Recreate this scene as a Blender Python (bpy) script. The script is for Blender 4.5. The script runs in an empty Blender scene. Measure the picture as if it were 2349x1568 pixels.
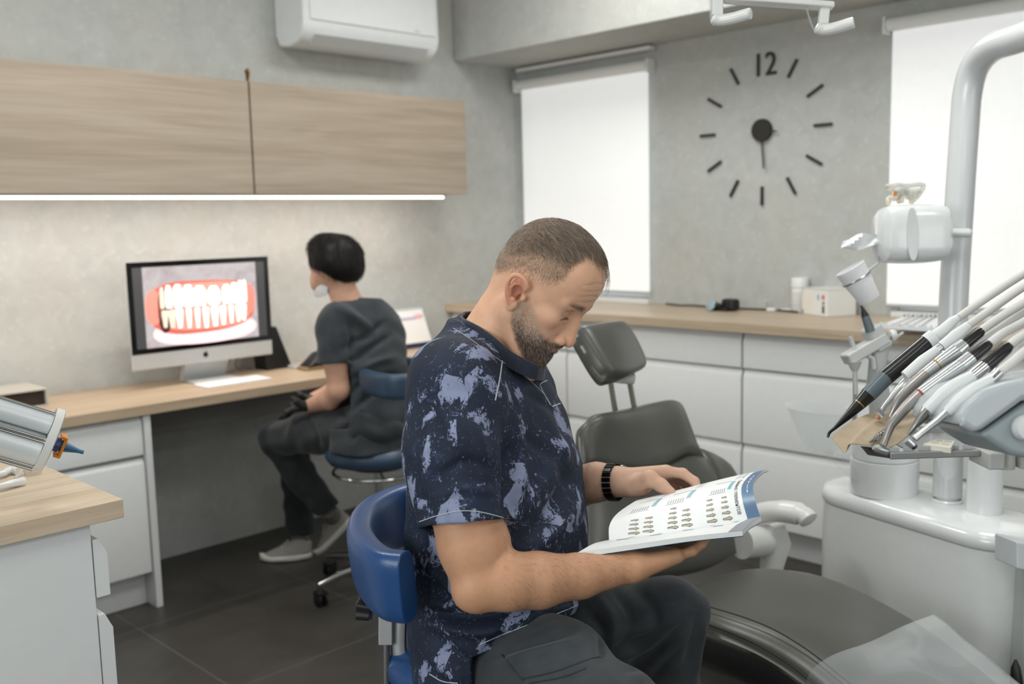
import bpy, bmesh, math, random
import numpy as np
from math import sin, cos, pi, radians, sqrt, atan2
from mathutils import Vector, Matrix, noise as mnoise

random.seed(7)
rng = np.random.default_rng(7)
scene = bpy.context.scene
COL = scene.collection

# ---------------------------------------------------------------- camera
CAM_H = 1.35
F_PX, CX, CY = 2246.8, 1174.5, 784.0
_y, _p, _r = 0.78227611, 0.12327083, -0.02396975
_f = np.array([sin(_y)*cos(_p), cos(_y)*cos(_p), -sin(_p)])
_rt = np.array([cos(_y), -sin(_y), 0.0])
_up = np.cross(_rt, _f)
CR = np.array([cos(_r)*_rt + sin(_r)*_up, -sin(_r)*_rt + cos(_r)*_up, _f])   # rows: right, up, forward
CO = np.array([0.0, 0.0, CAM_H])
AR, AU, AF = CR[0], CR[1], CR[2]

cam_data = bpy.data.cameras.new('camera')
cam = bpy.data.objects.new('camera', cam_data)
COL.objects.link(cam)
cam_data.sensor_width = 36.0
cam_data.sensor_fit = 'HORIZONTAL'
cam_data.lens = F_PX/2349*36.0
cam_data.clip_start = 0.05
cam.matrix_world = Matrix(((AR[0], AU[0], -AF[0], 0), (AR[1], AU[1], -AF[1], 0), (AR[2], AU[2], -AF[2], CAM_H), (0, 0, 0, 1)))
cam_data.dof.use_dof = True
cam_data.dof.focus_distance = 1.62
cam_data.dof.aperture_fstop = 3.7
scene.camera = cam

# ---------------------------------------------------------------- colour management, world
scene.view_settings.view_transform = 'Standard'
scene.view_settings.look = 'None'
scene.view_settings.gamma = 1.0
scene.view_settings.exposure = 0.0
try:
    scene.view_settings.use_curve_mapping = False
except Exception:
    pass
world = bpy.data.worlds.new('world')
scene.world = world
world.use_nodes = True
world.node_tree.nodes['Background'].inputs[0].default_value = (0.9, 0.95, 1.0, 1)
world.node_tree.nodes['Background'].inputs[1].default_value = 1.6

def area(name, loc, size, power, color, direction):
    d = bpy.data.lights.new(name, 'AREA')
    d.shape = 'RECTANGLE'; d.size, d.size_y = size
    d.energy = power; d.color = color
    o = bpy.data.objects.new(name, d); COL.objects.link(o)
    o.location = loc
    o.rotation_euler = Vector(direction).to_track_quat('-Z', 'Y').to_euler()
    return o
# ceiling light panels of the room (their frames are built with the ceiling)
PANELS = [(0.55, 0.9), (2.1, 1.0), (1.2, 2.55), (2.75, 2.45), (0.1, -0.9), (1.9, -0.9)]
POWER = [8, 14, 17, 17, 7, 12]
for i, (x, y) in enumerate(PANELS):
    area('ceiling_panel_light', (x, y, 2.66), (0.58, 0.58), POWER[i], (0.99, 1.0, 0.965), (0, 0, -1))

# daylight from the windows behind the photographer
area('window_daylight', (-2.05, 0.9, 1.55), (2.2, 1.3), 56, (0.94, 1.0, 1.0), (1, 0.1, -0.12))
area('window_daylight', (0.9, -2.45, 1.55), (2.2, 1.3), 20, (0.94, 1.0, 1.0), (0.05, 1, -0.12))

# ---------------------------------------------------------------- helpers
def P(u, v, d):
    return CO + d*(AR*((u-CX)/F_PX) - AU*((v-CY)/F_PX) + AF)
def PL(u, v, ax, val):
    r = AR*((u-CX)/F_PX) - AU*((v-CY)/F_PX) + AF
    return CO + r*((val-CO[ax])/r[ax])
def lin(c):
    c = c/255.0
    return c/12.92 if c <= 0.04045 else ((c+0.055)/1.055)**2.4
def rgb(r, g, b):
    return (lin(r), lin(g), lin(b), 1.0)

class NT:
    def __init__(s, name):
        s.m = bpy.data.materials.new(name); s.m.use_nodes = True
        s.t = s.m.node_tree; s.n = s.t.nodes; s.b = s.n['Principled BSDF']
    def new(s, t, **kw):
        o = s.n.new(t)
        for k, v in kw.items():
            if k.startswith('i_'):
                key = k[2:]; key = int(key) if key.isdigit() else key.replace('_', ' ')
                o.inputs[key].default_value = v
            else: setattr(o, k, v)
        return o
    def link(s, a, b): s.t.links.new(a, b)
    def pos(s, scale=(1, 1, 1), rot=(0, 0, 0)):
        g = s.new('ShaderNodeNewGeometry'); m = s.new('ShaderNodeMapping')
        m.inputs['Scale'].default_value = scale; m.inputs['Rotation'].default_value = rot
        s.link(g.outputs['Position'], m.inputs['Vector']); return m.outputs[0]
    def noise(s, vec, scale, detail=4, rough=0.55, dist=0.0):
        n = s.new('ShaderNodeTexNoise'); n.inputs['Scale'].default_value = scale
        n.inputs['Detail'].default_value = detail; n.inputs['Roughness'].default_value = rough
        n.inputs['Distortion'].default_value = dist
        s.link(vec, n.inputs['Vector']); return n.outputs[0]
    def ramp(s, fac, stops):
        r = s.new('ShaderNodeValToRGB'); e = r.color_ramp.elements
        while len(e) < len(stops): e.new(0.5)
        for i, (p, c) in enumerate(stops):
            e[i].position = p; e[i].color = c
        s.link(fac, r.inputs[0]); return r.outputs[0]
    def mix(s, fac, a, b, mode='MIX'):
        m = s.new('ShaderNodeMix', data_type='RGBA', blend_type=mode)
        for k, x in ((0, fac), (6, a), (7, b)):
            if isinstance(x, (float, int)): m.inputs[k].default_value = x
            elif isinstance(x, tuple): m.inputs[k].default_value = x
            else: s.link(x, m.inputs[k])
        return m.outputs[2]
    def math(s, op, a, b=0.0):
        m = s.new('ShaderNodeMath', operation=op)
        for k, x in ((0, a), (1, b)):
            if isinstance(x, (float, int)): m.inputs[k].default_value = x
            else: s.link(x, m.inputs[k])
        return m.outputs[0]
    def bump(s, h, strength, dist=0.002):
        b = s.new('ShaderNodeBump'); b.inputs['Strength'].default_value = strength
        b.inputs['Distance'].default_value = dist
        s.link(h, b.inputs['Height']); s.link(b.outputs[0], s.b.inputs['Normal'])
    def col(s, out): s.link(out, s.b.inputs['Base Color'])

def mat(name, c, rough=0.5, metal=0.0, var=0.0, vscale=30, bump=0.0, bscale=200, coat=0.0, spec=None, sheen=0.0):
    t = NT(name)
    t.b.inputs['Roughness'].default_value = rough
    t.b.inputs['Metallic'].default_value = metal
    if coat: t.b.inputs['Coat Weight'].default_value = coat; t.b.inputs['Coat Roughness'].default_value = 0.08
    if spec is not None: t.b.inputs['Specular IOR Level'].default_value = spec
    if sheen: t.b.inputs['Sheen Weight'].default_value = sheen
    c4 = rgb(*c)
    v = t.pos()
    n = t.noise(v, vscale, 3)
    k = 1-var if var else 0.985
    a = tuple(min(1, x*k) for x in c4[:3])+(1,); b = tuple(min(1, x*(2-k)) for x in c4[:3])+(1,)
    t.col(t.ramp(n, [(0.3, a), (0.7, b)]))
    if bump: t.bump(t.noise(v, bscale, 2), bump)
    return t.m

def glass(name, tint=(245, 248, 250), rough=0.05, alpha=0.25, edge=0.6):
    """thin clear plastic or glass: transparent with a glossy skin"""
    t = NT(name)
    tr = t.new('ShaderNodeBsdfTransparent'); tr.inputs[0].default_value = rgb(*tint)
    t.b.inputs['Base Color'].default_value = rgb(*tint)
    t.b.inputs['Roughness'].default_value = rough
    lw = t.new('ShaderNodeLayerWeight'); lw.inputs[0].default_value = 0.25
    f = t.math('ADD', t.math('MULTIPLY', lw.outputs['Facing'], edge), alpha*0.5)
    ms = t.new('ShaderNodeMixShader'); t.link(f, ms.inputs[0])
    t.link(tr.outputs[0], ms.inputs[1]); t.link(t.b.outputs[0], ms.inputs[2])
    t.link(ms.outputs[0], t.n['Material Output'].inputs[0])
    return t.m

def emit(name, c, strength):
    t = NT(name)
    t.b.inputs['Base Color'].default_value = rgb(*c)
    t.b.inputs['Emission Color'].default_value = rgb(*c)
    t.b.inputs['Emission Strength'].default_value = strength
    t.b.inputs['Roughness'].default_value = 0.8
    return t.m

def setp(o, label=None, cat=None, group=None, kind=None):
    if label: o['label'] = label
    if cat: o['category'] = cat
    if group: o['group'] = group
    if kind: o['kind'] = kind
    return o
def thing(name, label, cat, loc=(0, 0, 0), group=None):
    o = bpy.data.objects.new(name, None); COL.objects.link(o)
    o.empty_display_size = 0.05
    o.location = [float(x) for x in loc]
    return setp(o, label, cat, group)
def wmat(o):
    m = Matrix.Translation(o.location) @ o.rotation_euler.to_matrix().to_4x4()
    if o.parent: m = wmat(o.parent) @ o.matrix_parent_inverse @ m
    return m
def adopt(o, parent):
    if parent is not None:
        o.parent = parent
        o.matrix_parent_inverse = wmat(parent).inverted()
def copy_tree(o, parent=None):
    c = o.copy(); COL.objects.link(c)
    if parent is not None: c.parent = parent
    for ch in list(o.children): copy_tree(ch, c)
    return c

class MB:
    def __init__(s): s.v = []; s.f = []; s.uv = {}
    def add(s, vs, fs):
        k = len(s.v); s.v += [tuple(float(a) for a in x) for x in vs]
        s.f += [tuple(i+k for i in f) for f in fs]; return s
    def box(s, lo, hi, rotz=0, org=None, M=None):
        (x0, y0, z0), (x1, y1, z1) = lo, hi
        vs = [(x, y, z) for x in (x0, x1) for y in (y0, y1) for z in (z0, z1)]
        if rotz:
            o = org or ((x0+x1)/2, (y0+y1)/2)
            vs = [(o[0]+(x-o[0])*cos(rotz)-(y-o[1])*sin(rotz), o[1]+(x-o[0])*sin(rotz)+(y-o[1])*cos(rotz), z) for x, y, z in vs]
        if M is not None: vs = [M @ Vector(x) for x in vs]
        return s.add(vs, [(0, 1, 3, 2), (4, 6, 7, 5), (0, 4, 5, 1), (2, 3, 7, 6), (0, 2, 6, 4), (1, 5, 7, 3)])
    def obox(s, c, ax, ay, az, sx, sy, sz):
        """oriented box: centre, three axes, half sizes"""
        c = np.array(c, float); vs = [c+ax*i*sx+ay*j*sy+az*k*sz for i in (-1, 1) for j in (-1, 1) for k in (-1, 1)]
        return s.add(vs, [(0, 1, 3, 2), (4, 6, 7, 5), (0, 4, 5, 1), (2, 3, 7, 6), (0, 2, 6, 4), (1, 5, 7, 3)])
    def rings(s, rings, closed=False, cap=True):
        n = len(rings[0]); vs = [p for r in rings for p in r]; fs = []
        m = len(rings)
        for i in range(m if closed else m-1):
            a, b = i*n, ((i+1) % m)*n
            for j in range(n):
                k = (j+1) % n
                fs.append((a+j, a+k, b+k, b+j))
        if cap and not closed:
            fs.append(tuple(range(n))[::-1]); fs.append(tuple((m-1)*n+j for j in range(n)))
        return s.add(vs, fs)
    def tube(s, path, r, n=14, sx=1.0, cap=True, up=None):
        path = [np.array(p, float) for p in path]; m = len(path)
        rr = r if hasattr(r, '__len__') else [r]*m
        T = []
        for i in range(m):
            t = path[min(i+1, m-1)]-path[max(i-1, 0)]; T.append(t/(np.linalg.norm(t)+1e-12))
        u = np.array(up if up is not None else ([0, 0, 1] if abs(T[0][2]) < 0.9 else [1, 0, 0]), float)
        rings = []
        for i in range(m):
            u = u-T[i]*(u@T[i]); u /= np.linalg.norm(u)+1e-12
            w = np.cross(T[i], u)
            rings.append([path[i]+rr[i]*(w*cos(2*pi*j/n)*sx+u*sin(2*pi*j/n)) for j in range(n)])
        return s.rings(rings, cap=cap)
    def lathe(s, prof, org, axis=(0, 0, 1), n=32, cap=True, sq=(1, 1)):
        """prof: (radius, height) pairs"""
        a = np.array(axis, float); a /= np.linalg.norm(a)
        u = np.cross(a, [0, 0, 1.0] if abs(a[2]) < 0.9 else [1.0, 0, 0]); u /= np.linalg.norm(u); w = np.cross(a, u)
        o = np.array(org, float)
        return s.rings([[o+a*h+r*(u*cos(2*pi*j/n)*sq[0]+w*sin(2*pi*j/n)*sq[1]) for j in range(n)] for r, h in prof], cap=cap)
    def prism(s, pts, org, ax, ay, az, h):
        """polygon in the ax/ay plane pushed by h along az"""
        o = np.array(org, float); n = len(pts)
        a = [o+ax*x+ay*y for x, y in pts]; b = [p+az*h for p in a]
        return s.add(a+b, [tuple(range(n))[::-1], tuple(range(n, 2*n))]+[(i, (i+1) % n, n+(i+1) % n, n+i) for i in range(n)])
    def build(s, name, m, parent=None, bevel=0, seg=3, smooth=40, sub=0, label=None, kind=None):
        me = bpy.data.meshes.new(name)
        me.from_pydata(s.v, [], s.f); me.update()
        bm = bmesh.new(); bm.from_mesh(me)
        bmesh.ops.recalc_face_normals(bm, faces=bm.faces)
        if smooth:
            lim = radians(smooth)
            for f in bm.faces: f.smooth = True
            for e in bm.edges:
                e.smooth = len(e.link_faces) == 2 and e.calc_face_angle(0) < lim
        bm.to_mesh(me); bm.free()
        me.materials.append(m)
        o = bpy.data.objects.new(name, me); COL.objects.link(o)
        if bevel:
            b = o.modifiers.new('bevel', 'BEVEL'); b.width = bevel; b.segments = seg
            b.limit_method = 'ANGLE'; b.angle_limit = radians(35); b.harden_normals = True
        if sub:
            b = o.modifiers.new('sub', 'SUBSURF'); b.levels = sub; b.render_levels = sub
        adopt(o, parent)
        if label: o['label'] = label
        if kind: o['kind'] = kind
        return o

def unit(v):
    v = np.array(v, float); return v/np.linalg.norm(v)
def catmull(pts, m):
    """smooth path through the points, m samples per segment"""
    p = [np.array(x, float) for x in pts]; p = [2*p[0]-p[1]]+p+[2*p[-1]-p[-2]]; out = []
    for i in range(1, len(p)-2):
        for k in range(m):
            t = k/m
            out.append(0.5*((2*p[i])+(-p[i-1]+p[i+1])*t+(2*p[i-1]-5*p[i]+4*p[i+1]-p[i+2])*t*t+(-p[i-1]+3*p[i]-3*p[i+1]+p[i+2])*t**3))
    out.append(p[-2]); return out
def padgrid(mb, rows, th, mu=6, mv=6, pw=3.0, away=None, back=1.0):
    """upholstered pad: rows of points on its front face, rounded edges, thickness th"""
    R = [catmull(r, mu) for r in rows]
    cols = list(zip(*R)); G = [catmull(c, mv) for c in cols]      # G[col][row]
    G = np.array(G).transpose(1, 0, 2); m, n, _ = G.shape
    du = np.gradient(G, axis=1); dv = np.gradient(G, axis=0)
    N = np.cross(du, dv); N /= np.linalg.norm(N, axis=2, keepdims=True)+1e-12
    if away is not None and (N.reshape(-1, 3)@np.array(away)).mean() < 0: N = -N
    sv = np.linspace(-1, 1, m)[:, None]; su = np.linspace(-1, 1, n)[None, :]
    # ease grid towards the rim so that the rounding has points
    def ease(t): return np.sin(t*pi/2)
    iu = (ease(np.linspace(-1, 1, n))+1)/2*(n-1); iv = (ease(np.linspace(-1, 1, m))+1)/2*(m-1)
    def samp(A, iv, iu):
        a = np.clip(iv.astype(int), 0, m-2); fa = (iv-a)[:, None, None]
        b = np.clip(iu.astype(int), 0, n-2); fb = (iu-b)[None, :, None]
        return (A[a][:, b]*(1-fa)*(1-fb)+A[a+1][:, b]*fa*(1-fb)+A[a][:, b+1]*(1-fa)*fb+A[a+1][:, b+1]*fa*fb)
    G2 = samp(G, iv, iu); N2 = samp(N, iv, iu)
    eu = np.abs(ease(su)); ev = np.abs(ease(sv))
    h = ((1-eu**pw*1.0).clip(0, 1)**(1/2.2))*((1-ev**pw).clip(0, 1)**(1/2.2))
    Fr = G2+N2*(h[..., None]-1)*th/2+0*N2
    Bk = G2-N2*(th/2+h[..., None]*th/2*back)
    vs = list(Fr.reshape(-1, 3))+list(Bk.reshape(-1, 3)); fs = []
    for i in range(m-1):
        for j in range(n-1):
            a = i*n+j; fs.append((a, a+1, a+n+1, a+n)); b = m*n+a; fs.append((b, b+n, b+n+1, b+1))
    rim = [i for i in range(n)]+[i*n+n-1 for i in range(1, m)]+[(m-1)*n+j for j in range(n-2, -1, -1)]+[i*n for i in range(m-2, 0, -1)]
    for k in range(len(rim)):
        a, b = rim[k], rim[(k+1) % len(rim)]
        fs.append((a, b, b+m*n, a+m*n))
    return mb.add(vs, fs)
def B(lo, hi, name, m, parent=None, bevel=0.003, **k):
    return MB().box(lo, hi).build(name, m, parent, bevel=bevel, **k)
def text_mesh(s, name, m, org, ax, ay, size, depth=0.0005, parent=None, align='LEFT', xs=1.0):
    cu = bpy.data.curves.new(name, 'FONT'); cu.body = s; cu.size = size; cu.extrude = depth
    cu.align_x = align; cu.resolution_u = 3
    o = bpy.data.objects.new(name, cu); COL.objects.link(o)
    bpy.context.view_layer.update()
    me = bpy.data.meshes.new_from_object(o)
    bpy.data.objects.remove(o); me.name = name
    me.materials.clear(); me.materials.append(m)
    az = np.cross(ax, ay)
    for v in me.vertices:
        c = v.co.copy(); p = np.array(org)+np.array(ax)*c.x*xs+np.array(ay)*c.y+az*c.z
        v.co = p
    o = bpy.data.objects.new(name, me); COL.objects.link(o); adopt(o, parent)
    return o
# ---------------------------------------------------------------- materials of the room
def wall_mat():
    t = NT('grey_mottled_plaster')
    v = t.pos()
    big = t.noise(v, 2.2, 5, 0.6, 0.4); fine = t.noise(v, 14, 6, 0.65, 0.6)
    c = t.ramp(fine, [(0.25, rgb(171, 173, 170)), (0.5, rgb(180, 182, 179)), (0.78, rgb(188, 190, 188))])
    warm = t.mix(t.ramp(big, [(0.42, (0, 0, 0, 1)), (0.66, (1, 1, 1, 1))]), c, t.mix(0.22, c, rgb(194, 184, 172)))
    vor = t.new('ShaderNodeTexVoronoi', feature='F1'); vor.inputs['Scale'].default_value = 22
    vn = t.new('ShaderNodeVectorMath', operation='ADD'); t.link(v, vn.inputs[0])
    nz = t.new('ShaderNodeTexNoise'); nz.inputs['Scale'].default_value = 18; t.link(v, nz.inputs['Vector']); 
    sc = t.new('ShaderNodeVectorMath', operation='SCALE'); sc.inputs['Scale'].default_value = 0.05
    t.link(nz.outputs[1], sc.inputs[0]); t.link(sc.outputs[0], vn.inputs[1]); t.link(vn.outputs[0], vor.inputs['Vector'])
    sp = t.ramp(vor.outputs[0], [(0.14, (1, 1, 1, 1)), (0.3, (0, 0, 0, 1))])
    t.col(t.mix(t.math('MULTIPLY', sp, 0.22), warm, rgb(208, 209, 206)))
    t.b.inputs['Roughness'].default_value = 0.75
    t.bump(fine, 0.25, 0.003)
    return t.m
def wood(name, c0, c1, c2, grain='x', rough=0.45, scale=1.0):
    t = NT(name)
    s = {'x': (0.6, 9, 9), 'y': (9, 0.6, 9), 'z': (9, 9, 0.6)}[grain]
    v = t.pos(tuple(a*scale for a in s))
    n1 = t.noise(v, 1.6, 6, 0.6, 1.2); 
    s2 = {'x': (2.5, 60, 60), 'y': (60, 2.5, 60), 'z': (60, 60, 2.5)}[grain]
    n2 = t.noise(t.pos(tuple(a*scale for a in s2)), 2.0, 3, 0.5)
    c = t.ramp(n1, [(0.28, rgb(*c0)), (0.5, rgb(*c1)), (0.74, rgb(*c2))])
    f = t.ramp(n2, [(0.35, (0.82, 0.8, 0.78, 1)), (0.6, (1, 1, 1, 1))])
    t.col(t.mix(0.55, c, f, 'MULTIPLY'))
    t.b.inputs['Roughness'].default_value = rough
    t.bump(n2, 0.12, 0.001)
    return t.m
def floor_mat():
    t = NT('charcoal_floor_tiles')
    v = t.pos(); g = t.new('ShaderNodeSeparateXYZ'); t.link(v, g.inputs[0])
    def line(o, off):
        a = t.math('FRACT', t.math('DIVIDE', t.math('SUBTRACT', o, off), 0.64))
        b = t.math('MINIMUM', a, t.math('SUBTRACT', 1.0, a))
        return t.math('LESS_THAN', b, 0.0028)
    gl = t.math('MAXIMUM', line(g.outputs[0], 1.335), line(g.outputs[1], 3.18))
    n = t.noise(v, 5, 5, 0.6, 0.5)
    c = t.ramp(n, [(0.3, rgb(52, 50, 47)), (0.7, rgb(68, 65, 61))])
    t.col(t.mix(gl, c, rgb(92, 90, 86)))
    t.b.inputs['Roughness'].default_value = 0.42
    t.bump(t.noise(v, 90, 3), 0.1, 0.001)
    return t.m
WALL = wall_mat()
FLOOR = floor_mat()
OAK_A = wood('light_oak_worktop', (170, 148, 122), (186, 165, 140), (197, 178, 154), 'x', 0.42)
OAK_B = wood('light_oak_worktop_long', (172, 152, 128), (188, 169, 146), (198, 181, 159), 'y', 0.4)
OAK_CAB = wood('pale_oak_cabinet_front', (156, 141, 124), (170, 155, 138), (179, 166, 151), 'x', 0.55, 0.7)
WHITE = mat('white_lacquer', (221, 222, 222), 0.32)
WHITE_M = mat('white_matt_plastic', (228, 228, 227), 0.5)
WHITE_G = mat('glossy_white_plastic', (226, 228, 229), 0.18, coat=0.3)
GREY_L = mat('light_grey_plastic', (190, 194, 196), 0.4)
ALU = mat('brushed_aluminium', (176, 177, 176), 0.35, 0.85)
CHROME = mat('polished_chrome', (205, 205, 205), 0.12, 1.0)
STEEL = mat('satin_steel', (150, 150, 150), 0.25, 1.0)
BLACK = mat('black_plastic', (22, 22, 23), 0.4)
BLACK_R = mat('black_rubber', (28, 28, 29), 0.7)
GREY_D = mat('dark_grey_panel', (120, 119, 115), 0.6)
CEIL = mat('white_ceiling_paint', (214, 214, 210), 0.8)
def blind_mat():
    t = NT('backlit_white_blind_fabric')
    v = t.pos(); n = t.noise(v, 60, 3); g = t.new('ShaderNodeSeparateXYZ'); t.link(v, g.inputs[0])
    w = t.noise(t.pos((1, 5, 0.4)), 1.5, 2)
    t.col(t.ramp(n, [(0.3, rgb(228, 228, 226)), (0.7, rgb(238, 238, 237))]))
    t.b.inputs['Roughness'].default_value = 0.9
    t.b.inputs['Emission Color'].default_value = rgb(247, 249, 252)
    t.b.inputs['Emission Strength'].default_value = 0.36
    return t.m
BLIND = blind_mat()
CLEAR = glass('window_glass', (240, 246, 248), 0.02, 0.1)

# ---------------------------------------------------------------- room shell
X0, X1, Y0, Y1, ZC = -2.2, 3.86, -2.6, 3.80, 2.70
setp(B((X0-.1, Y0-.1, -0.1), (X1+.1, Y1+.1, 0.0), 'floor', FLOOR, bevel=0), kind='structure')
setp(B((X0-.1, Y0-.1, ZC), (X1+.1, Y1+.1, ZC+.1), 'ceiling', CEIL, bevel=0), kind='structure')
setp(B((X0-.1, Y1, 0), (X1+.1, Y1+.12, ZC), 'wall_left', WALL, bevel=0), kind='structure')
setp(B((X0-.1, Y0-.12, 0), (X1+.1, Y0, ZC), 'wall_back', mat('back_wall_paint', (196, 194, 188), 0.8), bevel=0), kind='structure')
setp(B((X0-.12, Y0, 0), (X0, Y1, ZC), 'wall_near', mat('near_wall_paint', (196, 194, 188), 0.8), bevel=0), kind='structure')
W1 = (2.92, 3.74); W2 = (0.42, 1.69); WZ = (0.955, 2.04)
mb = MB(); T = 0.14
ys = [Y0, W2[0], W2[1], W1[0], W1[1], Y1]
for i in range(5):
    if i in (1, 3):
        mb.box((X1, ys[i], 0), (X1+T, ys[i+1], WZ[0])); mb.box((X1, ys[i], WZ[1]), (X1+T, ys[i+1], ZC))
    else: mb.box((X1, ys[i], 0), (X1+T, ys[i+1], ZC))
setp(mb.build('wall_right', WALL), kind='structure')
setp(B((3.405, Y0, 2.155), (X1, Y1, ZC), 'trim_1', WALL, bevel=0.006), kind='structure')
setp(B((3.79, 2.86, 2.128), (3.835, 3.74, 2.146), 'trim_2', WHITE_M, bevel=0.004), kind='structure')
for i, (a, b) in enumerate((W1, W2)):
    w = MB(); fx0, fx1, t = X1+0.03, X1+0.08, 0.05
    w.box((fx0, a, WZ[0]), (fx1, b, WZ[0]+t)); w.box((fx0, a, WZ[1]-t), (fx1, b, WZ[1]))
    w.box((fx0, a, WZ[0]+t), (fx1, a+t, WZ[1]-t)); w.box((fx0, b-t, WZ[0]+t), (fx1, b, WZ[1]-t))
    if i: m_ = (a+b)/2; w.box((fx0, m_-.035, WZ[0]+t), (fx1, m_+.035, WZ[1]-t))
    fr = setp(w.build('window_%d' % (i+1), WHITE_M, bevel=0.004), kind='structure')
    B((X1+0.05, a+t, WZ[0]+t), (X1+0.056, b-t, WZ[1]-t), 'window_glass', CLEAR, fr, bevel=0)
    B((X1-0.03, a-0.01, WZ[0]-0.025), (X1+0.04, b+0.01, WZ[0]-0.003), 'window_sill', WHITE_M, fr, bevel=0.004)

for i_, (lo_, hi_) in enumerate((((-2.199, -0.25, .88), (-2.14, 2.05, 2.22)), ((-.25, -2.599, .88), (2.05, -2.54, 2.22)))):
    w = MB(); a_ = 1 if i_ == 0 else 0
    for k_ in range(3):
        p0, p1 = list(lo_), list(hi_); m_ = lo_[a_]+(hi_[a_]-lo_[a_])*k_/2; p0[a_], p1[a_] = m_-.03, m_+.03; w.box(p0, p1)
    for z_ in (.88, 2.22): p0, p1 = list(lo_), list(hi_); p0[2], p1[2] = z_-.03, z_+.03; w.box(p0, p1)
    setp(w.build('window_%d' % (i_+3), WHITE_M), kind='structure')
def blind(y0, y1, z0, z1, label):
    r = thing('roller_blind', label, 'blind', (3.83, (y0+y1)/2, z1))
    B((3.838, y0+.025, z0), (3.8395, y1-.025, z1-.03), 'blind_fabric', BLIND, r, bevel=0)
    MB().tube([(3.82, y0+.015, z1-.03), (3.82, y1-.015, z1-.03)], 0.026, 20).build('roller_tube', WHITE_M, r)
    for y in (y0, y1-.012):
        B((3.795, y, z1-.066), (3.855, y+.012, z1), 'bracket', WHITE_M, r, bevel=0.004)
    MB().tube([(3.838, y0+.025, z0), (3.838, y1-.025, z0)], 0.007, 10).build('bottom_bar', GREY_L, r)
    MB().tube([(3.815, y0+.006, z0-.02), (3.815, y0+.006, z1-.05)], 0.0025, 6).build('bead_chain', GREY_L, r)
    return r
blind(2.875, 3.77, 0.985, 2.092, 'white roller blind lowered over the narrow window beside the wall corner')
blind(0.36, 1.745, 0.978, 2.098, 'wide white roller blind behind the tall white pole at right')

for i, (x, y) in enumerate(PANELS):
    r = thing('ceiling_light', 'square white ceiling light panel', 'ceiling light', (x, y, ZC-0.02), group='ceiling light panels')
    B((x-.3, y-.3, ZC-.02), (x+.3, y+.3, ZC-0.002), 'frame', WHITE_M, r, bevel=0.004)

# ---------------------------------------------------------------- wall cabinets, led strip, air conditioner
def wall_cab(x0, x1, label):
    r = thing('wall_cabinet', label, 'cabinet', ((x0+x1)/2, 3.6, 1.478), group=None)
    B((x0+.001, 3.47, 1.48), (x1-.001, Y1, 1.905), 'cabinet_body', OAK_CAB, r, bevel=0.001)
    B((x0+.002, 3.45, 1.476), (x1-.002, 3.469, 1.908), 'door', OAK_CAB, r, bevel=0.0015)
wall_cab(0.55, 2.028, 'pale oak wall cabinet above the computer monitor, the left one')
wall_cab(2.033, 3.158, 'pale oak wall cabinet ending near the corner, the right one')
LED = emit('led_white', (255, 250, 240), 4.2)
r = thing('led_strip', 'long glowing white strip light under the oak wall cabinets', 'light', (1.9, 3.47, 1.466))
B((0.55, 3.462, 1.459), (3.02, 3.478, 1.469), 'diffuser', LED, r, bevel=0.003)
for _k in range(3): area('led_strip_light', (0.97+_k*0.83, 3.485, 1.456), (0.82, 0.012), 2.9, (1.0, 0.89, 0.81), (0, .35, -1))
B((0.55, 3.458, 1.4695), (3.03, 3.482, 1.4755), 'channel', ALU, r, bevel=0.001)
r = thing('cabinet_hook', 'small brass hook on the top edge where the two oak cabinets meet', 'hook', (2.03, 3.46, 1.91))
MB().tube([(2.03, 3.46, 1.908), (2.03, 3.455, 1.93), (2.027, 3.452, 1.945), (2.033, 3.45, 1.955)], [0.005, 0.008, 0.011, 0.004], 10).build('hook_knob', mat('brass', (150, 120, 80), 0.3, 0.9), r)

def aircon():
    x0, x1, z0 = 2.375, 3.12, 2.10
    r = thing('air_conditioner', 'white split air conditioner high on the plaster wall', 'air conditioner', ((x0+x1)/2, 3.8, z0))
    prof = [(3.80, 2.165), (3.80, 2.42), (3.60, 2.42), (3.575, 2.40), (3.57, 2.19), (3.585, 2.15), (3.63, 2.115), (3.70, 2.105), (3.775, 2.115)]
    X, Yv, Z = np.eye(3)
    MB().prism(prof, (x0, 0, 0), Yv, Z, X, x1-x0).build('casing', WHITE_G, r, bevel=0.015, seg=4)
    pr = [(3.562, 2.205), (3.562, 2.40), (3.574, 2.40), (3.574, 2.205)]
    MB().prism(pr, (x0+.03, 0, 0), Yv, Z, X, x1-x0-.06).build('front_panel', WHITE_G, r, bevel=0.004)
    MB().prism([(3.578, 2.150), (3.629, 2.108), (3.637, 2.116), (3.588, 2.156)], (x0+.06, 0, 0), Yv, Z, X, x1-x0-.12).build('louvre', mat('louvre_grey', (196, 198, 198), 0.4), r, bevel=0.002)
    B((x1-.16, 3.5612, 2.215), (x1-.13, 3.5625, 2.222), 'indicator', GREY_L, r, bevel=0)
aircon()

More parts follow.
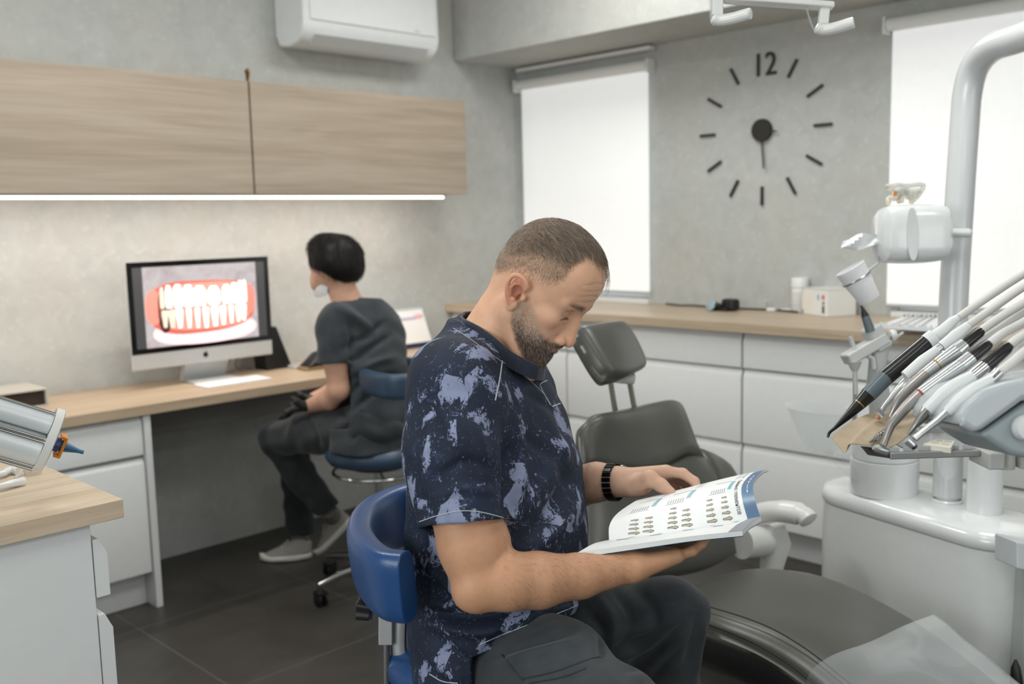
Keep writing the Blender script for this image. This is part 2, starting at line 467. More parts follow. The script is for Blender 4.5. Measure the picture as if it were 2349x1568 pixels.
# ---------------------------------------------------------------- desk along the left wall
FR = 3.30
r = thing('desktop', 'long light oak desktop along the plaster wall under the strip light', 'desk', (2.2, 3.55, 0.70))
B((0.30, FR, 0.7045), (3.29, Y1-.001, 0.742), 'top', OAK_A, r, bevel=0.0025)
B((1.492, 3.50, 0.587), (3.28, 3.518, 0.704), 'apron', GREY_D, r, bevel=0.001)
def drawer_front(name, lo, hi, axis, parent, groove=0.022):
    """lacquered front with a scooped grip along its top edge; axis = outward direction 'x-' or 'y-'"""
    (x0, y0, z0), (x1, y1, z1) = lo, hi
    if axis == 'y-':
        pr = [(y0, z0), (y0, z1-groove), (y0+.004, z1-groove+.008), (y0+.011, z1-.004), (y0+.013, z1), (y1, z1), (y1, z0)]
        m = MB().prism(pr, (x0, 0, 0), np.array([0, 1., 0]), np.array([0, 0, 1.]), np.array([1., 0, 0]), x1-x0)
    elif axis == 'x-':
        pr = [(x0, z0), (x0, z1-groove), (x0+.004, z1-groove+.008), (x0+.011, z1-.004), (x0+.013, z1), (x1, z1), (x1, z0)]
        m = MB().prism(pr, (0, y0, 0), np.array([1., 0, 0]), np.array([0, 0, 1.]), np.array([0, 1., 0]), y1-y0)
    else:
        pr = [(x1, z0), (x1, z1-groove), (x1-.004, z1-groove+.008), (x1-.011, z1-.004), (x1-.013, z1), (x0, z1), (x0, z0)]
        m = MB().prism(pr, (0, y0, 0), np.array([1., 0, 0]), np.array([0, 0, 1.]), np.array([0, 1., 0]), y1-y0)
    return m.build(name, WHITE, parent, bevel=0.0015)
r = thing('drawer_cabinet', 'white handleless drawer cabinet under the left end of the long desk', 'cabinet', (1.1, 3.55, 0))
B((1.462, FR+.012, 0.0), (1.486, Y1-.002, 0.7035), 'side_panel', WHITE, r, bevel=0.0015)
B((0.75, FR+.05, 0.13), (1.461, Y1-.002, 0.7035), 'carcass', WHITE, r, bevel=0.001)
drawer_front('drawer', (0.76, FR+.022, 0.562), (1.458, FR+.042, 0.70), 'y-', r)
drawer_front('drawer', (0.76, FR+.022, 0.134), (1.458, FR+.042, 0.548), 'y-', r)
B((0.76, FR+.09, 0.0), (1.461, FR+.105, 0.13), 'plinth', WHITE, r, bevel=0.001)

# ---------------------------------------------------------------- worktop and drawers along the right wall
r = thing('worktop', 'long light oak worktop under the two blinds on the clock wall', 'worktop', (3.58, 1.3, 0.90))
B((3.30, -1.0, 0.894), (X1-.001, Y1-.001, 0.932), 'top', OAK_B, r, bevel=0.0025)
# columns of drawers: (y0, y1)
cols = [(3.005, 3.795), (2.075, 3.0), (1.145, 2.07), (0.215, 1.14), (-0.715, 0.21)]
labs = ['white handleless drawer unit in the corner below the narrow window', 'white handleless drawer unit behind the headrest and backrest of the treatment chair',
        'white handleless drawer unit under the box and bottle on the worktop', 'white handleless drawer unit behind the delivery arm, below the wide blind', 'white handleless drawer unit at the right end of the worktop']
for (a, b), lb in zip(cols, labs):
    r = thing('drawer_unit', lb, 'cabinet', (3.58, (a+b)/2, 0), group=None)
    B((3.345+.03, a+.001, 0.12), (X1-.002, b-.001, 0.8935), 'carcass', WHITE, r, bevel=0.001)
    for z0, z1 in ((0.752, 0.890), (0.450, 0.746), (0.130, 0.444)):
        drawer_front('drawer', (3.335, a+.002, z0), (3.355, b-.002, z1), 'x-', r, 0.03)
    B((3.41, a+.001, 0.0), (3.425, b-.001, 0.12), 'plinth', WHITE, r, bevel=0.001)

# ---------------------------------------------------------------- wall clock of loose black markers
CK = np.array([3.853, 2.298, 1.714]); CY_ = np.array([0, -1., 0]); CZ = np.array([0, 0, 1.]); CXn = np.array([-1., 0, 0])
r = thing('wall_clock', 'frameless wall clock of black bars with a 12 on the plaster wall', 'clock', tuple(CK))
CB = mat('clock_black', (34, 33, 31), 0.5)
for h in range(1, 12):
    a = radians(30*h); d = sin(a)*CY_+cos(a)*CZ; s_ = cos(a)*CY_-sin(a)*CZ
    MB().obox(CK+d*0.283, d, s_, CXn, 0.041, 0.0058, 0.005).build('hour_marker', CB, r, bevel=0.001)
text_mesh('12', 'numeral', CB, CK+CY_*(-0.054)+CZ*0.232, CY_, CZ, 0.140, 0.004, r, xs=0.88)
MB().lathe([(0.0, 0.016), (0.046, 0.016), (0.049, 0.012), (0.049, 0), (0, 0)], CK, CXn, 40, cap=False).build('hub', CB, r)
for nm, ang, L in (('hour_hand', 98, 0.075), ('minute_hand', 175, 0.165)):
    a = radians(ang); d = sin(a)*CY_+cos(a)*CZ; s_ = cos(a)*CY_-sin(a)*CZ
    MB().obox(CK+d*L/2+CXn*0.012, d, s_, CXn, L/2, 0.0035, 0.0015).build(nm, CB, r)

# ---------------------------------------------------------------- near counter at left
hz = 0.90
c0 = PL(282, 1144, 2, hz); xe, yf = c0[0], c0[1]      # right edge x, front edge y
r = thing('counter_top', 'light oak counter top in the near left corner of the picture', 'worktop', (0.3, 1.9, 0.87))
B((-0.6, yf, 0.868), (xe, 2.62, 0.90), 'top', wood('oak_counter', (190, 168, 142), (206, 186, 162), (216, 199, 178), 'x', 0.42, 1.3), r, bevel=0.0012)
r = thing('base_cabinet', 'white base cabinet under the near left oak counter', 'cabinet', (0.3, 1.9, 0))
B((-0.58, yf+.012, 0.0), (xe-.053, 2.60, 0.867), 'carcass', WHITE, r, bevel=0.0008)
drawer_front('drawer', (xe-.051, yf+.013, 0.737), (xe-.027, 2.6, 0.838), 'x+', r, 0.028)
drawer_front('drawer', (xe-.051, yf+.013, 0.10), (xe-.027, 2.6, 0.708), 'x+', r, 0.028)
B((-0.5, yf+.06, 0), (xe-.1, yf+.08, 0.02), 'plinth', WHITE, r)
# ---------------------------------------------------------------- soft-body modelling: smooth distance field on a grid, meshed as one surface
import openvdb
def cc(u, v, d):
    """point in camera-aligned axes (right, up, forward)"""
    return np.array([(u-CX)/F_PX*d, -(v-CY)/F_PX*d, d])
def cam2w(V):
    V = np.asarray(V); return CO+V[..., 0:1]*AR+V[..., 1:2]*AU+V[..., 2:3]*AF
def w2cam(V):
    V = np.asarray(V)-CO; return np.stack([V@AR, V@AU, V@AF], -1)

class SDF:
    def __init__(s, lo, hi, vox):
        s.lo = np.array(lo, float); s.vox = vox
        s.n = np.ceil((np.array(hi)-s.lo)/vox).astype(int)+1
        s.ax = [(s.lo[i]+np.arange(s.n[i])*vox).astype(np.float32) for i in range(3)]
        s.d = np.full(s.n, 0.5, np.float32)
    def region(s, lo, hi):
        a = np.clip(np.floor((np.array(lo)-s.lo)/s.vox).astype(int), 0, s.n)
        b = np.clip(np.ceil((np.array(hi)-s.lo)/s.vox).astype(int)+1, 0, s.n)
        sl = tuple(slice(a[i], b[i]) for i in range(3))
        return sl, [s.ax[0][sl[0]][:, None, None], s.ax[1][sl[1]][None, :, None], s.ax[2][sl[2]][None, None, :]]
    def comb(s, sl, e, k, mode):
        a = s.d[sl]
        if a.size == 0: return
        if mode == 'sub': e = -e
        if mode == 'add':
            if k <= 0: s.d[sl] = np.minimum(a, e); return
            h = np.clip(0.5+0.5*(a-e)/k, 0, 1); s.d[sl] = a*(1-h)+e*h-k*h*(1-h)
        else:
            if k <= 0: s.d[sl] = np.maximum(a, e); return
            h = np.clip(0.5-0.5*(a-e)/k, 0, 1); s.d[sl] = a*(1-h)+e*h+k*h*(1-h)
    def cap(s, a, b, ra, rb=None, k=0.01, mode='add', sq=None):
        """tapered capsule a..b; sq=(axis vector, factor) flattens it along the axis"""
        rb = ra if rb is None else rb
        a = np.array(a, float); b = np.array(b, float); m = max(ra, rb)+k+4*s.vox
        sl, (X, Y, Z) = s.region(np.minimum(a, b)-m, np.maximum(a, b)+m)
        ab = b-a; L = max(ab@ab, 1e-9)
        px, py, pz = X-a[0], Y-a[1], Z-a[2]
        t = np.clip((px*ab[0]+py*ab[1]+pz*ab[2])/L, 0, 1)
        qx, qy, qz = px-t*ab[0], py-t*ab[1], pz-t*ab[2]
        if sq:
            n, f = unit(sq[0]), sq[1]
            w = (qx*n[0]+qy*n[1]+qz*n[2])*(1/f-1)
            qx, qy, qz = qx+w*n[0], qy+w*n[1], qz+w*n[2]
        e = np.sqrt(qx*qx+qy*qy+qz*qz)-(ra+(rb-ra)*t)
        if sq: e = e*min(1.0, sq[1]*1.15)
        s.comb(sl, e.astype(np.float32), k, mode); return s
    def chain(s, pts, rs, k=0.006, mode='add', sq=None):
        for i in range(len(pts)-1): s.cap(pts[i], pts[i+1], rs[i], rs[i+1], k, mode, sq)
        return s
    def ell(s, c, r, k=0.01, axes=None, mode='add'):
        c = np.array(c, float); r = np.array(r, float); m = max(r)+k+4*s.vox
        if axes is None:
            A = np.eye(3); ext = r+k+4*s.vox
        else:
            A = np.array(axes); ext = np.abs(A.T)@r+k+4*s.vox
        sl, (X, Y, Z) = s.region(c-ext, c+ext)
        px, py, pz = X-c[0], Y-c[1], Z-c[2]
        q = [(px*A[i][0]+py*A[i][1]+pz*A[i][2]) for i in range(3)]
        k0 = np.sqrt(sum((q[i]/r[i])**2 for i in range(3)))
        k1 = np.sqrt(sum((q[i]/r[i]**2)**2 for i in range(3)))+1e-6
        e = k0*(k0-1)/k1
        s.comb(sl, e.astype(np.float32), k, mode); return s
    def full(s):
        return s.ax[0][:, None, None], s.ax[1][None, :, None], s.ax[2][None, None, :]
    def plane(s, p, n, k=0.0, lo=None, hi=None):
        """cut away the side n points to (inside an optional box)"""
        n = unit(n)
        sl, (X, Y, Z) = s.region(lo if lo is not None else s.lo, hi if hi is not None else s.lo+s.n*s.vox)
        e = (X-p[0])*n[0]+(Y-p[1])*n[1]+(Z-p[2])*n[2]
        a = s.d[sl]; s.d[sl] = np.maximum(a, np.broadcast_to(e, a.shape)); return s
    def loft(s, secs, up, fw, k=0.02, pw=2.0, mode='add'):
        """secs: (height along up, centre point, half size along fw, half size across); elliptical body"""
        up = unit(up); fw = unit(np.array(fw)-up*(np.array(fw)@up)); sd = np.cross(up, fw)
        X, Y, Z = s.full()
        h = X*up[0]+Y*up[1]+Z*up[2]; f = X*fw[0]+Y*fw[1]+Z*fw[2]; g = X*sd[0]+Y*sd[1]+Z*sd[2]
        H = np.array([c@up for c, _, _ in secs]); o = np.argsort(H); H = H[o]
        hh = np.linspace(H[0], H[-1], 200)
        def sm(vals):
            v = np.interp(hh, H, np.array(vals)[o]); 
            kk = np.hanning(25); kk /= kk.sum(); vp = np.concatenate([[v[0]]*12, v, [v[-1]]*12]); return np.convolve(vp, kk, 'valid')
        cf = sm([c@fw for c, _, _ in secs]); cg = sm([c@sd for c, _, _ in secs]); ra = sm([a for _, a, _ in secs]); rb = sm([b for _, _, b in secs])
        I = lambda arr: np.interp(h, hh, arr).astype(np.float32)
        A_, B_ = I(ra), I(rb)
        q = (np.abs((f-I(cf))/A_)**pw+np.abs((g-I(cg))/B_)**pw)**(1/pw)
        e = (q-1)*np.minimum(A_, B_)
        e = np.maximum(e, np.maximum(h-H[-1], H[0]-h))
        sl = tuple(slice(0, n) for n in s.n)
        s.comb(sl, e.astype(np.float32), k, mode); return s
    def waves(s, waves, amp):
        """cloth folds: list of (direction, wavelength, phase, weight)"""
        X, Y, Z = s.full(); w = 0
        for d, L, ph, wt in waves:
            d = unit(d)*2*pi/L
            arg = X*d[0]+Y*d[1]+Z*d[2]+ph
            bend = 1.3*np.sin((X*d[1]-Y*d[0]+Z*0.7*d[2])*0.45+ph*2)
            w = w+wt*np.sin(arg+bend)
        s.d += (amp*w).astype(np.float32); return s
    def mesh(s, smooth=2):
        g = openvdb.FloatGrid(background=0.5)
        g.copyFromArray(np.clip(s.d, -0.5, 0.5).astype(np.float32))
        pts, tris, quads = g.convertToPolygons(isovalue=0.0, adaptivity=0.0)
        V = np.asarray(pts, float)*s.vox+s.lo
        Q = np.asarray(quads)[:, ::-1]
        V, Q = biggest(V, Q)
        if smooth:
            E = np.concatenate([Q[:, [0, 1]], Q[:, [1, 2]], Q[:, [2, 3]], Q[:, [3, 0]]])
            for it in range(smooth):
                acc = np.zeros_like(V); cnt = np.zeros(len(V))
                for c in range(3):
                    acc[:, c] = np.bincount(E[:, 0], V[E[:, 1], c], len(V))+np.bincount(E[:, 1], V[E[:, 0], c], len(V))
                cnt = np.bincount(E[:, 0], minlength=len(V))+np.bincount(E[:, 1], minlength=len(V))
                V = V*0.5+0.5*acc/cnt[:, None]
        return V, Q
def biggest(V, Q):
    """keep the pieces that have a fair share of the surface"""
    n = len(V); lab = np.arange(n)
    E = np.concatenate([Q[:, [0, 1]], Q[:, [1, 2]], Q[:, [2, 3]], Q[:, [3, 0]]])
    while True:
        m = np.minimum(lab[E[:, 0]], lab[E[:, 1]])
        new = lab.copy(); np.minimum.at(new, E[:, 0], m); np.minimum.at(new, E[:, 1], m)
        new = new[new]
        if (new == lab).all(): break
        lab = new
    u, inv, c = np.unique(lab, return_inverse=True, return_counts=True)
    keep = c[inv] > 0.05*n
    idx = -np.ones(n, int); idx[keep] = np.arange(keep.sum())
    Q = Q[keep[Q[:, 0]]]
    return V[keep], idx[Q]
def mesh_obj(name, V, Q, m, parent=None, colors=None, smooth=True):
    me = bpy.data.meshes.new(name)
    me.vertices.add(len(V)); me.vertices.foreach_set('co', np.asarray(V, np.float32).ravel())
    Q = np.asarray(Q); k = Q.shape[1]
    me.loops.add(Q.size); me.loops.foreach_set('vertex_index', Q.ravel().astype(np.int32))
    me.polygons.add(len(Q)); me.polygons.foreach_set('loop_start', np.arange(0, Q.size, k, dtype=np.int32))
    me.update(calc_edges=True); me.validate()
    if smooth: me.polygons.foreach_set('use_smooth', np.ones(len(me.polygons), bool))
    if colors is not None:
        a = me.color_attributes.new('tint', 'FLOAT_COLOR', 'POINT')
        c = np.ones((len(V), 4), np.float32); c[:, :3] = colors; a.data.foreach_set('color', c.ravel())
    me.materials.append(m)
    o = bpy.data.objects.new(name, me); COL.objects.link(o); adopt(o, parent); return o
def join_meshes(parts):
    Vs, Qs, Cs, k = [], [], [], 0
    for V, Q, C in parts: Vs.append(V); Qs.append(Q+k); Cs.append(C); k += len(V)
    return np.concatenate(Vs), np.concatenate(Qs), np.concatenate(Cs)
def vnormals(V, Q):
    n = np.cross(V[Q[:, 2]]-V[Q[:, 0]], V[Q[:, 3]]-V[Q[:, 1]])
    N = np.zeros_like(V)
    for j in range(4):
        for c in range(3): N[:, c] += np.bincount(Q[:, j], n[:, c], len(V))
    N /= np.linalg.norm(N, axis=1, keepdims=True)+1e-12
    if (N*(V-V.mean(0))).sum() < 0: N = -N      # always outwards
    return N
def strands(roots, dirs_fn, length, seg, r0, m, name, parent, colors):
    """thin tapering hairs as three-sided tubes; dirs_fn(points, k) gives the growth direction at step k"""
    n = len(roots); pts = [roots]; 
    for k in range(seg): pts.append(pts[-1]+dirs_fn(pts[-1], k)*(length/seg)[:, None])
    pts = np.stack(pts, 1)
    t = pts[:, 1]-pts[:, 0]; t /= np.linalg.norm(t, axis=1, keepdims=True)+1e-12
    u = np.cross(t, [0.3, 0.5, 0.81]); u /= np.linalg.norm(u, axis=1, keepdims=True)+1e-12; w = np.cross(t, u)
    V = np.zeros((n, seg+1, 3, 3), np.float32)
    for k in range(seg+1):
        r = (r0*(1-0.45*k/seg))
        r = r[:, None] if hasattr(r, '__len__') else r
        for j in range(3): V[:, k, j] = pts[:, k]+r*(u*cos(2.094*j)+w*sin(2.094*j))
    base = (np.arange(n)*(seg+1)*3)[:, None]
    F = []
    for k in range(seg):
        for j in range(3):
            j2 = (j+1) % 3
            F.append(np.concatenate([base+k*3+j, base+k*3+j2, base+(k+1)*3+j2, base+(k+1)*3+j], 1))
    F = np.stack(F, 1).reshape(-1, 4)
    C = np.repeat(colors, (seg+1)*3, axis=0)
    return mesh_obj(name, V.reshape(-1, 3), F, m, parent, C)
def tint_mat(name, rough=0.5, sss=0.0, var=0.1, vscale=60, bump=0.0, bscale=300, spec=0.4, sheen=0.0, alpha=1.0):
    t = NT(name)
    a = t.new('ShaderNodeAttribute'); a.attribute_name = 'tint'
    v = t.pos(); n = t.noise(v, vscale, 4, 0.6)
    f = t.ramp(n, [(0.3, (1-var, 1-var*1.15, 1-var*1.2, 1)), (0.7, (1, 1, 1, 1))])
    t.col(t.mix(1.0, a.outputs['Color'], f, 'MULTIPLY'))
    t.b.inputs['Roughness'].default_value = rough; t.b.inputs['Specular IOR Level'].default_value = spec
    if sss:
        t.b.inputs['Subsurface Weight'].default_value = sss
        t.b.inputs['Subsurface Radius'].default_value = (1.0, 0.35, 0.2); t.b.inputs['Subsurface Scale'].default_value = 0.008
    if sheen: t.b.inputs['Sheen Weight'].default_value = sheen
    if bump: t.bump(t.noise(v, bscale, 3, 0.6), bump, 0.001)
    return t.m
def sm01(x, a, b):
    t = np.clip((x-a)/(b-a), 0, 1); return t*t*(3-2*t)
def lerp_c(a, b, t):
    return a*(1-t[:, None])+np.array(b)[None, :3]*t[:, None]
from mathutils.bvhtree import BVHTree
def bvh_of(V, Q):
    return BVHTree.FromPolygons([tuple(v) for v in V], [tuple(int(i) for i in q) for q in Q])
def onto(bvh, uv, off=0.001):
    """drop a pixel polyline onto a built surface"""
    out = []
    for u, v in uv:
        r = P(u, v, 1.0)-CO; r /= np.linalg.norm(r)
        h = bvh.ray_cast(Vector(CO), Vector(r))
        if h[0] is not None: out.append(np.array(h[0])-r*off)
    return out
# ================================================================ seated man reading, nearest the camera
SKIN_A = np.array(rgb(226, 178, 148)[:3]); SKIN = tint_mat('skin', 0.5, 0.12, 0.10, 55, 0.25, 420, 0.35)
man = thing('person', 'seated bearded man in navy camouflage-print short-sleeved top reading an open catalogue', 'person', tuple(P(1120, 1568, 1.75)*[1, 1, 0]))

# ---- head, in its own axes: x forward, y to his left, z up, origin between the ear holes (metres)
HY, HP, HR = radians(25), radians(38.5), radians(0)
fw0 = unit(AR*cos(HY)-AF*sin(HY)); fw0[2] *= 0; fw0 = unit(fw0)
up0 = np.array([0, 0, 1.]); lf0 = np.cross(up0, fw0)
HF = unit(fw0*cos(HP)-up0*sin(HP)); HU = unit(fw0*sin(HP)+up0*cos(HP)); HL = np.cross(HU, HF)
EARPX = P(1190, 676, 1.60)
HS = np.array([0.865, 1.0, 0.99])                              # head proportions
HO = EARPX+HL*0.078-HF*0.0035                        # centre between the ears
def h2w(V): V = np.asarray(V)*HS; return HO+V[..., 0:1]*HF+V[..., 1:2]*HL+V[..., 2:3]*HU
def hdir(V): V = np.asarray(V); return V[..., 0:1]*HF+V[..., 1:2]*HL+V[..., 2:3]*HU
def w2h(p): q = np.asarray(p)-HO; return np.stack([q@HF, q@HL, q@HU], -1)/HS

h = SDF((-.135, -.105, -.190), (.140, .105, .145), 0.0013)
h.ell((.002, 0, .054), (.096, .076, .078), 0.01)
h.ell((-.020, 0, .030), (.078, .072, .070), 0.02)
h.ell((.042, 0, .060), (.059, .062, .052), 0.03)
h.ell((.040, 0, -.002), (.056, .060, .068), 0.03)
h.ell((.058, 0, -.040), (.036, .040, .036), 0.02)
for s in (-1, 1):
    h.cap((.002, s*.055, -.035), (.074, s*.020, -.074), .016, .014, 0.022)
    h.cap((.0, s*.060, .0), (.005, s*.056, -.035), .013, .015, 0.02)
    h.ell((.066, s*.046, -.006), (.022, .015, .016), 0.018)
    h.ell((.062, s*.030, -.034), (.026, .018, .022), 0.02)
    h.cap((.0955, s*.010, .0325), (.079, s*.047, .034), .0105, .008, 0.012)
h.ell((.085, 0, -.078), (.015, .021, .014), 0.014)
for s in (-1, 1):
    h.ell((.102, s*.031, .0120), (.0190, .0175, .0125), 0.009, mode='sub')
    h.ell((.0745, s*.0315, .0115), (.0145, .0150, .0125), 0.003)          # eyeball under the lids
    h.cap((.0905, s*.020, .0070), (.0850, s*.045, .0050), .0014, .001, 0.0015, 'sub')   # slit below the lowered upper lid
    h.cap((.0895, s*.020, .0200), (.0810, s*.045, .0200), .0015, .0012, 0.0025, 'sub')   # lid crease
    h.cap((.0900, s*.022, .0005), (.0830, s*.044, .0010), .0035, .003, 0.006)          # under-eye pouch
    h.cap((.0860, s*.0270, -.012), (.0740, s*.040, -.034), .0010, .0010, 0.005, 'sub')
# nose
h.ell((.0970, 0, -.0150), (.0150, .0130, .0260), 0.008)
h.ell((.0960, 0, -.0300), (.0150, .0150, .0120), 0.008)
h.cap((.0960, 0, .022), (.1140, 0, -.024), .0070, .0088, 0.010, sq=((0, 1, 0), 0.85))
h.ell((.1165, 0, -.0315), (.0110, .0108, .0105), 0.006)
for s in (-1, 1):
    h.ell((.1050, s*.0145, -.0350), (.0110, .0072, .0085), 0.003)
    h.chain([(.1000, s*.0200, -.0250), (.0955, s*.0215, -.0320), (.0960, s*.0205, -.0410)], [.0016, .0020, .0014], .0025, 'sub')
    h.ell((.1085, s*.0078, -.0435), (.0060, .0036, .0055), 0.002, mode='sub')
    h.cap((.0900, s*.0260, -.0300), (.0850, s*.0330, -.0520), .0012, .0012, 0.006, 'sub')    # fold beside nose
# mouth
h.ell((.0850, 0, -.050), (.023, .030, .017), 0.012)
h.ell((.0990, 0, -.0510), (.0085, .0210, .0052), 0.004)
h.ell((.0965, 0, -.0620), (.0085, .0185, .0060), 0.004)
h.cap((.1075, 0, -.0563), (.0905, -.024, -.0575), .0012, .0012, 0.002, 'sub')
h.cap((.1075, 0, -.0563), (.0905, .024, -.0575), .0012, .0012, 0.002, 'sub')
h.ell((.0985, 0, -.0700), (.0060, .014, .0040), 0.006, mode='sub')
# ears
for s in (-1, 1):
    if s == -1: E = lambda x, y, z: np.array([x*1.08+z*-.20+.006, -(.0745+y), z*.80+.003])
    else: E = lambda x, y, z: np.array([x*1.08+z*-.20+.006, (.0745+y), z*.80+.003])
    h.ell(E(-.006, -.002, .004), (.016, .0100, .026), 0.006)
    rim = [E(.006, .004, .012), E(.009, .009, .022), E(.003, .012, .031), E(-.008, .0145, .034), E(-.0195, .0165, .028), E(-.0245, .0175, .014), E(-.0235, .016, -.002), E(-.0185, .012, -.017), E(-.011, .008, -.026)]
    rim = catmull(rim, 3)
    h.chain(rim, np.interp(np.linspace(0, 1, len(rim)), [0, .3, .7, 1], [.0026, .0038, .0036, .0042]), 0.0025)
    h.ell(E(-.006, .005, -.0285), (.0095, .0048, .0105), 0.005)                        # lobe
    h.ell(E(-.010, .004, .006), (.0155, .0060, .027), 0.004)
    h.ell(E(-.0055, .0105, .0000), (.0105, .0085, .0125), 0.003, mode='sub')               # concha bowl
    h.ell(E(-.0010, .0060, -.0080), (.0048, .0110, .0070), 0.002, mode='sub')
    h.ell(E(-.0125, .0125, .0210), (.0080, .0045, .0080), 0.003, mode='sub')
    h.chain([E(-.015, .0105, -.013), E(-.0185, .0125, .000), E(-.015, .0120, .012), E(-.006, .0090, .020)], [.0032, .0032, .003, .0022], 0.003)
    h.ell(E(.0075, .0035, -.004), (.0050, .0046, .0062), 0.003)                           # tragus
    h.ell(E(-.0075, .0075, -.0165), (.0050, .0042, .0038), 0.003)
# neck and nape towards the shoulders
nb = w2h(P(1105, 800, 1.700)); 
h.cap((-.026, 0, .000), nb, .056, .058, 0.03)
h.cap((.020, 0, -.045), w2h(P(1190, 835, 1.690)), .030, .045, 0.03)
h.cap((-.012, -.062, -.028), w2h(P(1190, 840, 1.655)), .010, .012, 0.016)
HV, HQ = h.mesh(2)
HN = vnormals(HV, HQ)
x, y, z = HV.T
ay = np.abs(y); disp = np.zeros(len(HV)); fm = (x > .05)*1.0
for z0, w in ((.050, .0018), (.061, .0020), (.072, .0022), (.083, .0020)):          # creases of the forehead
    zz = z0+.0015*np.sin(ay*90+z0*300)-.25*(ay-.020).clip(0, 1)
    disp -= .0008*np.exp(-((z-zz)/w)**2)*sm01(ay, .054, .036)*fm
    disp += .0005*np.exp(-((z-zz-.005)/.004)**2)*sm01(ay, .054, .036)*fm
disp -= .0016*np.exp(-((ay-.009)/.0022)**2)*np.exp(-((z-.036)/.011)**2)*fm                # frown lines
HV = HV+HN*disp[:, None]
x, y, z = HV.T
col = np.repeat(SKIN_A[None], len(HV), 0)
col = lerp_c(col, rgb(214, 150, 128), 0.5*np.exp(-((x-.075)**2+(abs(y)-.045)**2+(z+.012)**2)/.018**2))     # cheek
col = lerp_c(col, rgb(206, 134, 112), 0.6*np.exp(-((x-.117)**2+y**2+(z+.033)**2)/.014**2))                # nose tip
col = lerp_c(col, rgb(176, 108, 98), 0.85*np.exp(-(((x-.100)/.012)**2+(y/.024)**2+((z+.0565)/.0095)**2)**2))            # lips
ear = np.exp(-(((x+.012)/.03)**2+((abs(y)-.088)/.012)**2+((z-.004)/.035)**2)**2)
col = lerp_c(col, rgb(204, 128, 104), 0.6*ear)
def hair_density(x, y, z):
    """1 on the crown, thinning at the temples and fading at sides and nape"""
    low = np.interp(x, [-.1, -.06, -.035, .007, .038, .06], [.022, .026, .052, .070, .078, .085])
    top = sm01(z-low, -.006, .014)
    edge = np.interp(np.abs(y), [0, .022, .040, .055, .08], [.080, .074, .048, .044, .048])      # receding hairline
    fr = 1-sm01(x-edge, -.012, .004)
    thin = 1-.45*np.exp(-((np.abs(y)-.030)/.018)**2)*sm01(x, .02, .06)
    return np.clip(top*fr*thin, 0, 1)
def fade_density(x, y, z):
    low = np.interp(x, [-.1, -.065, -.04, 0, .035, .055, .07], [-.022, -.012, .010, .024, .034, .046, .07])
    a = sm01(z-low, -.006, .034)
    return np.clip(a*(1-sm01(x, .046, .062)), 0, 1)
def beard_density(x, y, z):
    """jaw, chin, moustache; clean cheeks above a line from the ear to the mouth corner"""
    upb = np.interp(x, [.0, .012, .030, .052, .070, .085, .1], [-.008, .000, .002, -.010, -.022, -.034, -.040])
    dnb = np.interp(x, [.0, .010, .017, .029, .058, .094], [-.008, -.030, -.044, -.058, -.080, -.100])
    a = sm01(upb-z, -.002, .012)*sm01(z-dnb, -.003, .008)*sm01(x, .004, .012)
    mou = np.exp(-(((x-.102)/.016)**2+((np.abs(y)-.012)/.022)**2+((z+.0450)/.0058)**2)**2)
    side = np.exp(-(((x-.090)/.016)**2+((np.abs(y)-.028)/.010)**2+((z+.055)/.014)**2)**2)
    lips = np.exp(-(((x-.100)/.02)**2+(y/.022)**2+((z+.0570)/.0070)**2)**3)
    return np.clip(np.maximum.reduce([a, mou, side])*(1-lips), 0, 1)
col = lerp_c(col, rgb(160, 84, 66), .65*np.exp(-(((x-.002)/.010)**2+((z-.002)/.013)**2)**2)*(np.abs(y) > .070)*(np.abs(y) < .084))
hd, fd, bd = hair_density(x, y, z), fade_density(x, y, z), beard_density(x, y, z)
notear = 1-np.clip(ear*1.5, 0, 1)*(np.abs(y) > .079)
col = lerp_c(col, rgb(150, 125, 104), 0.45*fd*notear)
col = lerp_c(col, rgb(104, 88, 74), 0.6*hd*notear)
col = lerp_c(col, rgb(112, 84, 70), (0.25+0.45*sm01(-z, .02, .07))*bd*notear)
for s in (-1, 1):   # brows
    t_ = np.exp(-(((z-.036-.06*(abs(y)-.03))/.0045)**2+((np.abs(y)-.031)/.019)**4))*(x > .06)
    col = lerp_c(col, rgb(128, 94, 74), 0.5*t_)
head_part = (h2w(HV), HQ, col)

# ---- arms and hands, in camera axes
def hand(s, W, D, U, Sd, L, fingers, thumb, k=.0045):
    """W wrist; D along the palm, U out of the back of the hand, Sd towards the thumb; fingers: lists of joint points in (D,U,Sd) metres from the wrist"""
    tr = lambda p: W+D*p[0]+U*p[1]+Sd*p[2]
    for i, (mc, rr) in enumerate(fingers['palm']):
        s.chain([tr(q) for q in mc], rr, .012)
    for f, rr in fingers['f']:
        s.chain([tr(q) for q in f], rr, k)
    s.chain([tr(q) for q in thumb[0]], thumb[1], .006)
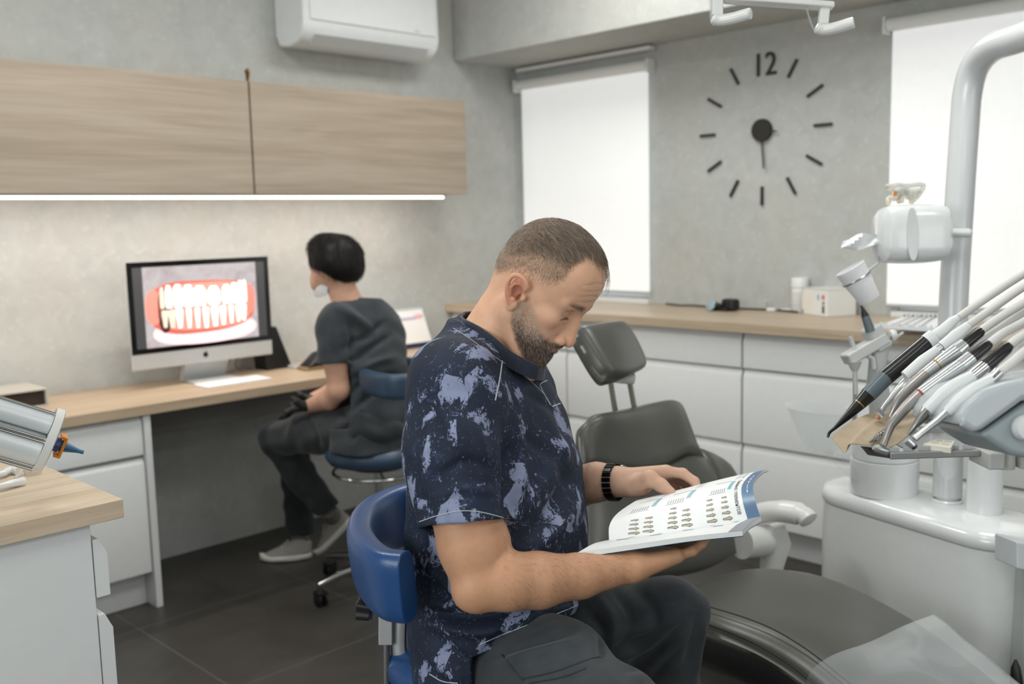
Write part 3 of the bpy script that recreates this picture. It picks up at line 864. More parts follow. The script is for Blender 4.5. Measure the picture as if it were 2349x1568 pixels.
# near (right) arm
a = SDF((-.175, -.47, 1.42), (.41, -.05, 1.88), 0.0018)
sh, el, wr = cc(1050, 930, 1.56), cc(1102, 1328, 1.505), cc(1442, 1296, 1.600)
a.chain([sh, cc(1058, 1130, 1.535), cc(1085, 1250, 1.515), el], [.058, .056, .051, .044], .02)
a.chain([cc(1098, 1345, 1.50), cc(1165, 1332, 1.505), cc(1235, 1330, 1.525), cc(1330, 1320, 1.56), wr], [.0385, .0435, .0420, .0340, .0275], .012)
a.ell(cc(1082, 1362, 1.495), (.022, .020, .022), .02)
a.ell(cc(1126, 1250, 1.525), (.026, .034, .030), .02)       # biceps
Wn = wr; Dn = unit(cc(1590, 1254, 1.68)-wr); Un = unit(np.array([0.05, -1, -.15])); Un = unit(Un-Dn*(Un@Dn)); Sn = np.cross(Dn, Un)  # back of hand faces down
if Sn[2] > 0: Sn = -Sn                                  # thumb side towards the camera
Sn = -Sn
# palm up beneath the book; little-finger side towards the camera
tn = lambda p: Wn+Dn*p[0]+Un*p[1]+Sn*p[2]
for j, (o, L, r) in enumerate(((-.030, .078, .0125), (-.011, .084, .0135), (.009, .086, .0135), (.028, .083, .0130))):
    a.cap(tn((.000, .004, o*.55)), tn((L, .001, o)), .019, r, .014)
a.ell(tn((.035, -.002, .020)), (.030, .016, .022), .012)
FNGn = (((.078, .001, -.030), (.110, -.001, -.035), (.132, -.008, -.036), (.146, -.018, -.035)),
        ((.084, .001, -.011), (.124, .000, -.013), (.150, -.004, -.013), (.170, -.012, -.012)),
        ((.086, .001, .009), (.130, -.001, .010), (.158, -.006, .010), (.178, -.014, .010)),
        ((.083, .001, .028), (.122, -.003, .031), (.147, -.008, .032), (.164, -.016, .032)))
for j, f in enumerate(FNGn):
    r = [.0100, .0092, .0084, .0072] if j in (1, 2) else [.0092, .0085, .0077, .0066]
    a.chain([tn(q) for q in f], r, .004)
a.chain([tn((.020, -.004, .030)), tn((.052, -.010, .056)), tn((.082, -.012, .066)), tn((.105, -.014, .068))], [.017, .0130, .0110, .0090], .008)
AV, AQ = a.mesh(2)
# far (left) arm
b = SDF((-.02, -.44, 1.74), (.38, -.17, 2.02), 0.0014)
elf, wf = cc(1235, 1175, 1.95), cc(1412, 1104, 1.835)
b.chain([elf, cc(1310, 1118, 1.89), cc(1370, 1105, 1.855), wf], [.046, .042, .0355, .0290], .012, sq=None)
Df = unit(cc(1528, 1090, 1.850)-wf); Uf = np.array([0.10, .93, .30]); Uf = unit(Uf-Df*(Uf@Df)); Sf = np.cross(Df, Uf)
if Sf[2] > 0: Sf = -Sf                                   # thumb side towards the camera
tf = lambda p: wf+Df*p[0]+Uf*p[1]+Sf*p[2]
for j, (o, L, r) in enumerate(((.026, .092, .0125), (.007, .095, .0135), (-.012, .090, .0130), (-.030, .082, .0120))):
    b.cap(tf((.004, -.001, o*.6)), tf((L, .004, o)), .0200, r, .014)
b.ell(tf((.030, -.018, .018)), (.032, .018, .020), .014)
FNGf = (((.092, .004, .026), (.122, -.004, .030), (.140, -.022, .034), (.143, -.046, .040)),
        ((.095, .004, .007), (.130, -.003, .006), (.149, -.022, .004), (.150, -.044, .002)),
        ((.090, .004, -.012), (.124, -.004, -.014), (.142, -.022, -.015), (.143, -.042, -.015)),
        ((.082, .004, -.030), (.110, -.004, -.033), (.126, -.018, -.034), (.128, -.036, -.033)))
for j, f in enumerate(FNGf):
    r = [.0105, .0098, .0090, .0078] if j < 3 else [.0092, .0085, .0077, .0066]
    b.chain([tf(q) for q in f], r, .004)
THf = [tf((.022, -.016, .026)), cc(1490, 1097, 1.788), cc(1517, 1113, 1.778), cc(1538, 1128, 1.770)]
b.chain(THf, [.0180, .0145, .0115, .0092], .008)
BV, BQ = b.mesh(2)
def skincol(V, warm=0.0):
    c = np.repeat(np.array(rgb(196, 148, 116)[:3])[None], len(V), 0); return c
parts = [head_part, (cam2w(AV), AQ, skincol(AV)), (cam2w(BV), BQ, np.repeat(np.array(rgb(212, 172, 148)[:3])[None], len(BV), 0))]
V_, Q_, C_ = join_meshes(parts)
mesh_obj('body', V_, Q_, SKIN, man, C_)
# ---- hair, beard, brows, lashes
HT = HQ
fa = rng.integers(0, len(HQ), 900000)
wts = rng.dirichlet((1, 1, 1, 1), len(fa))
RP = (HV[HQ[fa]]*wts[:, :, None]).sum(1); RN = HN[HQ[fa, 0]]
rx, ry, rz = RP.T
earm = (np.abs(ry) > .0785)*(np.abs(rx+.010) < .036)*(np.abs(rz-.004) < .042)
HAIR = tint_mat('hair', 0.5, var=0.15, vscale=400, spec=0.5, sheen=.2)
def pick(dens, n):
    p = dens*(1-earm); idx = np.where(rng.random(len(p)) < p*n/(p.sum()+1e-9))[0]; return idx
def flow(tgt, lift, curl=0.0, seed=0):
    ph = rng.random((3, len(tgt)))*6.28
    def fn(p, k):
        d = tgt.copy()
        if curl:
            d += curl*np.stack([np.sin(ph[0]+k*1.9), np.sin(ph[1]+k*2.3), np.sin(ph[2]+k*2.1)], 1)
        d /= np.linalg.norm(d, axis=1, keepdims=True); return d
    return fn
def tang(d, n):
    d = d-n*(d*n).sum(1, keepdims=True); return d/(np.linalg.norm(d, axis=1, keepdims=True)+1e-9)
def mixcol(n, a, b, g, pg, p=None):
    t = rng.random(n)[:, None]
    if p is not None: t = np.clip(t*.45+.55*(.5+.5*np.sin(p[:, 0:1]*260+3*np.sin(p[:, 1:2]*310)+2*np.sin(p[:, 2:3]*230))), 0, 1)
    c = np.array(rgb(*a)[:3])*(1-t)+np.array(rgb(*b)[:3])*t
    m = rng.random(n) < pg; c[m] = np.array(rgb(*g)[:3])*(0.75+0.35*rng.random((m.sum(), 1))); return c
# crown hair, combed forwards and to the right
i = pick(hair_density(rx, ry, rz), 15000); p, n = RP[i], RN[i]
base = np.stack([np.full(len(i), 1.0), -.25-6*p[:, 1], -.2-1.2*(p[:, 0] > .04)], 1)+rng.normal(0, .22, (len(i), 3))
base[:, 0] -= 1.3*sm01(-p[:, 0], .045, .08)
t_ = tang(base, n)
_lw = np.interp(p[:, 0], [-.1, -.06, -.035, .007, .038, .06], [.022, .026, .052, .070, .078, .085])
L = (.010+.013*rng.random(len(i)))*(.28+.9*sm01(p[:, 2]-_lw, .0, .045))*(1-.45*sm01(-p[:, 0], .02, .08))
def fn(q, k, t_=t_, n=n):
    d = t_+n*(0.24-0.13*k)+np.array([0, 0, -.10*k]); return d/np.linalg.norm(d, axis=1, keepdims=True)
w_ = lambda f: (lambda q, k: hdir(f(q, k)))
strands(h2w(p-n*.0006), w_(fn), L, 3, 0.00017, HAIR, 'hair', man, mixcol(len(i), (72, 55, 42), (150, 124, 100), (196, 180, 160), .20, p))
# locks hanging over the forehead
i = np.where((np.abs(ry-.010) < .026)*(rx > .058)*(rx < .088)*(rz > .088)*(rng.random(len(rx)) < .07))[0][:80]; p, n = RP[i], RN[i]
t_ = tang(np.stack([np.full(len(i), 1.0), -.12+rng.normal(0, .12, len(i)), np.full(len(i), -.35)], 1), n)
def fn2(q, k, t_=t_, n=n):
    d = t_+n*(0.12-.05*k)+np.array([0.10, 0, -.16*k]); return d/np.linalg.norm(d, axis=1, keepdims=True)
strands(h2w(p-n*.0006), w_(fn2), .026+.020*rng.random(len(i)), 5, 0.00014, HAIR, 'fringe', man, mixcol(len(i), (84, 66, 50), (124, 102, 82), (160, 146, 130), .2))
# cropped sides
i = pick(fade_density(rx, ry, rz)*(1-.6*hair_density(rx, ry, rz)), 26000); p, n = RP[i], RN[i]
t_ = tang(np.stack([.35+0*p[:, 0], 0*p[:, 0], -1+0*p[:, 0]], 1)+rng.normal(0, .25, (len(i), 3)), n)
L = .0015+.0055*fade_density(*p.T)*rng.random(len(i))
def fn3(q, k, t_=t_, n=n): d = t_+n*.45; return d/np.linalg.norm(d, axis=1, keepdims=True)
strands(h2w(p-n*.0004), w_(fn3), L, 1, 0.00011, HAIR, 'cropped_hair', man, mixcol(len(i), (104, 82, 64), (150, 124, 102), (196, 180, 162), .35))
# beard
i = pick(beard_density(rx, ry, rz)*(1-.35*sm01(rz, -.06, -.01)), 12000); p, n = RP[i], RN[i]
t_ = tang(np.stack([.35+.5*(p[:, 2] < -.05), 0*p[:, 0], -1+0*p[:, 0]], 1)+rng.normal(0, .35, (len(i), 3)), n)
mo = (p[:, 0] > .085)*(p[:, 2] > -.05)
L = (.0042+.0046*rng.random(len(i)))*(0.50+0.45*sm01(-p[:, 2], .03, .075)); L[mo] = .0030+.0022*rng.random(mo.sum())
ph = rng.random((3, len(i)))*6.28
def fn4(q, k, t_=t_, n=n):
    d = t_+n*(.75-.2*k)+.45*np.stack([np.sin(ph[0]+k*2), np.sin(ph[1]+k*2.2), np.sin(ph[2]+k*1.8)], 1)
    return d/np.linalg.norm(d, axis=1, keepdims=True)
up_ = sm01(p[:, 2], -.070, -.015)
bc = mixcol(len(i), (50, 38, 31), (104, 80, 62), (168, 150, 132), .20, p)
g_ = rng.random(len(i)) < (.10+.88*up_)*(~mo)
bc[g_] = np.array(rgb(240, 230, 215)[:3])*(.8+.4*rng.random((g_.sum(), 1)))
strands(h2w(p-n*.0005), w_(fn4), L, 3, 0.00015, HAIR, 'beard', man, bc)
# brows and lashes
for s in (-1, 1):
    i = np.where((rx > .06)*(ry*s > 0)*(np.abs(rz-.033-.10*(np.abs(ry)-.03)) < .0042*(1.25-(np.abs(ry)-.012)*28).clip(.25, 1.2))*(np.abs(np.abs(ry)-.031) < .019)*(rng.random(len(rx)) < .14))[0]; p, n = RP[i], RN[i]
    t_ = tang(np.stack([-.3+0*p[:, 0], np.sign(p[:, 1]), .25+0*p[:, 0]], 1)+rng.normal(0, .2, (len(i), 3)), n)
    def fn5(q, k, t_=t_, n=n): d = t_+n*.18; return d/np.linalg.norm(d, axis=1, keepdims=True)
    strands(h2w(p-n*.0004), w_(fn5), .006+.003*rng.random(len(i)), 2, 0.00010, HAIR, 'eyebrow', man, mixcol(len(i), (96, 70, 54), (128, 98, 76), (150, 130, 110), .1))
for s in (-1, 1):
    f = np.linspace(0, 1, 60)
    lr = np.stack([.0910-.0050*f, s*(.020+.025*f), .0066-.002*f], 1)
    ld = np.stack([.8+0*f, s*(.1+.5*f), -.75+0*f], 1)+rng.normal(0, .1, (60, 3))
    def fn6(q, k, ld=ld): d = ld.copy(); d[:, 2] += .4*k; return hdir(d/np.linalg.norm(d, axis=1, keepdims=True))
    strands(h2w(lr), fn6, np.full(60, .0050), 3, 0.00013, HAIR, 'eyelashes', man, np.repeat(np.array([rgb(40, 30, 25)[:3]]), 60, 0))

# fine hair on the forearms
for VV, QQ, lo_, hi_, nm, cnt in ((AV, AQ, 1150, 1450, 'arm_hair', 2600), (BV, BQ, 1330, 1400, 'arm_hair', 500)):
    Vw = cam2w(VV); NN = vnormals(Vw, QQ); uu_ = CX+F_PX*VV[:, 0]/VV[:, 2]
    idx = np.where((uu_ > lo_) & (uu_ < hi_))[0]; idx = rng.choice(idx, cnt); rt = Vw[idx]; nn = NN[idx]
    dd = tang(np.repeat((AR*.6-AU*.8)[None], cnt, 0)+rng.normal(0, .35, (cnt, 3)), nn)
    def fa_(q, k, dd=dd, nn=nn): d = dd+nn*(.25-.1*k); return d/np.linalg.norm(d, axis=1, keepdims=True)
    strands(rt-nn*.0003, fa_, .006+.005*rng.random(cnt), 2, .00006, HAIR, nm, man, mixcol(cnt, (70, 48, 34), (104, 76, 56), (130, 100, 76), .2))
# ---- clothes
def camo_mat():
    t = NT('navy_camouflage_print_cloth')
    v = t.pos()
    w1 = t.new('ShaderNodeTexNoise'); w1.inputs['Scale'].default_value = 9; w1.inputs['Detail'].default_value = 2; t.link(v, w1.inputs['Vector'])
    sc = t.new('ShaderNodeVectorMath', operation='SCALE'); sc.inputs['Scale'].default_value = 0.055; t.link(w1.outputs[1], sc.inputs[0])
    ad = t.new('ShaderNodeVectorMath', operation='ADD'); t.link(v, ad.inputs[0]); t.link(sc.outputs[0], ad.inputs[1]); vv = ad.outputs[0]
    m = t.new('ShaderNodeMapping'); m.inputs['Rotation'].default_value = (.6, .5, .9); m.inputs['Scale'].default_value = (1, 1.5, .75); t.link(vv, m.inputs['Vector'])
    big = t.noise(m.outputs[0], 15, 2, 0.5, 0.5)
    vor = t.new('ShaderNodeTexVoronoi', feature='F1'); vor.inputs['Scale'].default_value = 21; t.link(m.outputs[0], vor.inputs['Vector'])
    vcol = t.new('ShaderNodeSeparateColor'); t.link(vor.outputs['Color'], vcol.inputs[0])
    edge = t.noise(m.outputs[0], 75, 5, 0.78, 0.8)
    streak = t.noise(t.pos((1.2, 1.2, .45), (.5, .3, .2)), 70, 5, 0.75, 1.5)
    fine = t.noise(v, 300, 3, 0.7, 0.3)
    spl = t.noise(m.outputs[0], 95, 4, 0.75, 1.2)
    A1 = t.math('ADD', t.math('MULTIPLY', big, .8), t.math('MULTIPLY', t.math('SUBTRACT', edge, 0.5), 0.55))
    A1 = t.math('ADD', A1, t.math('MULTIPLY', t.math('SUBTRACT', vcol.outputs[0], 0.5), 0.30))
    A1 = t.math('ADD', A1, t.math('MULTIPLY', t.math('SUBTRACT', 0.40, vor.outputs[0]), 0.22))
    A1 = t.math('ADD', A1, t.math('MULTIPLY', t.math('SUBTRACT', fine, 0.5), 0.16))
    P1 = t.math('GREATER_THAN', A1, 0.530)
    holes = t.math('GREATER_THAN', streak, 0.375)
    P1 = t.math('MULTIPLY', P1, holes)
    near = t.math('GREATER_THAN', big, 0.44)
    P2 = t.math('MULTIPLY', t.math('GREATER_THAN', spl, 0.640), near)
    P3 = t.math('MULTIPLY', t.math('GREATER_THAN', streak, 0.635), t.math('GREATER_THAN', vcol.outputs[1], .45))
    pat = t.math('MAXIMUM', t.math('MAXIMUM', P1, P2), P3)
    pat2 = t.math('MULTIPLY', t.math('GREATER_THAN', t.noise(m.outputs[0], 40, 5, 0.75, 0.9), 0.60), 0.30)
    base = t.ramp(t.noise(v, 14, 3), [(0.35, rgb(28, 35, 51)), (0.7, rgb(36, 45, 64))])
    lil = t.ramp(t.noise(v, 40, 3), [(0.3, rgb(116, 124, 152)), (0.75, rgb(140, 148, 176))])
    c = t.mix(pat2, base, rgb(70, 84, 116)); c = t.mix(pat, c, lil)
    t.col(c); t.b.inputs['Roughness'].default_value = 0.72; t.b.inputs['Specular IOR Level'].default_value = 0.25
    t.bump(t.noise(v, 900, 2), 0.25, 0.0006)
    return t.m
CAMO = camo_mat()
NAVY = mat('navy_ribbed_knit', (30, 38, 58), 0.8, var=.06, sheen=.2)
STITCH = mat('pale_stitching', (172, 178, 184), 0.7)
def cloth(name, c0, c1, rough=0.85):
    t = NT(name); v = t.pos()
    t.col(t.ramp(t.noise(v, 25, 4), [(0.3, rgb(*c0)), (0.7, rgb(*c1))])); t.b.inputs['Roughness'].default_value = rough
    t.b.inputs['Specular IOR Level'].default_value = 0.2; t.b.inputs['Sheen Weight'].default_value = 0.15
    t.bump(t.noise(v, 1100, 2), 0.3, 0.0006); return t.m
TROUS = cloth('charcoal_twill', (52, 56, 60), (64, 68, 72))
FWm = unit(AR*cos(radians(20))-AF*sin(radians(20)))          # where his chest points, in world axes
def tocam(d): return np.array([d@AR, d@AU, d@AF])
UPc = tocam(np.array([0, 0, 1.])); FWc = tocam(FWm)
def sec(u0, u1, v, d, b):
    """torso section between the picture columns u0, u1 at height v: half size across b"""
    c = cc((u0+u1)/2, v, d); hw = (u1-u0)/2/F_PX*d
    a_ = sqrt(max(hw*hw-(b*sin(radians(20)))**2, 0.0025))/cos(radians(20))
    return (c, a_, b)
s = SDF((-.26, -.60, 1.38), (.17, .06, 2.06), 0.0027)
s.loft([sec(1062, 1160, 735, 1.725, .060), sec(1042, 1195, 762, 1.72, .085), sec(1010, 1220, 800, 1.72, .135), sec(982, 1243, 850, 1.72, .175),
        sec(962, 1275, 915, 1.72, .195), sec(950, 1305, 985, 1.725, .20), sec(945, 1328, 1070, 1.73, .20),
        sec(944, 1342, 1180, 1.74, .195), sec(946, 1344, 1300, 1.75, .195), sec(950, 1334, 1390, 1.76, .20), sec(952, 1300, 1470, 1.77, .205), sec(975, 1260, 1568, 1.78, .205), sec(985, 1240, 1620, 1.78, .20)], UPc, FWc, .01, 2.3)
s.cap(cc(1090, 800, 1.70), cc(1030, 880, 1.62), .060, .070, .03)
# sleeves
def sleeve(p0, p1, p2, r0, r1, r2, lo, hi):
    q = SDF(s.lo, s.lo+(s.n-1.5)*s.vox, s.vox)
    q.chain([p0, p1, p2], [r0, r1, r2], .02)
    n = unit(p2-p1); q.plane(p2, n)
    s.comb(tuple(slice(0, k) for k in s.n), q.d, .035, 'add')
    return n
RS = [cc(1050, 893, 1.575), cc(1038, 1035, 1.540), cc(1062, 1199, 1.520)]
sleeve(RS[0], RS[1], RS[2], .078, .0790, .0715, None, None)
sleeve(cc(1188, 905, 1.87), cc(1205, 1010, 1.90), cc(1222, 1120, 1.92), .066, .070, .066, None, None)
s.waves([((1, .5, .3), .16, 0.3, 1), ((-.4, 1, .5), .11, 1.7, .8), ((.8, -.7, .4), .075, 2.9, .5), ((.2, .9, -.6), .05, .6, .25)], .0016)
# hem: higher at the side vent, lower behind
hemL = [cc(1098, 1500, 1.58), cc(1345, 1398, 1.66), cc(1345, 1392, 1.9)]
n_ = unit(np.cross(hemL[1]-hemL[0], hemL[2]-hemL[0])); n_ = n_*(-1 if n_[1] > 0 else 1)
X, Y, Z = s.full()
e1 = (X-hemL[0][0])*n_[0]+(Y-hemL[0][1])*n_[1]+(Z-hemL[0][2])*n_[2]                  # below the front hem
vx = cc(1085, 1490, 1.6)[0]
e2 = vx-X                                                                          # behind the vent the back panel reaches lower
cut = np.maximum(e1, -np.maximum(e2, -1)*1.0)
s.d = np.maximum(s.d, np.minimum(e1, -e2).astype(np.float32))
# hollow for the arm
s.chain([RS[1], RS[2]+(RS[2]-RS[1])*.3], [.058, .061], .004, 'sub')
# neck opening: room for the neck, V at the front
nk = w2cam(HO+HF*(-.026)*.87); nbc = w2cam(P(1105, 800, 1.700))
s.cap(nk, nbc+unit(nbc-nk)*.0, .0575, .0600, .004, 'sub')
_cc = w2cam(np.mean([P(1052, 743, 1.72), P(1122, 789, 1.631), P(1236, 852, 1.722), P(1180, 772, 1.788)], 0))
_ax = unit(tocam(unit(HO-P(1105, 800, 1.70))*0.75+np.array([0, 0, .5])))
s.cap(_cc+_ax*.066, _cc+_ax*.16, .096, .10, .004, 'sub')
SV, SQ = s.mesh(3)
def crease(V, Q, folds):
    """press soft folds into the near side of a cloth surface: (points in the picture, width px, depth m)"""
    N = vnormals(V, Q); u = CX+F_PX*V[:, 0]/V[:, 2]; v = CY-F_PX*V[:, 1]/V[:, 2]
    face = sm01(-(N*V).sum(1)/np.linalg.norm(V, axis=1), -.05, .35)
    D = np.zeros(len(V))
    for pts, w, dep in folds:
        p = np.array(catmull([(a_, b_, 0) for a_, b_ in pts], 6))[:, :2]; best = np.full(len(V), 1e9); bt = np.zeros(len(V))
        for k in range(len(p)-1):
            a_, b_ = p[k], p[k+1]; ab = b_-a_; t_ = np.clip(((u-a_[0])*ab[0]+(v-a_[1])*ab[1])/(ab@ab+1e-9), 0, 1)
            d_ = np.hypot(u-a_[0]-t_*ab[0], v-a_[1]-t_*ab[1]); m_ = d_ < best; best[m_] = d_[m_]; bt[m_] = ((k+t_)/(len(p)-1))[m_]
        D += 1.5*dep*np.exp(-(best/w)**2)*np.sin(pi*np.clip(bt, .02, .98))**.5
    return V+N*(D*face)[:, None]
SV = crease(SV, SQ, [
    ([(1160, 985), (1172, 1080), (1162, 1190)], 13, -.012), ([(1185, 960), (1195, 1060), (1182, 1180)], 16, .006),
    ([(1205, 1245), (1270, 1160), (1325, 1060)], 16, -.007), ([(1190, 1190), (1245, 1110), (1300, 1010)], 16, .006), ([(1230, 1265), (1300, 1190), (1342, 1120)], 14, .005),
    ([(1200, 1000), (1260, 1040), (1310, 1110)], 14, -.005), ([(1240, 930), (1275, 1000), (1318, 1090)], 12, .004),
    ([(985, 1405), (1100, 1418), (1240, 1392), (1330, 1370)], 11, -.012), ([(985, 1432), (1100, 1446), (1240, 1418)], 14, .009), ([(990, 1380), (1100, 1393)], 10, .007),
    ([(965, 1290), (1010, 1360), (1065, 1398)], 12, -.008), ([(955, 1230), (975, 1300), (1000, 1350)], 12, .006),
    ([(945, 1060), (960, 1130), (985, 1190)], 12, -.006), ([(1010, 1090), (1070, 1060), (1135, 1075)], 14, -.004), ([(1000, 1140), (1060, 1120), (1140, 1130)], 12, .003),
    ([(1060, 960), (1100, 1010), (1110, 1080)], 16, .004), ([(985, 930), (1010, 990), (1020, 1060)], 14, -.004),
    ([(1105, 1500), (1140, 1470), (1165, 1420)], 12, -.006), ([(990, 1500), (1030, 1540), (1060, 1568)], 14, .006), ([(1000, 1460), (1050, 1500), (1085, 1530)], 12, -.006),
    ([(1205, 900), (1235, 915), (1270, 945)], 9, -.004), ([(1100, 1440), (1220, 1400), (1340, 1385)], 9, .004)])
SVw = cam2w(SV)
shirt = mesh_obj('shirt', SVw, SQ, CAMO, man)
SB = bvh_of(SVw, SQ)
def seam(pts, name='stitching', r=.0011, m=None, dbl=0, off=.0006):
    p = catmull([(u, v, 0) for u, v in pts], 6); q = onto(SB, [(a[0], a[1]) for a in p], off)
    if len(q) > 3: MB().tube(q, r, 6).build(name, m or STITCH, shirt)
seam([(962, 1196), (1000, 1183), (1048, 1172), (1090, 1172), (1130, 1180), (1154, 1187)], r=.0008)
seam([(1152, 828), (1146, 870), (1136, 918)], r=.0013)
seam([(1082, 790), (1072, 830), (1062, 880)], r=.0006, m=NAVY)
seam([(1040, 752), (1072, 772), (1110, 800), (1150, 828), (1200, 860), (1245, 900), (1265, 930)], r=.0006)
seam([(1100, 1478), (1160, 1452), (1230, 1425), (1290, 1402), (1342, 1380)], r=.0009)
seam([(1266, 932), (1285, 925)], r=.0012); seam([(1262, 928), (1243, 893), (1240, 880), (1255, 872)], r=.0010)
seam([(985, 1545), (1015, 1562), (1050, 1566)], r=.0010)
# ribbed collar
ring = [(1052, 743, 1.720), (1062, 752, 1.672), (1090, 766, 1.646), (1122, 789, 1.631), (1155, 818, 1.630), (1186, 837, 1.630), (1220, 852, 1.658), (1236, 852, 1.722), (1228, 820, 1.765), (1180, 772, 1.788), (1115, 738, 1.782), (1066, 733, 1.755)]
pc = catmull([P(*q) for q in ring]+[P(*ring[0])], 26)[:-1]; n0 = len(pc)
_c = np.mean(pc, 0); _a = unit(unit(HO-P(1105, 800, 1.70))*0.75+np.array([0, 0, .5]))
pc = [p+unit((p-_c)-_a*((p-_c)@_a))*.006+_a*.003 for p in pc]
cen = np.mean(pc, 0); mb = MB(); rings = []
axn = unit(HO-P(1105, 800, 1.70))*0.75+np.array([0, 0, .5]); axn = unit(axn)
for i in range(n0):
    p = pc[i]; t = unit(pc[(i+1) % n0]-pc[i-1]); o = p-cen; o = unit(o-axn*(o@axn)); w = unit(axn-t*(axn@t)); w2 = unit(w*.85-o*.42)
    rib = .0008*(1 if i % 2 else -1); th = .0028
    prof = [(-.013, -th), (-.006, -th), (.008, -th*.9), (.0125, -th*.4), (.0135, th*.3), (.0118, th+rib), (.004, th+.001+rib), (-.006, th+.001+rib), (-.013, th+rib)]
    nn = unit(np.cross(t, w2)); nn = nn if nn@o > 0 else -nn
    rings.append([p+w2*a+nn*b_ for a, b_ in prof])
mb.rings(rings, closed=True)
mb.build('collar', NAVY, shirt, smooth=70)

# ---- trousers
q = SDF((-.16, -1.30, 1.14), (.42, -.32, 2.10), 0.0034)
hipn, hipf = cc(1165, 1500, 1.675), cc(1185, 1480, 1.875)
kn, kf = cc(1420, 1655, 1.45), cc(1535, 1412, 1.845)
q.ell(cc(1130, 1505, 1.78), (.15, .12, .17), .03)
q.chain([hipn, (hipn+kn)/2+np.array([0, .006, 0]), kn], [.100, .090, .072], .03)
q.chain([hipf, cc(1370, 1440, 1.86), kf], [.098, .085, .068], .03)
ankf = cc(1500, 1568, 1.86)+(cc(1500, 1568, 1.86)-kf)*1.15
dn = tocam(np.array([0, 0, -1.]))
q.chain([kf, kf+dn*.16+tocam(-FWm)*.02, kf+dn*.40+tocam(-FWm)*.03], [.067, .070, .062], .03)
q.chain([kn, kn+dn*.16, kn+dn*.44], [.070, .066, .060], .03)
q.waves([((1, .3, .2), .10, 1.0, 1), ((.5, -1, .3), .07, 2.2, .7), ((-.2, .8, .8), .13, .4, 1)], .0022)
TV, TQ = q.mesh(3)
TV = crease(TV, TQ, [([(1400, 1490), (1470, 1470), (1560, 1440)], 12, -.007), ([(1440, 1535), (1510, 1490), (1580, 1420)], 13, -.009), ([(1420, 1510), (1490, 1480), (1570, 1425)], 10, .006),
    ([(1375, 1370), (1410, 1430), (1395, 1495)], 12, .006), ([(1405, 1350), (1445, 1410), (1430, 1480)], 11, -.006), ([(1450, 1340), (1500, 1400), (1500, 1460)], 14, -.004),
    ([(1570, 1530), (1597, 1450), (1603, 1400)], 10, -.006), ([(1590, 1560), (1612, 1480), (1612, 1410)], 8, .004), ([(1350, 1400), (1385, 1450), (1380, 1510)], 12, -.010),
    ([(1110, 1540), (1200, 1500), (1330, 1470)], 14, .005), ([(1130, 1510), (1230, 1475), (1340, 1440)], 12, -.005), ([(1480, 1568), (1530, 1520), (1580, 1470)], 10, -.005)])
TVw = cam2w(TV)
trousers = mesh_obj('trousers', TVw, TQ, TROUS, man)
TB = bvh_of(TVw, TQ)
SEAMC = mat('charcoal_seam', (44, 47, 50), 0.9)
for pts in ([(1150, 1500), (1200, 1560)], [(1200, 1556), (1270, 1540), (1350, 1512), (1376, 1506)], [(1215, 1566), (1290, 1552), (1345, 1532)]):
    p = catmull([(u, v, 0) for u, v in pts], 8); w = onto(TB, [(a[0], a[1]) for a in p], .0005)
    if len(w) > 3: MB().tube(w, .0012, 6).build('trouser_seam', SEAMC, trousers)
# shoes out of the picture but on the floor, so that he stands on something
SHOE = mat('black_clog', (30, 30, 32), 0.5)
for kk, dp in ((kn, kn+dn*.44), (kf, kf+dn*.40+tocam(-FWm)*.03)):
    w0 = cam2w(dp); base = np.array([w0[0], w0[1], 0.0]); L_ = unit(FWm*[1, 1, 0]); S_ = np.cross([0, 0, 1.], L_)
    rings = []
    for t in np.linspace(0, 1, 9):
        hw = .045*sqrt(max(.05, sin(pi*min(.97, max(.03, t)))))+.004; hh = .085-.045*t
        c = base+L_*(-.07+.27*t)
        rings.append([c+S_*hw*cos(a_)+np.array([0, 0, 1.])*(hh/2+hh/2*sin(a_)) for a_ in np.linspace(0, 2*pi, 16, endpoint=False)])
    MB().rings(rings).build('shoe', SHOE, man)
    q2 = MB().tube([w0, base+[0, 0, .05]], [.045, .040], 14); q2.build('sock', SHOE, man)

# ---- wristwatch on the far wrist
wc = cam2w(cc(1408, 1105, 1.838)); wa = cam2w(wf)-cam2w(cc(1370, 1105, 1.855)); wa = unit(wa)
WB = mat('black_watch_bracelet', (24, 25, 27), 0.25, 0.6); 
wt = thing('wristwatch', 'dark metal bracelet wristwatch on the far wrist of the seated man', 'watch', tuple(wc))
u_ = unit(np.cross(wa, AF)); v_ = np.cross(u_, wa); nl = 22
for i in range(nl):
    a0, a1 = 2*pi*i/nl+.03, 2*pi*(i+1)/nl-.03; m_ = MB(); rr = []
    for a_ in (a0, a1):
        d = u_*cos(a_)+v_*sin(a_)
        rr.append([wc+d*ra+wa*h_ for ra, h_ in ((.0335, -.009), (.0335, .009), (.0362, .008), (.0362, -.008))])
    m_.rings(rr).build('bracelet_link', WB, wt, bevel=.0006)
d = unit(v_*.9+u_*.2); d = d if d@AF > 0 else -d
MB().lathe([(0, 0), (.018, 0), (.019, .003), (.018, .008), (0, .008)], wc+d*.034, d, 28, cap=False).build('watch_case', STEEL, wt)
# ---------------------------------------------------------------- the open catalogue
bk = thing('catalogue', 'open softcover catalogue of metal dental parts held by the reading man', 'book', tuple(P(1550, 1190, 1.68)))
PAGE = mat('white_page', (236, 237, 238), 0.45); EDGEP = mat('page_edges', (222, 222, 220), 0.7)
def page_mat():
    return PAGE
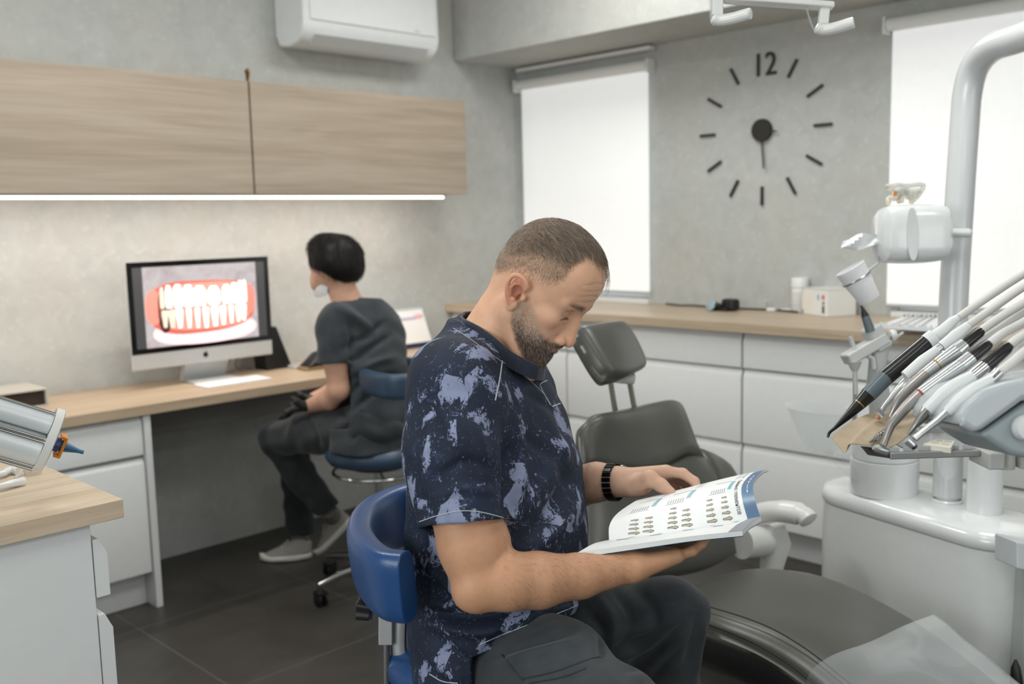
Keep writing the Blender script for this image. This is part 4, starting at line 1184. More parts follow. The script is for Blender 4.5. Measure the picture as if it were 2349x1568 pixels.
# control rows run along the spine direction (away from him), columns go from spine to outer edge
# far page: bows up and back from the fold
FAR = [[(1397, 1238, 1.640), (1398, 1205, 1.668), (1415, 1178, 1.710), (1455, 1150, 1.762), (1470, 1145, 1.800)],
       [(1520, 1222, 1.652), (1520, 1185, 1.680), (1530, 1150, 1.722), (1560, 1124, 1.772), (1580, 1117, 1.808)],
       [(1640, 1204, 1.664), (1632, 1160, 1.692), (1636, 1125, 1.732), (1665, 1098, 1.782), (1690, 1090, 1.816)],
       [(1745, 1188, 1.676), (1731, 1143, 1.702), (1728, 1108, 1.744), (1748, 1082, 1.792), (1762, 1076, 1.824)]]
NEAR = [[(1397, 1238, 1.640), (1385, 1240, 1.628), (1360, 1247, 1.600), (1326, 1266, 1.560)],
        [(1520, 1222, 1.652), (1510, 1224, 1.638), (1490, 1230, 1.612), (1458, 1247, 1.575)],
        [(1640, 1204, 1.664), (1630, 1206, 1.650), (1612, 1212, 1.624), (1585, 1229, 1.590)],
        [(1745, 1184, 1.676), (1736, 1190, 1.660), (1720, 1200, 1.636), (1703, 1217, 1.600)]]
def sheet(rows, mu=8, mv=8):
    R = [catmull([P(*p) for p in r], mu) for r in rows]
    G = np.array([catmull(c, mv) for c in zip(*R)]).transpose(1, 0, 2); return G     # [along][across]
def block(G, th, nrm_to, flip=1):
    du = np.gradient(G, axis=1); dv = np.gradient(G, axis=0); N = np.cross(du, dv); N /= np.linalg.norm(N, axis=2, keepdims=True)
    if (N.reshape(-1, 3)@nrm_to).mean() < 0: N = -N
    return G, G-N*th, N
def slab(G, G2):
    m, n, _ = G.shape; mb = MB(); vs = list(G.reshape(-1, 3))+list(G2.reshape(-1, 3)); fs = []
    for i in range(m-1):
        for j in range(n-1):
            a_ = i*n+j; fs += [(a_, a_+1, a_+n+1, a_+n)]; b_ = a_+m*n; fs += [(b_, b_+n, b_+n+1, b_+1)]
    rim = [i for i in range(n)]+[i*n+n-1 for i in range(1, m)]+[(m-1)*n+j for j in range(n-2, -1, -1)]+[i*n for i in range(m-2, 0, -1)]
    for k in range(len(rim)):
        a_, b_ = rim[k], rim[(k+1) % len(rim)]; fs.append((a_, b_, b_+m*n, a_+m*n))
    return mb.add(vs, fs)
GF, GN = sheet(FAR), sheet(NEAR)
upv = np.array([0, 0, 1.])
Gf, Gf2, Nf = block(GF, .0030, upv); Gn, Gn2, Nn = block(GN, .0085, upv)
slab(Gf, Gf2).build('left_page_block', PAGE, bk, smooth=50)
slab(Gn, Gn2).build('right_page_block', PAGE, bk, smooth=50)
ls = [[(1345, 1262, 1.585), (1372, 1262, 1.60), (1400, 1256, 1.615)], [(1352, 1274, 1.588), (1378, 1278, 1.60), (1402, 1268, 1.615)], [(1372, 1279, 1.600), (1390, 1279, 1.605), (1406, 1276, 1.615)]]
Gl = np.array([catmull(c, 5) for c in zip(*[catmull([P(*p) for p in r_], 5) for r_ in ls])]).transpose(1, 0, 2)
slab(Gl, Gl+AF*.0006).build('loose_page', mat('cream_page', (226, 220, 206), .6), bk, smooth=60)
COVER = mat('blue_cover', (28, 70, 104), 0.25, coat=.3)
slab(Gf2-Nf*.0003, Gf2-Nf*.0012).build('cover', COVER, bk, smooth=50)
slab(Gn2-Nn*.0003, Gn2-Nn*.0012).build('cover', COVER, bk, smooth=50)
def on(G, N, s_, t_, off):
    """point on a page: s_ 0..1 away from him, t_ 0..1 from the fold outwards"""
    m, n, _ = G.shape; a_ = min(max(s_, 0), 1)*(m-1); b_ = min(max(t_, 0), 1)*(n-1)
    i, j = min(int(a_), m-2), min(int(b_), n-2); fa, fb = a_-i, b_-j
    f = lambda A: A[i, j]*(1-fa)*(1-fb)+A[i+1, j]*fa*(1-fb)+A[i, j+1]*(1-fa)*fb+A[i+1, j+1]*fa*fb
    return f(G)+f(N)*off
def patch(G, N, s0, s1, t0, t1, m, name, off=.00035, poly=None, ns=4, nt=6):
    mb = MB()
    if poly is None:
        vs = [on(G, N, s0+(s1-s0)*i/ns, t0+(t1-t0)*j/nt, off) for i in range(ns+1) for j in range(nt+1)]
        mb.add(vs, [(i*(nt+1)+j, i*(nt+1)+j+1, (i+1)*(nt+1)+j+1, (i+1)*(nt+1)+j) for i in range(ns) for j in range(nt)])
    return mb.build(name, m, bk)
def band_mat():
    t = NT('blue_header_band'); v = t.pos()
    t.col(t.ramp(t.noise(v, 6, 1), [(0.35, rgb(96, 120, 152)), (0.65, rgb(88, 160, 190))])); t.b.inputs['Roughness'].default_value = .3; return t.m
BAND = band_mat(); CYAN = mat('cyan_print', (130, 180, 196), 0.4); GREYP = mat('grey_print', (150, 152, 160), 0.4); INK = mat('ink_print', (120, 122, 128), 0.5)
DKI = mat('dark_print', (70, 70, 74), 0.5)
patch(Gf, Nf,   .905, 1.0, 0.0, 1.0, BAND, 'header_band', nt=14)
patch(Gn, Nn,   .905, 1.0, 0.0, 1.0, GREYP, 'header_band')
STEELP = mat('bronze_print', (128, 122, 104), 0.5); STEELL = mat('bronze_print_light', (196, 190, 172), 0.5)
def pic(s_, t_, sz, asym):
    """one printed abutment picture, narrow end towards the reader"""
    mb = MB(); off = .0004; A_ = .040*sz; Bt = .030*sz
    prof = [(-1, .45), (-.2, .62), (.25, .75), (.35, 1.0), (.5, 1.0), (.6, .6), (.95, .5)]
    L_ = [on(Gf, Nf, s_+a_*A_, t_+(w+asym*.3*(a_ < 0))*Bt, off) for a_, w in prof]; R_ = [on(Gf, Nf, s_+a_*A_, t_-(w-asym*.3*(a_ < 0))*Bt, off) for a_, w in prof]
    mb.add(L_+R_, [(i, i+1, i+8, i+7) for i in range(6)]); mb.build('printed_part', STEELP, bk)
    mb = MB(); L_ = [on(Gf, Nf, s_+a_*A_*.85, t_+w*.35*Bt, off+.0001) for a_, w in prof]; R_ = [on(Gf, Nf, s_+a_*A_*.85, t_-w*.35*Bt, off+.0001) for a_, w in prof]
    mb.add(L_+R_, [(i, i+1, i+8, i+7) for i in range(6)]); mb.build('printed_part_shine', STEELL, bk)
for s0, n_, asym in ((.155, 4, 1), (.245, 4, 1), (.40, 5, 1), (.49, 4, 1), (.655, 5, 0), (.765, 5, 0)):
    for k in range(n_): pic(s0, .055+.072*k, .9-.09*k, asym)
for s0 in (.245, .485, .795):
    patch(Gf, Nf, s0-.012, s0+.018, .47, .62, CYAN, 'printed_label')
    for k in range(7): patch(Gf, Nf, s0-.035-.017*k, s0-.031-.017*k, .44, .50, INK, 'printed_row', ns=1, nt=2)
    patch(Gf, Nf, s0-.150, s0-.020, .625, .630, INK, 'printed_rule', ns=4, nt=1); patch(Gf, Nf, s0-.150, s0-.020, .425, .429, INK, 'printed_rule', ns=4, nt=1)
    for k in range(3): patch(Gf, Nf, s0-.010+.018*k, s0-.007+.018*k, .66, .80, INK, 'printed_line', ns=1, nt=4)
for k in range(5): patch(Gn, Nn, .14+.17*k, .175+.17*k, .10, .32, CYAN, 'printed_label')
for k in range(4): patch(Gn, Nn, .12+.2*k, .19+.2*k, .55, .60, INK, 'printed_line', nt=1)
def curved_text(sx, s0, t0, size, m, G, N, dt=-1):
    """lettering wrapped on the page, reading from the outer edge towards the fold"""
    cu = bpy.data.curves.new('printed_heading', 'FONT'); cu.body = sx; cu.size = 1.0; cu.resolution_u = 2; cu.space_character = .95
    o = bpy.data.objects.new('printed_heading', cu); COL.objects.link(o); bpy.context.view_layer.update()
    me = bpy.data.meshes.new_from_object(o); bpy.data.objects.remove(o); me.name = 'printed_heading'
    W_ = np.linalg.norm(G[-1, 0]-G[0, 0]); Wt = .205
    for v in me.vertices:
        v.co = on(G, N, s0+v.co.y*size/W_, t0+dt*v.co.x*size/Wt, .0005)
    me.materials.clear(); me.materials.append(m)
    o = bpy.data.objects.new('printed_heading', me); COL.objects.link(o); adopt(o, bk)
try:
    curved_text('онных элементов', .845, .62, .0135, DKI, Gf, Nf)
    WPR = mat('white_print', (235, 238, 240), .5)
    for k in range(6): patch(Gf, Nf, .949, .957, .36+.055*k, .40+.055*k, WPR, 'printed_line', ns=1, nt=1)
    for k in range(3): patch(Gf, Nf, .848, .860, .66+.055*k, .70+.055*k, INK, 'printed_line', ns=1, nt=1)
except Exception as e:
    print('text', e)
# ================================================================ things on the long desk
def imac():
    c = P(478, 700, 3.80); 
    # screen plane through four picture corners, facing the room
    yaw = unit(PL(612, 588, 1, 3.50)-PL(287, 602, 1, 3.50)); ax = np.array([1., 0, 0]); az = np.array([0, 0, 1.])
    y = 3.60; x0, x1 = PL(287, 602, 1, y)[0], PL(620, 700, 1, y)[0]; z0, z1 = PL(303, 853, 1, y)[2], PL(287, 602, 1, y)[2]
    r = thing('computer_monitor', 'silver all-in-one computer showing a close-up photo of teeth on the desk', 'computer', ((x0+x1)/2, 3.66, .742))
    AL = mat('silver_aluminium', (196, 197, 196), .35, .25)
    m = MB().box((x0, y, z0), (x1, y+.012, z1)); m.build('shell', AL, r, bevel=.005)
    MB().lathe([(0, 0), (.13, .004), (.10, .02), (.04, .034), (0, .036)], ((x0+x1)/2, y+.010, (z0+z1)/2+.02), (0, 1, 0), 32, cap=False, sq=(1.6, 1.1)).build('back_bulge', AL, r)
    bk_ = mat('black_glass_bezel', (12, 13, 14), .15)
    B((x0+.001, y-.0012, z0+.062), (x1-.001, y-.0001, z1-.001), 'bezel', bk_, r, bevel=0)
    sx0, sx1, sz0, sz1 = x0+.022, x1-.022, z0+.082, z1-.022
    B((sx0, y-.0016, sz0), (sx1, y-.0013, sz1), 'screen_margin', emit('screen_grey', (58, 58, 60), .5), r, bevel=0)
    # picture: gum ellipse, teeth rows, lips
    def em(n, c, st=.85): return emit(n, c, st)
    px0, px1 = sx0+.038, sx1-.040
    W_, H_ = px1-px0, sz1-sz0
    q = lambda a, b, lay: (px0+a*W_, y-.0018-.0002*lay, sz0+b*H_)
    def flat(name, pts, m_, lay): MB().add([q(a, b, lay) for a, b in pts], [tuple(range(len(pts)))]).build(name, m_, r)
    t = NT('screen_photo_retractor'); v = t.pos()
    t.link(t.ramp(t.noise(v, 9, 3, .6, .5), [(.3, rgb(206, 190, 190)), (.5, rgb(236, 226, 226)), (.7, rgb(214, 206, 204))]), t.b.inputs['Emission Color']); t.b.inputs['Emission Strength'].default_value = .8; t.b.inputs['Base Color'].default_value = (0, 0, 0, 1)
    flat('screen_picture', [(0, 0), (1, 0), (1, 1), (0, 1)], t.m, 1)
    def ell_(cx_, cz_, rx_, rz_, p=2.0, n=48, wob=0.0):
        return [(cx_+rx_*np.sign(cos(a))*abs(cos(a))**(2/p), cz_+rz_*np.sign(sin(a))*abs(sin(a))**(2/p)*(1+wob*sin(3*a+1))) for a in np.linspace(0, 2*pi, n, endpoint=False)]
    flat('lower_lip', ell_(.52, .16, .46, .17, 2.4), em('screen_pink', (236, 196, 200), .8), 2)
    flat('gum', ell_(.50, .475, .475, .335, 3.0, wob=.04), em('screen_gum_edge', (190, 92, 80), .62), 3)
    flat('gum', ell_(.525, .475, .415, .30, 3.2), em('screen_gum', (216, 138, 124), .68), 4)
    flat('mouth_shadow', ell_(.165, .45, .055, .28, 2.4), em('screen_dark_red', (66, 24, 22), .6), 5)
    flat('cheek', ell_(.075, .50, .070, .22, 2.2), em('screen_cheek', (212, 132, 118), .66), 5)
    flat('cheek', ell_(.925, .52, .055, .20, 2.2), em('screen_cheek_right', (210, 124, 110), .66), 5)
    tw = em('screen_tooth', (248, 246, 240), .86); ty = em('screen_tooth_shade', (206, 194, 176), .8)
    xs = [.150, .205, .285, .375, .475, .600, .715, .790, .845, .885]
    hw = [.021, .028, .040, .045, .059, .057, .044, .034, .026, .020]
    for k, (a, h_) in enumerate(zip(xs, hw)):
        tp = .745+.025*sin(k*.9); flat('upper_tooth', [(a-h_*.8, .475), (a+h_*.8, .475), (a+h_, .53), (a+h_*.93, tp-.06), (a+h_*.5, tp), (a-h_*.5, tp), (a-h_*.93, tp-.06), (a-h_, .53)], tw if k else ty, 6)
    xs = [.165, .225, .290, .370, .445, .520, .600, .675, .750, .815, .865]
    for k, a in enumerate(xs):
        h_ = .029+.006*sin(k*1.3); bt = .185+.05*abs(k-5)/5; flat('lower_tooth', [(a-h_*.5, bt), (a+h_*.5, bt), (a+h_*.95, .40), (a+h_*.9, .455), (a-h_*.9, .455), (a-h_*.95, .40)], tw if k > 1 else ty, 6)
    # dark round emblem on the chin
    ck = np.array([(x0+x1)/2-.002, y-.0006, z0+.033]); em_ = mat('dark_emblem', (20, 20, 22), .4)
    pts = []
    for a in np.linspace(0, 2*pi, 40, endpoint=False):
        rr = .0105*(1+.06*cos(2*a)); px_ = rr*cos(a)*1.0; pz = rr*sin(a)*1.05
        d_ = sqrt((px_-.0125)**2+(pz-.001)**2)
        if d_ < .006: px_ = .0125-.006*(.0125-px_)/max(d_, 1e-6)
        pts.append((px_, pz-.0015*(abs(px_) < .003)*(pz > 0)))
    MB().prism(pts, ck, ax, az, np.array([0, -1., 0]), .0005).build('emblem', em_, r)
    MB().prism([(-.0005, .0115), (.003, .012), (.0045, .0165), (.0012, .0155)], ck, ax, az, np.array([0, -1., 0]), .0005).build('emblem_leaf', em_, r)
    X, Yv, Z = np.eye(3)
    MB().prism([(3.615, .86), (3.635, .88), (3.70, .752), (3.695, .7435), (3.56, .7435), (3.56, .749), (3.675, .750)], ((x0+x1)/2-.07, 0, 0), Yv, Z, X, .19).build('stand', AL, r, bevel=.002)
imac()
r = thing('keyboard', 'thin white keyboard lying on the desk before the computer', 'keyboard', (1.905, 3.50, .742))
B((1.77, 3.43, .7422), (2.05, 3.545, .749), 'tray', WHITE_M, r, bevel=.002)
KC = mat('white_keys', (240, 240, 240), .5)
mb = MB()
for i in range(14):
    for j in range(5): mb.box((1.778+i*.0190, 3.437+j*.0205, .749), (1.7935+i*.0190, 3.4545+j*.0205, .7505))
mb.build('keys', KC, r)
# black wedge speaker behind the computer
r = thing('speaker', 'black wedge-shaped desktop speaker right behind the computer screen', 'speaker', (2.24, 3.73, .742))
p = [PL(u, v, 1, 3.70) for u, v in ((628, 835), (663, 826), (640, 768), (625, 765))]
MB().prism([(q[0], q[2]) for q in [np.array([2.165, 0, .743]), np.array([2.29, 0, .743]), np.array([2.222, 0, .925]), np.array([2.155, 0, .93])]], (0, 3.66, 0), np.array([1., 0, 0]), np.array([0, 0, 1.]), np.array([0, 1., 0]), .10).build('speaker_body', BLACK, r, bevel=.004)
r = thing('card_reader', 'small silver card reader lying by the black speaker', 'device', (2.30, 3.62, .742))
B((2.262, 3.60, .7422), (2.35, 3.655, .754), 'device_body', mat('silver_plastic', (190, 192, 196), .35), r, bevel=.003)
B((2.275, 3.6195, .7541), (2.30, 3.64, .7545), 'device_label', mat('blue_label', (70, 90, 150), .5), r, bevel=0)
# black handset / spectacles case shape
r = thing('mouse_case', 'black humped case with tan base on the desk beside the arm of the assistant', 'case', (2.37, 3.53, .742))
a0 = np.array([2.30, 3.50, .742])
MB().rings([[np.array([2.275+.155*t, 3.50+.05*sin(a), .752+h_*max(0, cos(a))*1.0]) if 0 else np.array([2.268+.20*t, 3.535-.03*t+.040*sin(a), .757+h_*(.5+.5*cos(a))]) for a in np.linspace(0, 2*pi, 20, endpoint=False)] for t, h_ in ((0, .004), (.08, .02), (.25, .058), (.45, .068), (.62, .046), (.8, .030), (1, .026))]).build('case_body', BLACK, r)
B((2.258, 3.50, .7422), (2.45, 3.575, .757), 'case_base', mat('tan_base', (150, 124, 92), .6), r, bevel=.003)
# desk calendar
r = thing('desk_calendar', 'white standing desk calendar with a navy foot against the plaster wall', 'calendar', (3.03, 3.72, .742))
cx0, cx1 = 2.93, 3.10
b0, b1 = np.array([2.925, 3.70, .744]), np.array([3.125, 3.70, .744]); lean = np.array([-.02, .055, .185])
def quad(mb, a, b, h0, h1, lift=0.0):
    n_ = np.array([0, -1., .28])*lift; mb.add([a+lean*h0+n_, b+lean*h0+n_, b+lean*h1+n_, a+lean*h1+n_, a+lean*h0+n_+[0, .002, 0], b+lean*h0+n_+[0, .002, 0], b+lean*h1+n_+[0, .002, 0], a+lean*h1+n_+[0, .002, 0]], [(0, 1, 2, 3), (4, 7, 6, 5), (0, 4, 5, 1), (3, 2, 6, 7), (0, 3, 7, 4), (1, 5, 6, 2)]); return mb
quad(MB(), b0, b1, 0, .12).build('foot_strip', mat('navy_card', (38, 36, 70), .6), r)
quad(MB(), b0, b1, .125, 1.0).build('sheet', mat('calendar_paper', (236, 234, 231), .7), r)
quad(MB(), b0, b1, .985, 1.03, .002).build('binding', GREY_L, r)
quad(MB(), b0+[.02, 0, 0], b1-[.06, 0, 0], .74, .80, .003).build('header_print', mat('header_lilac', (190, 186, 204), .6), r)
quad(MB(), b0+[.14, 0, 0], b1-[.012, 0, 0], .76, .85, .003).build('header_print', mat('header_pink', (238, 178, 190), .6), r)
MB().add([b0+lean*1.0, b1+lean*1.0, b1+[-.0, .11, 0], b0+[0, .11, 0], b0+lean*1.0+[0, .003, 0], b1+lean*1.0+[0, .003, 0], b1+[-.0, .113, 0], b0+[0, .113, 0]], [(0, 1, 2, 3), (4, 7, 6, 5), (0, 1, 5, 4), (2, 3, 7, 6)]).build('rear_support', mat('calendar_card', (210, 208, 205), .7), r)
# paper tray at the left end
r = thing('tissue_box', 'grey-white box with a dark opening at the left end of the desk', 'box', (1.19, 3.65, .742))
mb = MB()
mb.box((1.02, 3.56, .7422), (1.235, 3.76, .748)); mb.box((1.02, 3.56, .80), (1.235, 3.76, .806)); mb.box((1.228, 3.56, .748), (1.235, 3.76, .80)); mb.box((1.02, 3.754, .748), (1.228, 3.76, .80))
mb.build('box_shell', mat('pale_box_card', (176, 172, 162), .7), r, bevel=.001)
B((1.03, 3.575, .749), (1.226, 3.75, .796), 'box_inside', mat('dark_box_inside', (52, 40, 34), .8), r)
# cables behind the computer
CAB = mat('grey_cable', (120, 112, 104), .6)
for k, (pts, r_) in enumerate((([(2.00, 3.66, .86), (2.02, 3.71, .80), (2.01, 3.74, .746), (2.07, 3.755, .745)], .003), ([(2.07, 3.66, .86), (2.05, 3.71, .79), (2.08, 3.74, .746), (2.15, 3.755, .745)], .0025))):
    o = MB().tube(catmull(pts, 8), r_, 8).build('cable', CAB); setp(o, ['thin grey cable hanging behind the computer stand, left one', 'thin grey cable curling behind the computer towards the speaker'][k], 'cable')

# ================================================================ stools
BLUE = mat('blue_vinyl', (30, 68, 118), .32, bump=.15, bscale=260)
BLUE2 = mat('petrol_blue_vinyl', (50, 70, 92), .38, bump=.15, bscale=260)
def castor(mb_, p, d, w, parent):
    MB().tube([p+[0, 0, .075], p+[0, 0, .05]], .008, 10).build('castor_stem', STEEL, parent)
    for s_ in (-1, 1):
        a = np.cross([0, 0, 1.], d); c = p+a*s_*.012+np.array([0, 0, .026])
        MB().lathe([(0, -.006), (.022, -.006), (.026, -.003), (.026, .003), (.022, .006), (0, .006)], c, a, 20, cap=False).build('castor_wheel', w, parent)
    MB().obox(p+np.array([0, 0, .048]), d, np.cross([0, 0, 1.], d), np.array([0, 0, 1.]), .02, .02, .008).build('castor_hood', w, parent, bevel=.004)
def stool(name, label, c, seat_z, seat_r, vinyl, base_rot, back_pts, back_h, back_th, post, ring=True, sy=1.0):
    c = np.array([c[0], c[1], 0.0]); r = thing(name, label, 'stool', tuple(c))
    pr = [(0, -.075), (seat_r*.6, -.075), (seat_r*.93, -.065), (seat_r, -.045), (seat_r*1.0, -.025), (seat_r*.95, -.008), (seat_r*.75, .004), (0, .000)]
    MB().lathe(pr, c+[0, 0, seat_z], (0, 0, 1), 48, cap=False).build('seat', vinyl, r, smooth=80)
    MB().lathe([(0, -.09), (seat_r*.55, -.09), (seat_r*.6, -.076), (0, -.076)], c+[0, 0, seat_z], (0, 0, 1), 32, cap=False).build('seat_plate', BLACK, r)
    if ring:
        MB().tube([c+[(seat_r*.86)*cos(a), (seat_r*.86)*sin(a), seat_z-.105] for a in np.linspace(0, 2*pi, 49)], .006, 10, cap=False).build('lever_ring', CHROME, r)
        for a in (0, 2.1, 4.2): MB().tube([c+[.03*cos(a), .03*sin(a), seat_z-.098], c+[seat_r*.86*cos(a), seat_r*.86*sin(a), seat_z-.105]], .004, 8).build('ring_spoke', CHROME, r)
    MB().tube([c+[0, 0, seat_z-.09], c+[0, 0, .20]], .014, 20).build('piston', CHROME, r)
    MB().tube([c+[0, 0, seat_z*.55], c+[0, 0, .10]], .026, 24).build('gas_tube', STEEL, r)
    MB().lathe([(0, .07), (.045, .07), (.05, .085), (.045, .12), (.03, .135), (0, .135)], c, (0, 0, 1), 28, cap=False).build('hub', CHROME, r)
    for k in range(5):
        a = base_rot+2*pi*k/5; d = np.array([cos(a), sin(a), 0]); MB().tube([c+d*.03+[0, 0, .105], c+d*.16+[0, 0, .098], c+d*.27+[0, 0, .078]], [.022, .017, .013], 12, sx=.8).build('base_leg', CHROME, r)
        castor(None, c+d*.262, np.array([-d[1], d[0], 0]), BLACK, r)
    # curved back pad
    path = catmull(back_pts, 10); n_ = len(path); rings = []
    for i, p in enumerate(path):
        t = unit(path[min(i+1, n_-1)]-path[max(i-1, 0)]); t[2] = 0; t = unit(t); o = unit(np.cross(t, [0, 0, 1.]))
        if o@(p-c)*1 < 0: o = -o
        up_ = unit(np.array([0, 0, 1.])+o*.10)
        e = 1.0; hh, tt = back_h/2*e, back_th/2*e; prof = []
        for a in np.linspace(0, 2*pi, 28, endpoint=False):
            ca, sa = cos(a), sin(a); prof.append(p+o*tt*np.sign(ca)*abs(ca)**.62+up_*hh*np.sign(sa)*abs(sa)**.5)
        rings.append(prof)
    MB().rings(rings).build('backrest', vinyl, r, bevel=.006, smooth=50)
    return r
# man's stool: seat under him, C-shaped back pad to his left in the picture
sc_ = P(1118, 1600, 1.78); SZ = .612
bp = [P(938, 1372, 1.52), P(885, 1322, 1.535), P(846, 1262, 1.60), P(832, 1215, 1.68), P(850, 1172, 1.78), P(905, 1140, 1.87), P(985, 1120, 1.93)]
zb = .790
cst = np.array([sc_[0], sc_[1]]); 
r1 = stool('stool', 'bright blue dental stool with curved backrest carrying the reading man', cst, SZ, .185, BLUE, .3, [np.array([p[0], p[1], zb]) for p in bp], .118, .050, None)
po = P(893, 1440, 1.70)
pk = lambda u, v, d: P(u, v, d)
MB().tube([pk(886, 1385, 1.70), pk(886, 1475, 1.70)], .017, 4, sx=1.0).build('post_sleeve', mat('silver_painted_steel', (176, 178, 180), .35, .4), r1, bevel=.002)
MB().tube([pk(888, 1470, 1.70), pk(889, 1600, 1.70)], .007, 10).build('post_rod', STEEL, r1)
MB().tube(catmull([pk(912, 1400, 1.715), pk(910, 1470, 1.715), pk(915, 1505, 1.715), pk(935, 1520, 1.72), pk(1000, 1522, 1.75), pk(1080, 1530, 1.78)], 8), .0135, 14, sx=1.6).build('backrest_bracket', mat('silver_bracket', (168, 170, 172), .35, .4), r1)
kc = pk(838, 1395, 1.705); kd = unit(pk(838, 1395, 1.705)-pk(880, 1402, 1.70))
prof = []
mb = MB(); rings = []
for h_, R_ in ((-.014, .010), (-.012, .019), (.010, .021), (.014, .017)):
    u1 = unit(np.cross(kd, [0, 0, 1.])); w1 = np.cross(kd, u1)
    rings.append([kc+kd*h_+(u1*cos(a)+w1*sin(a))*R_*(1+.13*cos(5*a)) for a in np.linspace(0, 2*pi, 40, endpoint=False)])
mb.rings(rings).build('clamp_knob', BLACK, r1); MB().tube([kc, pk(884, 1403, 1.70)], .005, 10).build('knob_screw', STEEL, r1)
# assistant's stool
wst = np.array([2.13, 2.86])
bp2 = [P(838, 893, 3.42), P(870, 893, 3.33), P(905, 886, 3.28), P(950, 872, 3.30), P(985, 860, 3.42), P(985, 846, 3.56), P(950, 838, 3.66), P(915, 836, 3.70)]
zb2 = P(900, 885, 3.30)[2]
r2 = stool('stool', 'muted blue stool with wrap-around backrest under the assistant at the desk', wst, .555, .19, BLUE2, .55, [np.array([p[0], p[1], zb2]) for p in bp2], .088, .045, None)
MB().tube([P(960, 905, 3.36), P(958, 960, 3.40), P(930, 1040, 3.52)], .013, 12, sx=1.5).build('backrest_bracket', WHITE_M, r2)
B((2.33, 2.90, .40), (2.44, 3.0, .47), 'lever_box', BLACK, r2, bevel=.005)
# ================================================================ treatment chair
def vinyl(name, c, rough=.34):
    t = NT(name); v = t.pos(); n = t.noise(v, 9, 3)
    t.col(t.ramp(n, [(.3, rgb(*[int(a*.94) for a in c])), (.7, rgb(*c))])); t.b.inputs['Roughness'].default_value = rough
    t.bump(t.noise(v, 220, 3), .12, .0008); return t.m
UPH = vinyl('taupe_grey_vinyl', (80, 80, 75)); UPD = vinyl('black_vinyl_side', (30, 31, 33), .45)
ch = thing('treatment_chair', 'dark grey padded dental treatment chair beyond the reading man', 'chair', (1.95, 1.25, 0))
T3 = lambda rows: [[P(*p) for p in r] for r in rows]
# headrest
padgrid(MB(), T3([[(1333, 738, 2.42), (1390, 728, 2.50), (1440, 724, 2.60)], [(1352, 780, 2.40), (1412, 778, 2.46), (1468, 765, 2.58)], [(1385, 828, 2.38), (1440, 830, 2.44), (1490, 812, 2.56)], [(1412, 852, 2.38), (1450, 858, 2.43), (1494, 838, 2.54)]]), .072, 7, 7, 9.0, away=-AF-AU*-.3).build('headrest', UPH, ch, smooth=60)
HRJ = mat('headrest_joint_white', (224, 224, 224), .35)
MB().tube([P(1385, 800, 2.62), P(1400, 855, 2.60)], .040, 20, sx=.5).build('headrest_shell', HRJ, ch)
MB().tube([P(1395, 862, 2.52), P(1452, 868, 2.54)], .016, 12).build('headrest_joint', HRJ, ch)
for a, b_ in (((1400, 870, 2.52), (1414, 960, 2.56)), ((1443, 868, 2.54), (1460, 960, 2.58))):
    MB().tube([P(*a), P(*b_)], .0075, 12).build('headrest_rod', mat('satin_rod', (190, 188, 178), .3, .7), ch)
# backrest
padgrid(MB(), T3([
    [(1358, 934, 2.42), (1400, 935, 2.44), (1450, 933, 2.50), (1505, 916, 2.60), (1548, 907, 2.66), (1578, 914, 2.70)],
    [(1350, 962, 2.38), (1405, 965, 2.42), (1460, 965, 2.50), (1515, 958, 2.58), (1565, 952, 2.64), (1592, 955, 2.68)],
    [(1354, 1010, 2.36), (1410, 1020, 2.42), (1470, 1025, 2.49), (1530, 1022, 2.56), (1580, 1005, 2.62), (1612, 1005, 2.66)],
    [(1366, 1062, 2.35), (1420, 1075, 2.41), (1480, 1080, 2.47), (1535, 1062, 2.53), (1580, 1035, 2.59), (1618, 1020, 2.63)]]), .075, 6, 6, 6.0, away=-AF).build('backrest', UPH, ch, smooth=60)
padgrid(MB(), T3([
    [(1364, 1040, 2.40), (1425, 1055, 2.45), (1485, 1060, 2.50), (1545, 1045, 2.56), (1608, 1005, 2.645)],
    [(1362, 1110, 2.38), (1425, 1120, 2.43), (1500, 1122, 2.48), (1580, 1108, 2.55), (1650, 1060, 2.62)],
    [(1350, 1200, 2.34), (1425, 1200, 2.39), (1510, 1200, 2.45), (1610, 1190, 2.52), (1690, 1160, 2.60)],
    [(1372, 1265, 2.30), (1440, 1300, 2.34), (1530, 1318, 2.40), (1640, 1300, 2.48), (1715, 1260, 2.56)]]), .085, 6, 5, away=-AF).build('lower_backrest', UPH, ch, smooth=60)
padgrid(MB(), T3([[(1615, 1015, 2.68), (1640, 1030, 2.72), (1670, 1050, 2.76)], [(1640, 1070, 2.64), (1672, 1075, 2.70), (1700, 1085, 2.74)], [(1690, 1180, 2.60), (1705, 1180, 2.66), (1725, 1180, 2.70)]]), .05, 5, 5, away=-AF).build('side_bolster', UPH, ch, smooth=60)
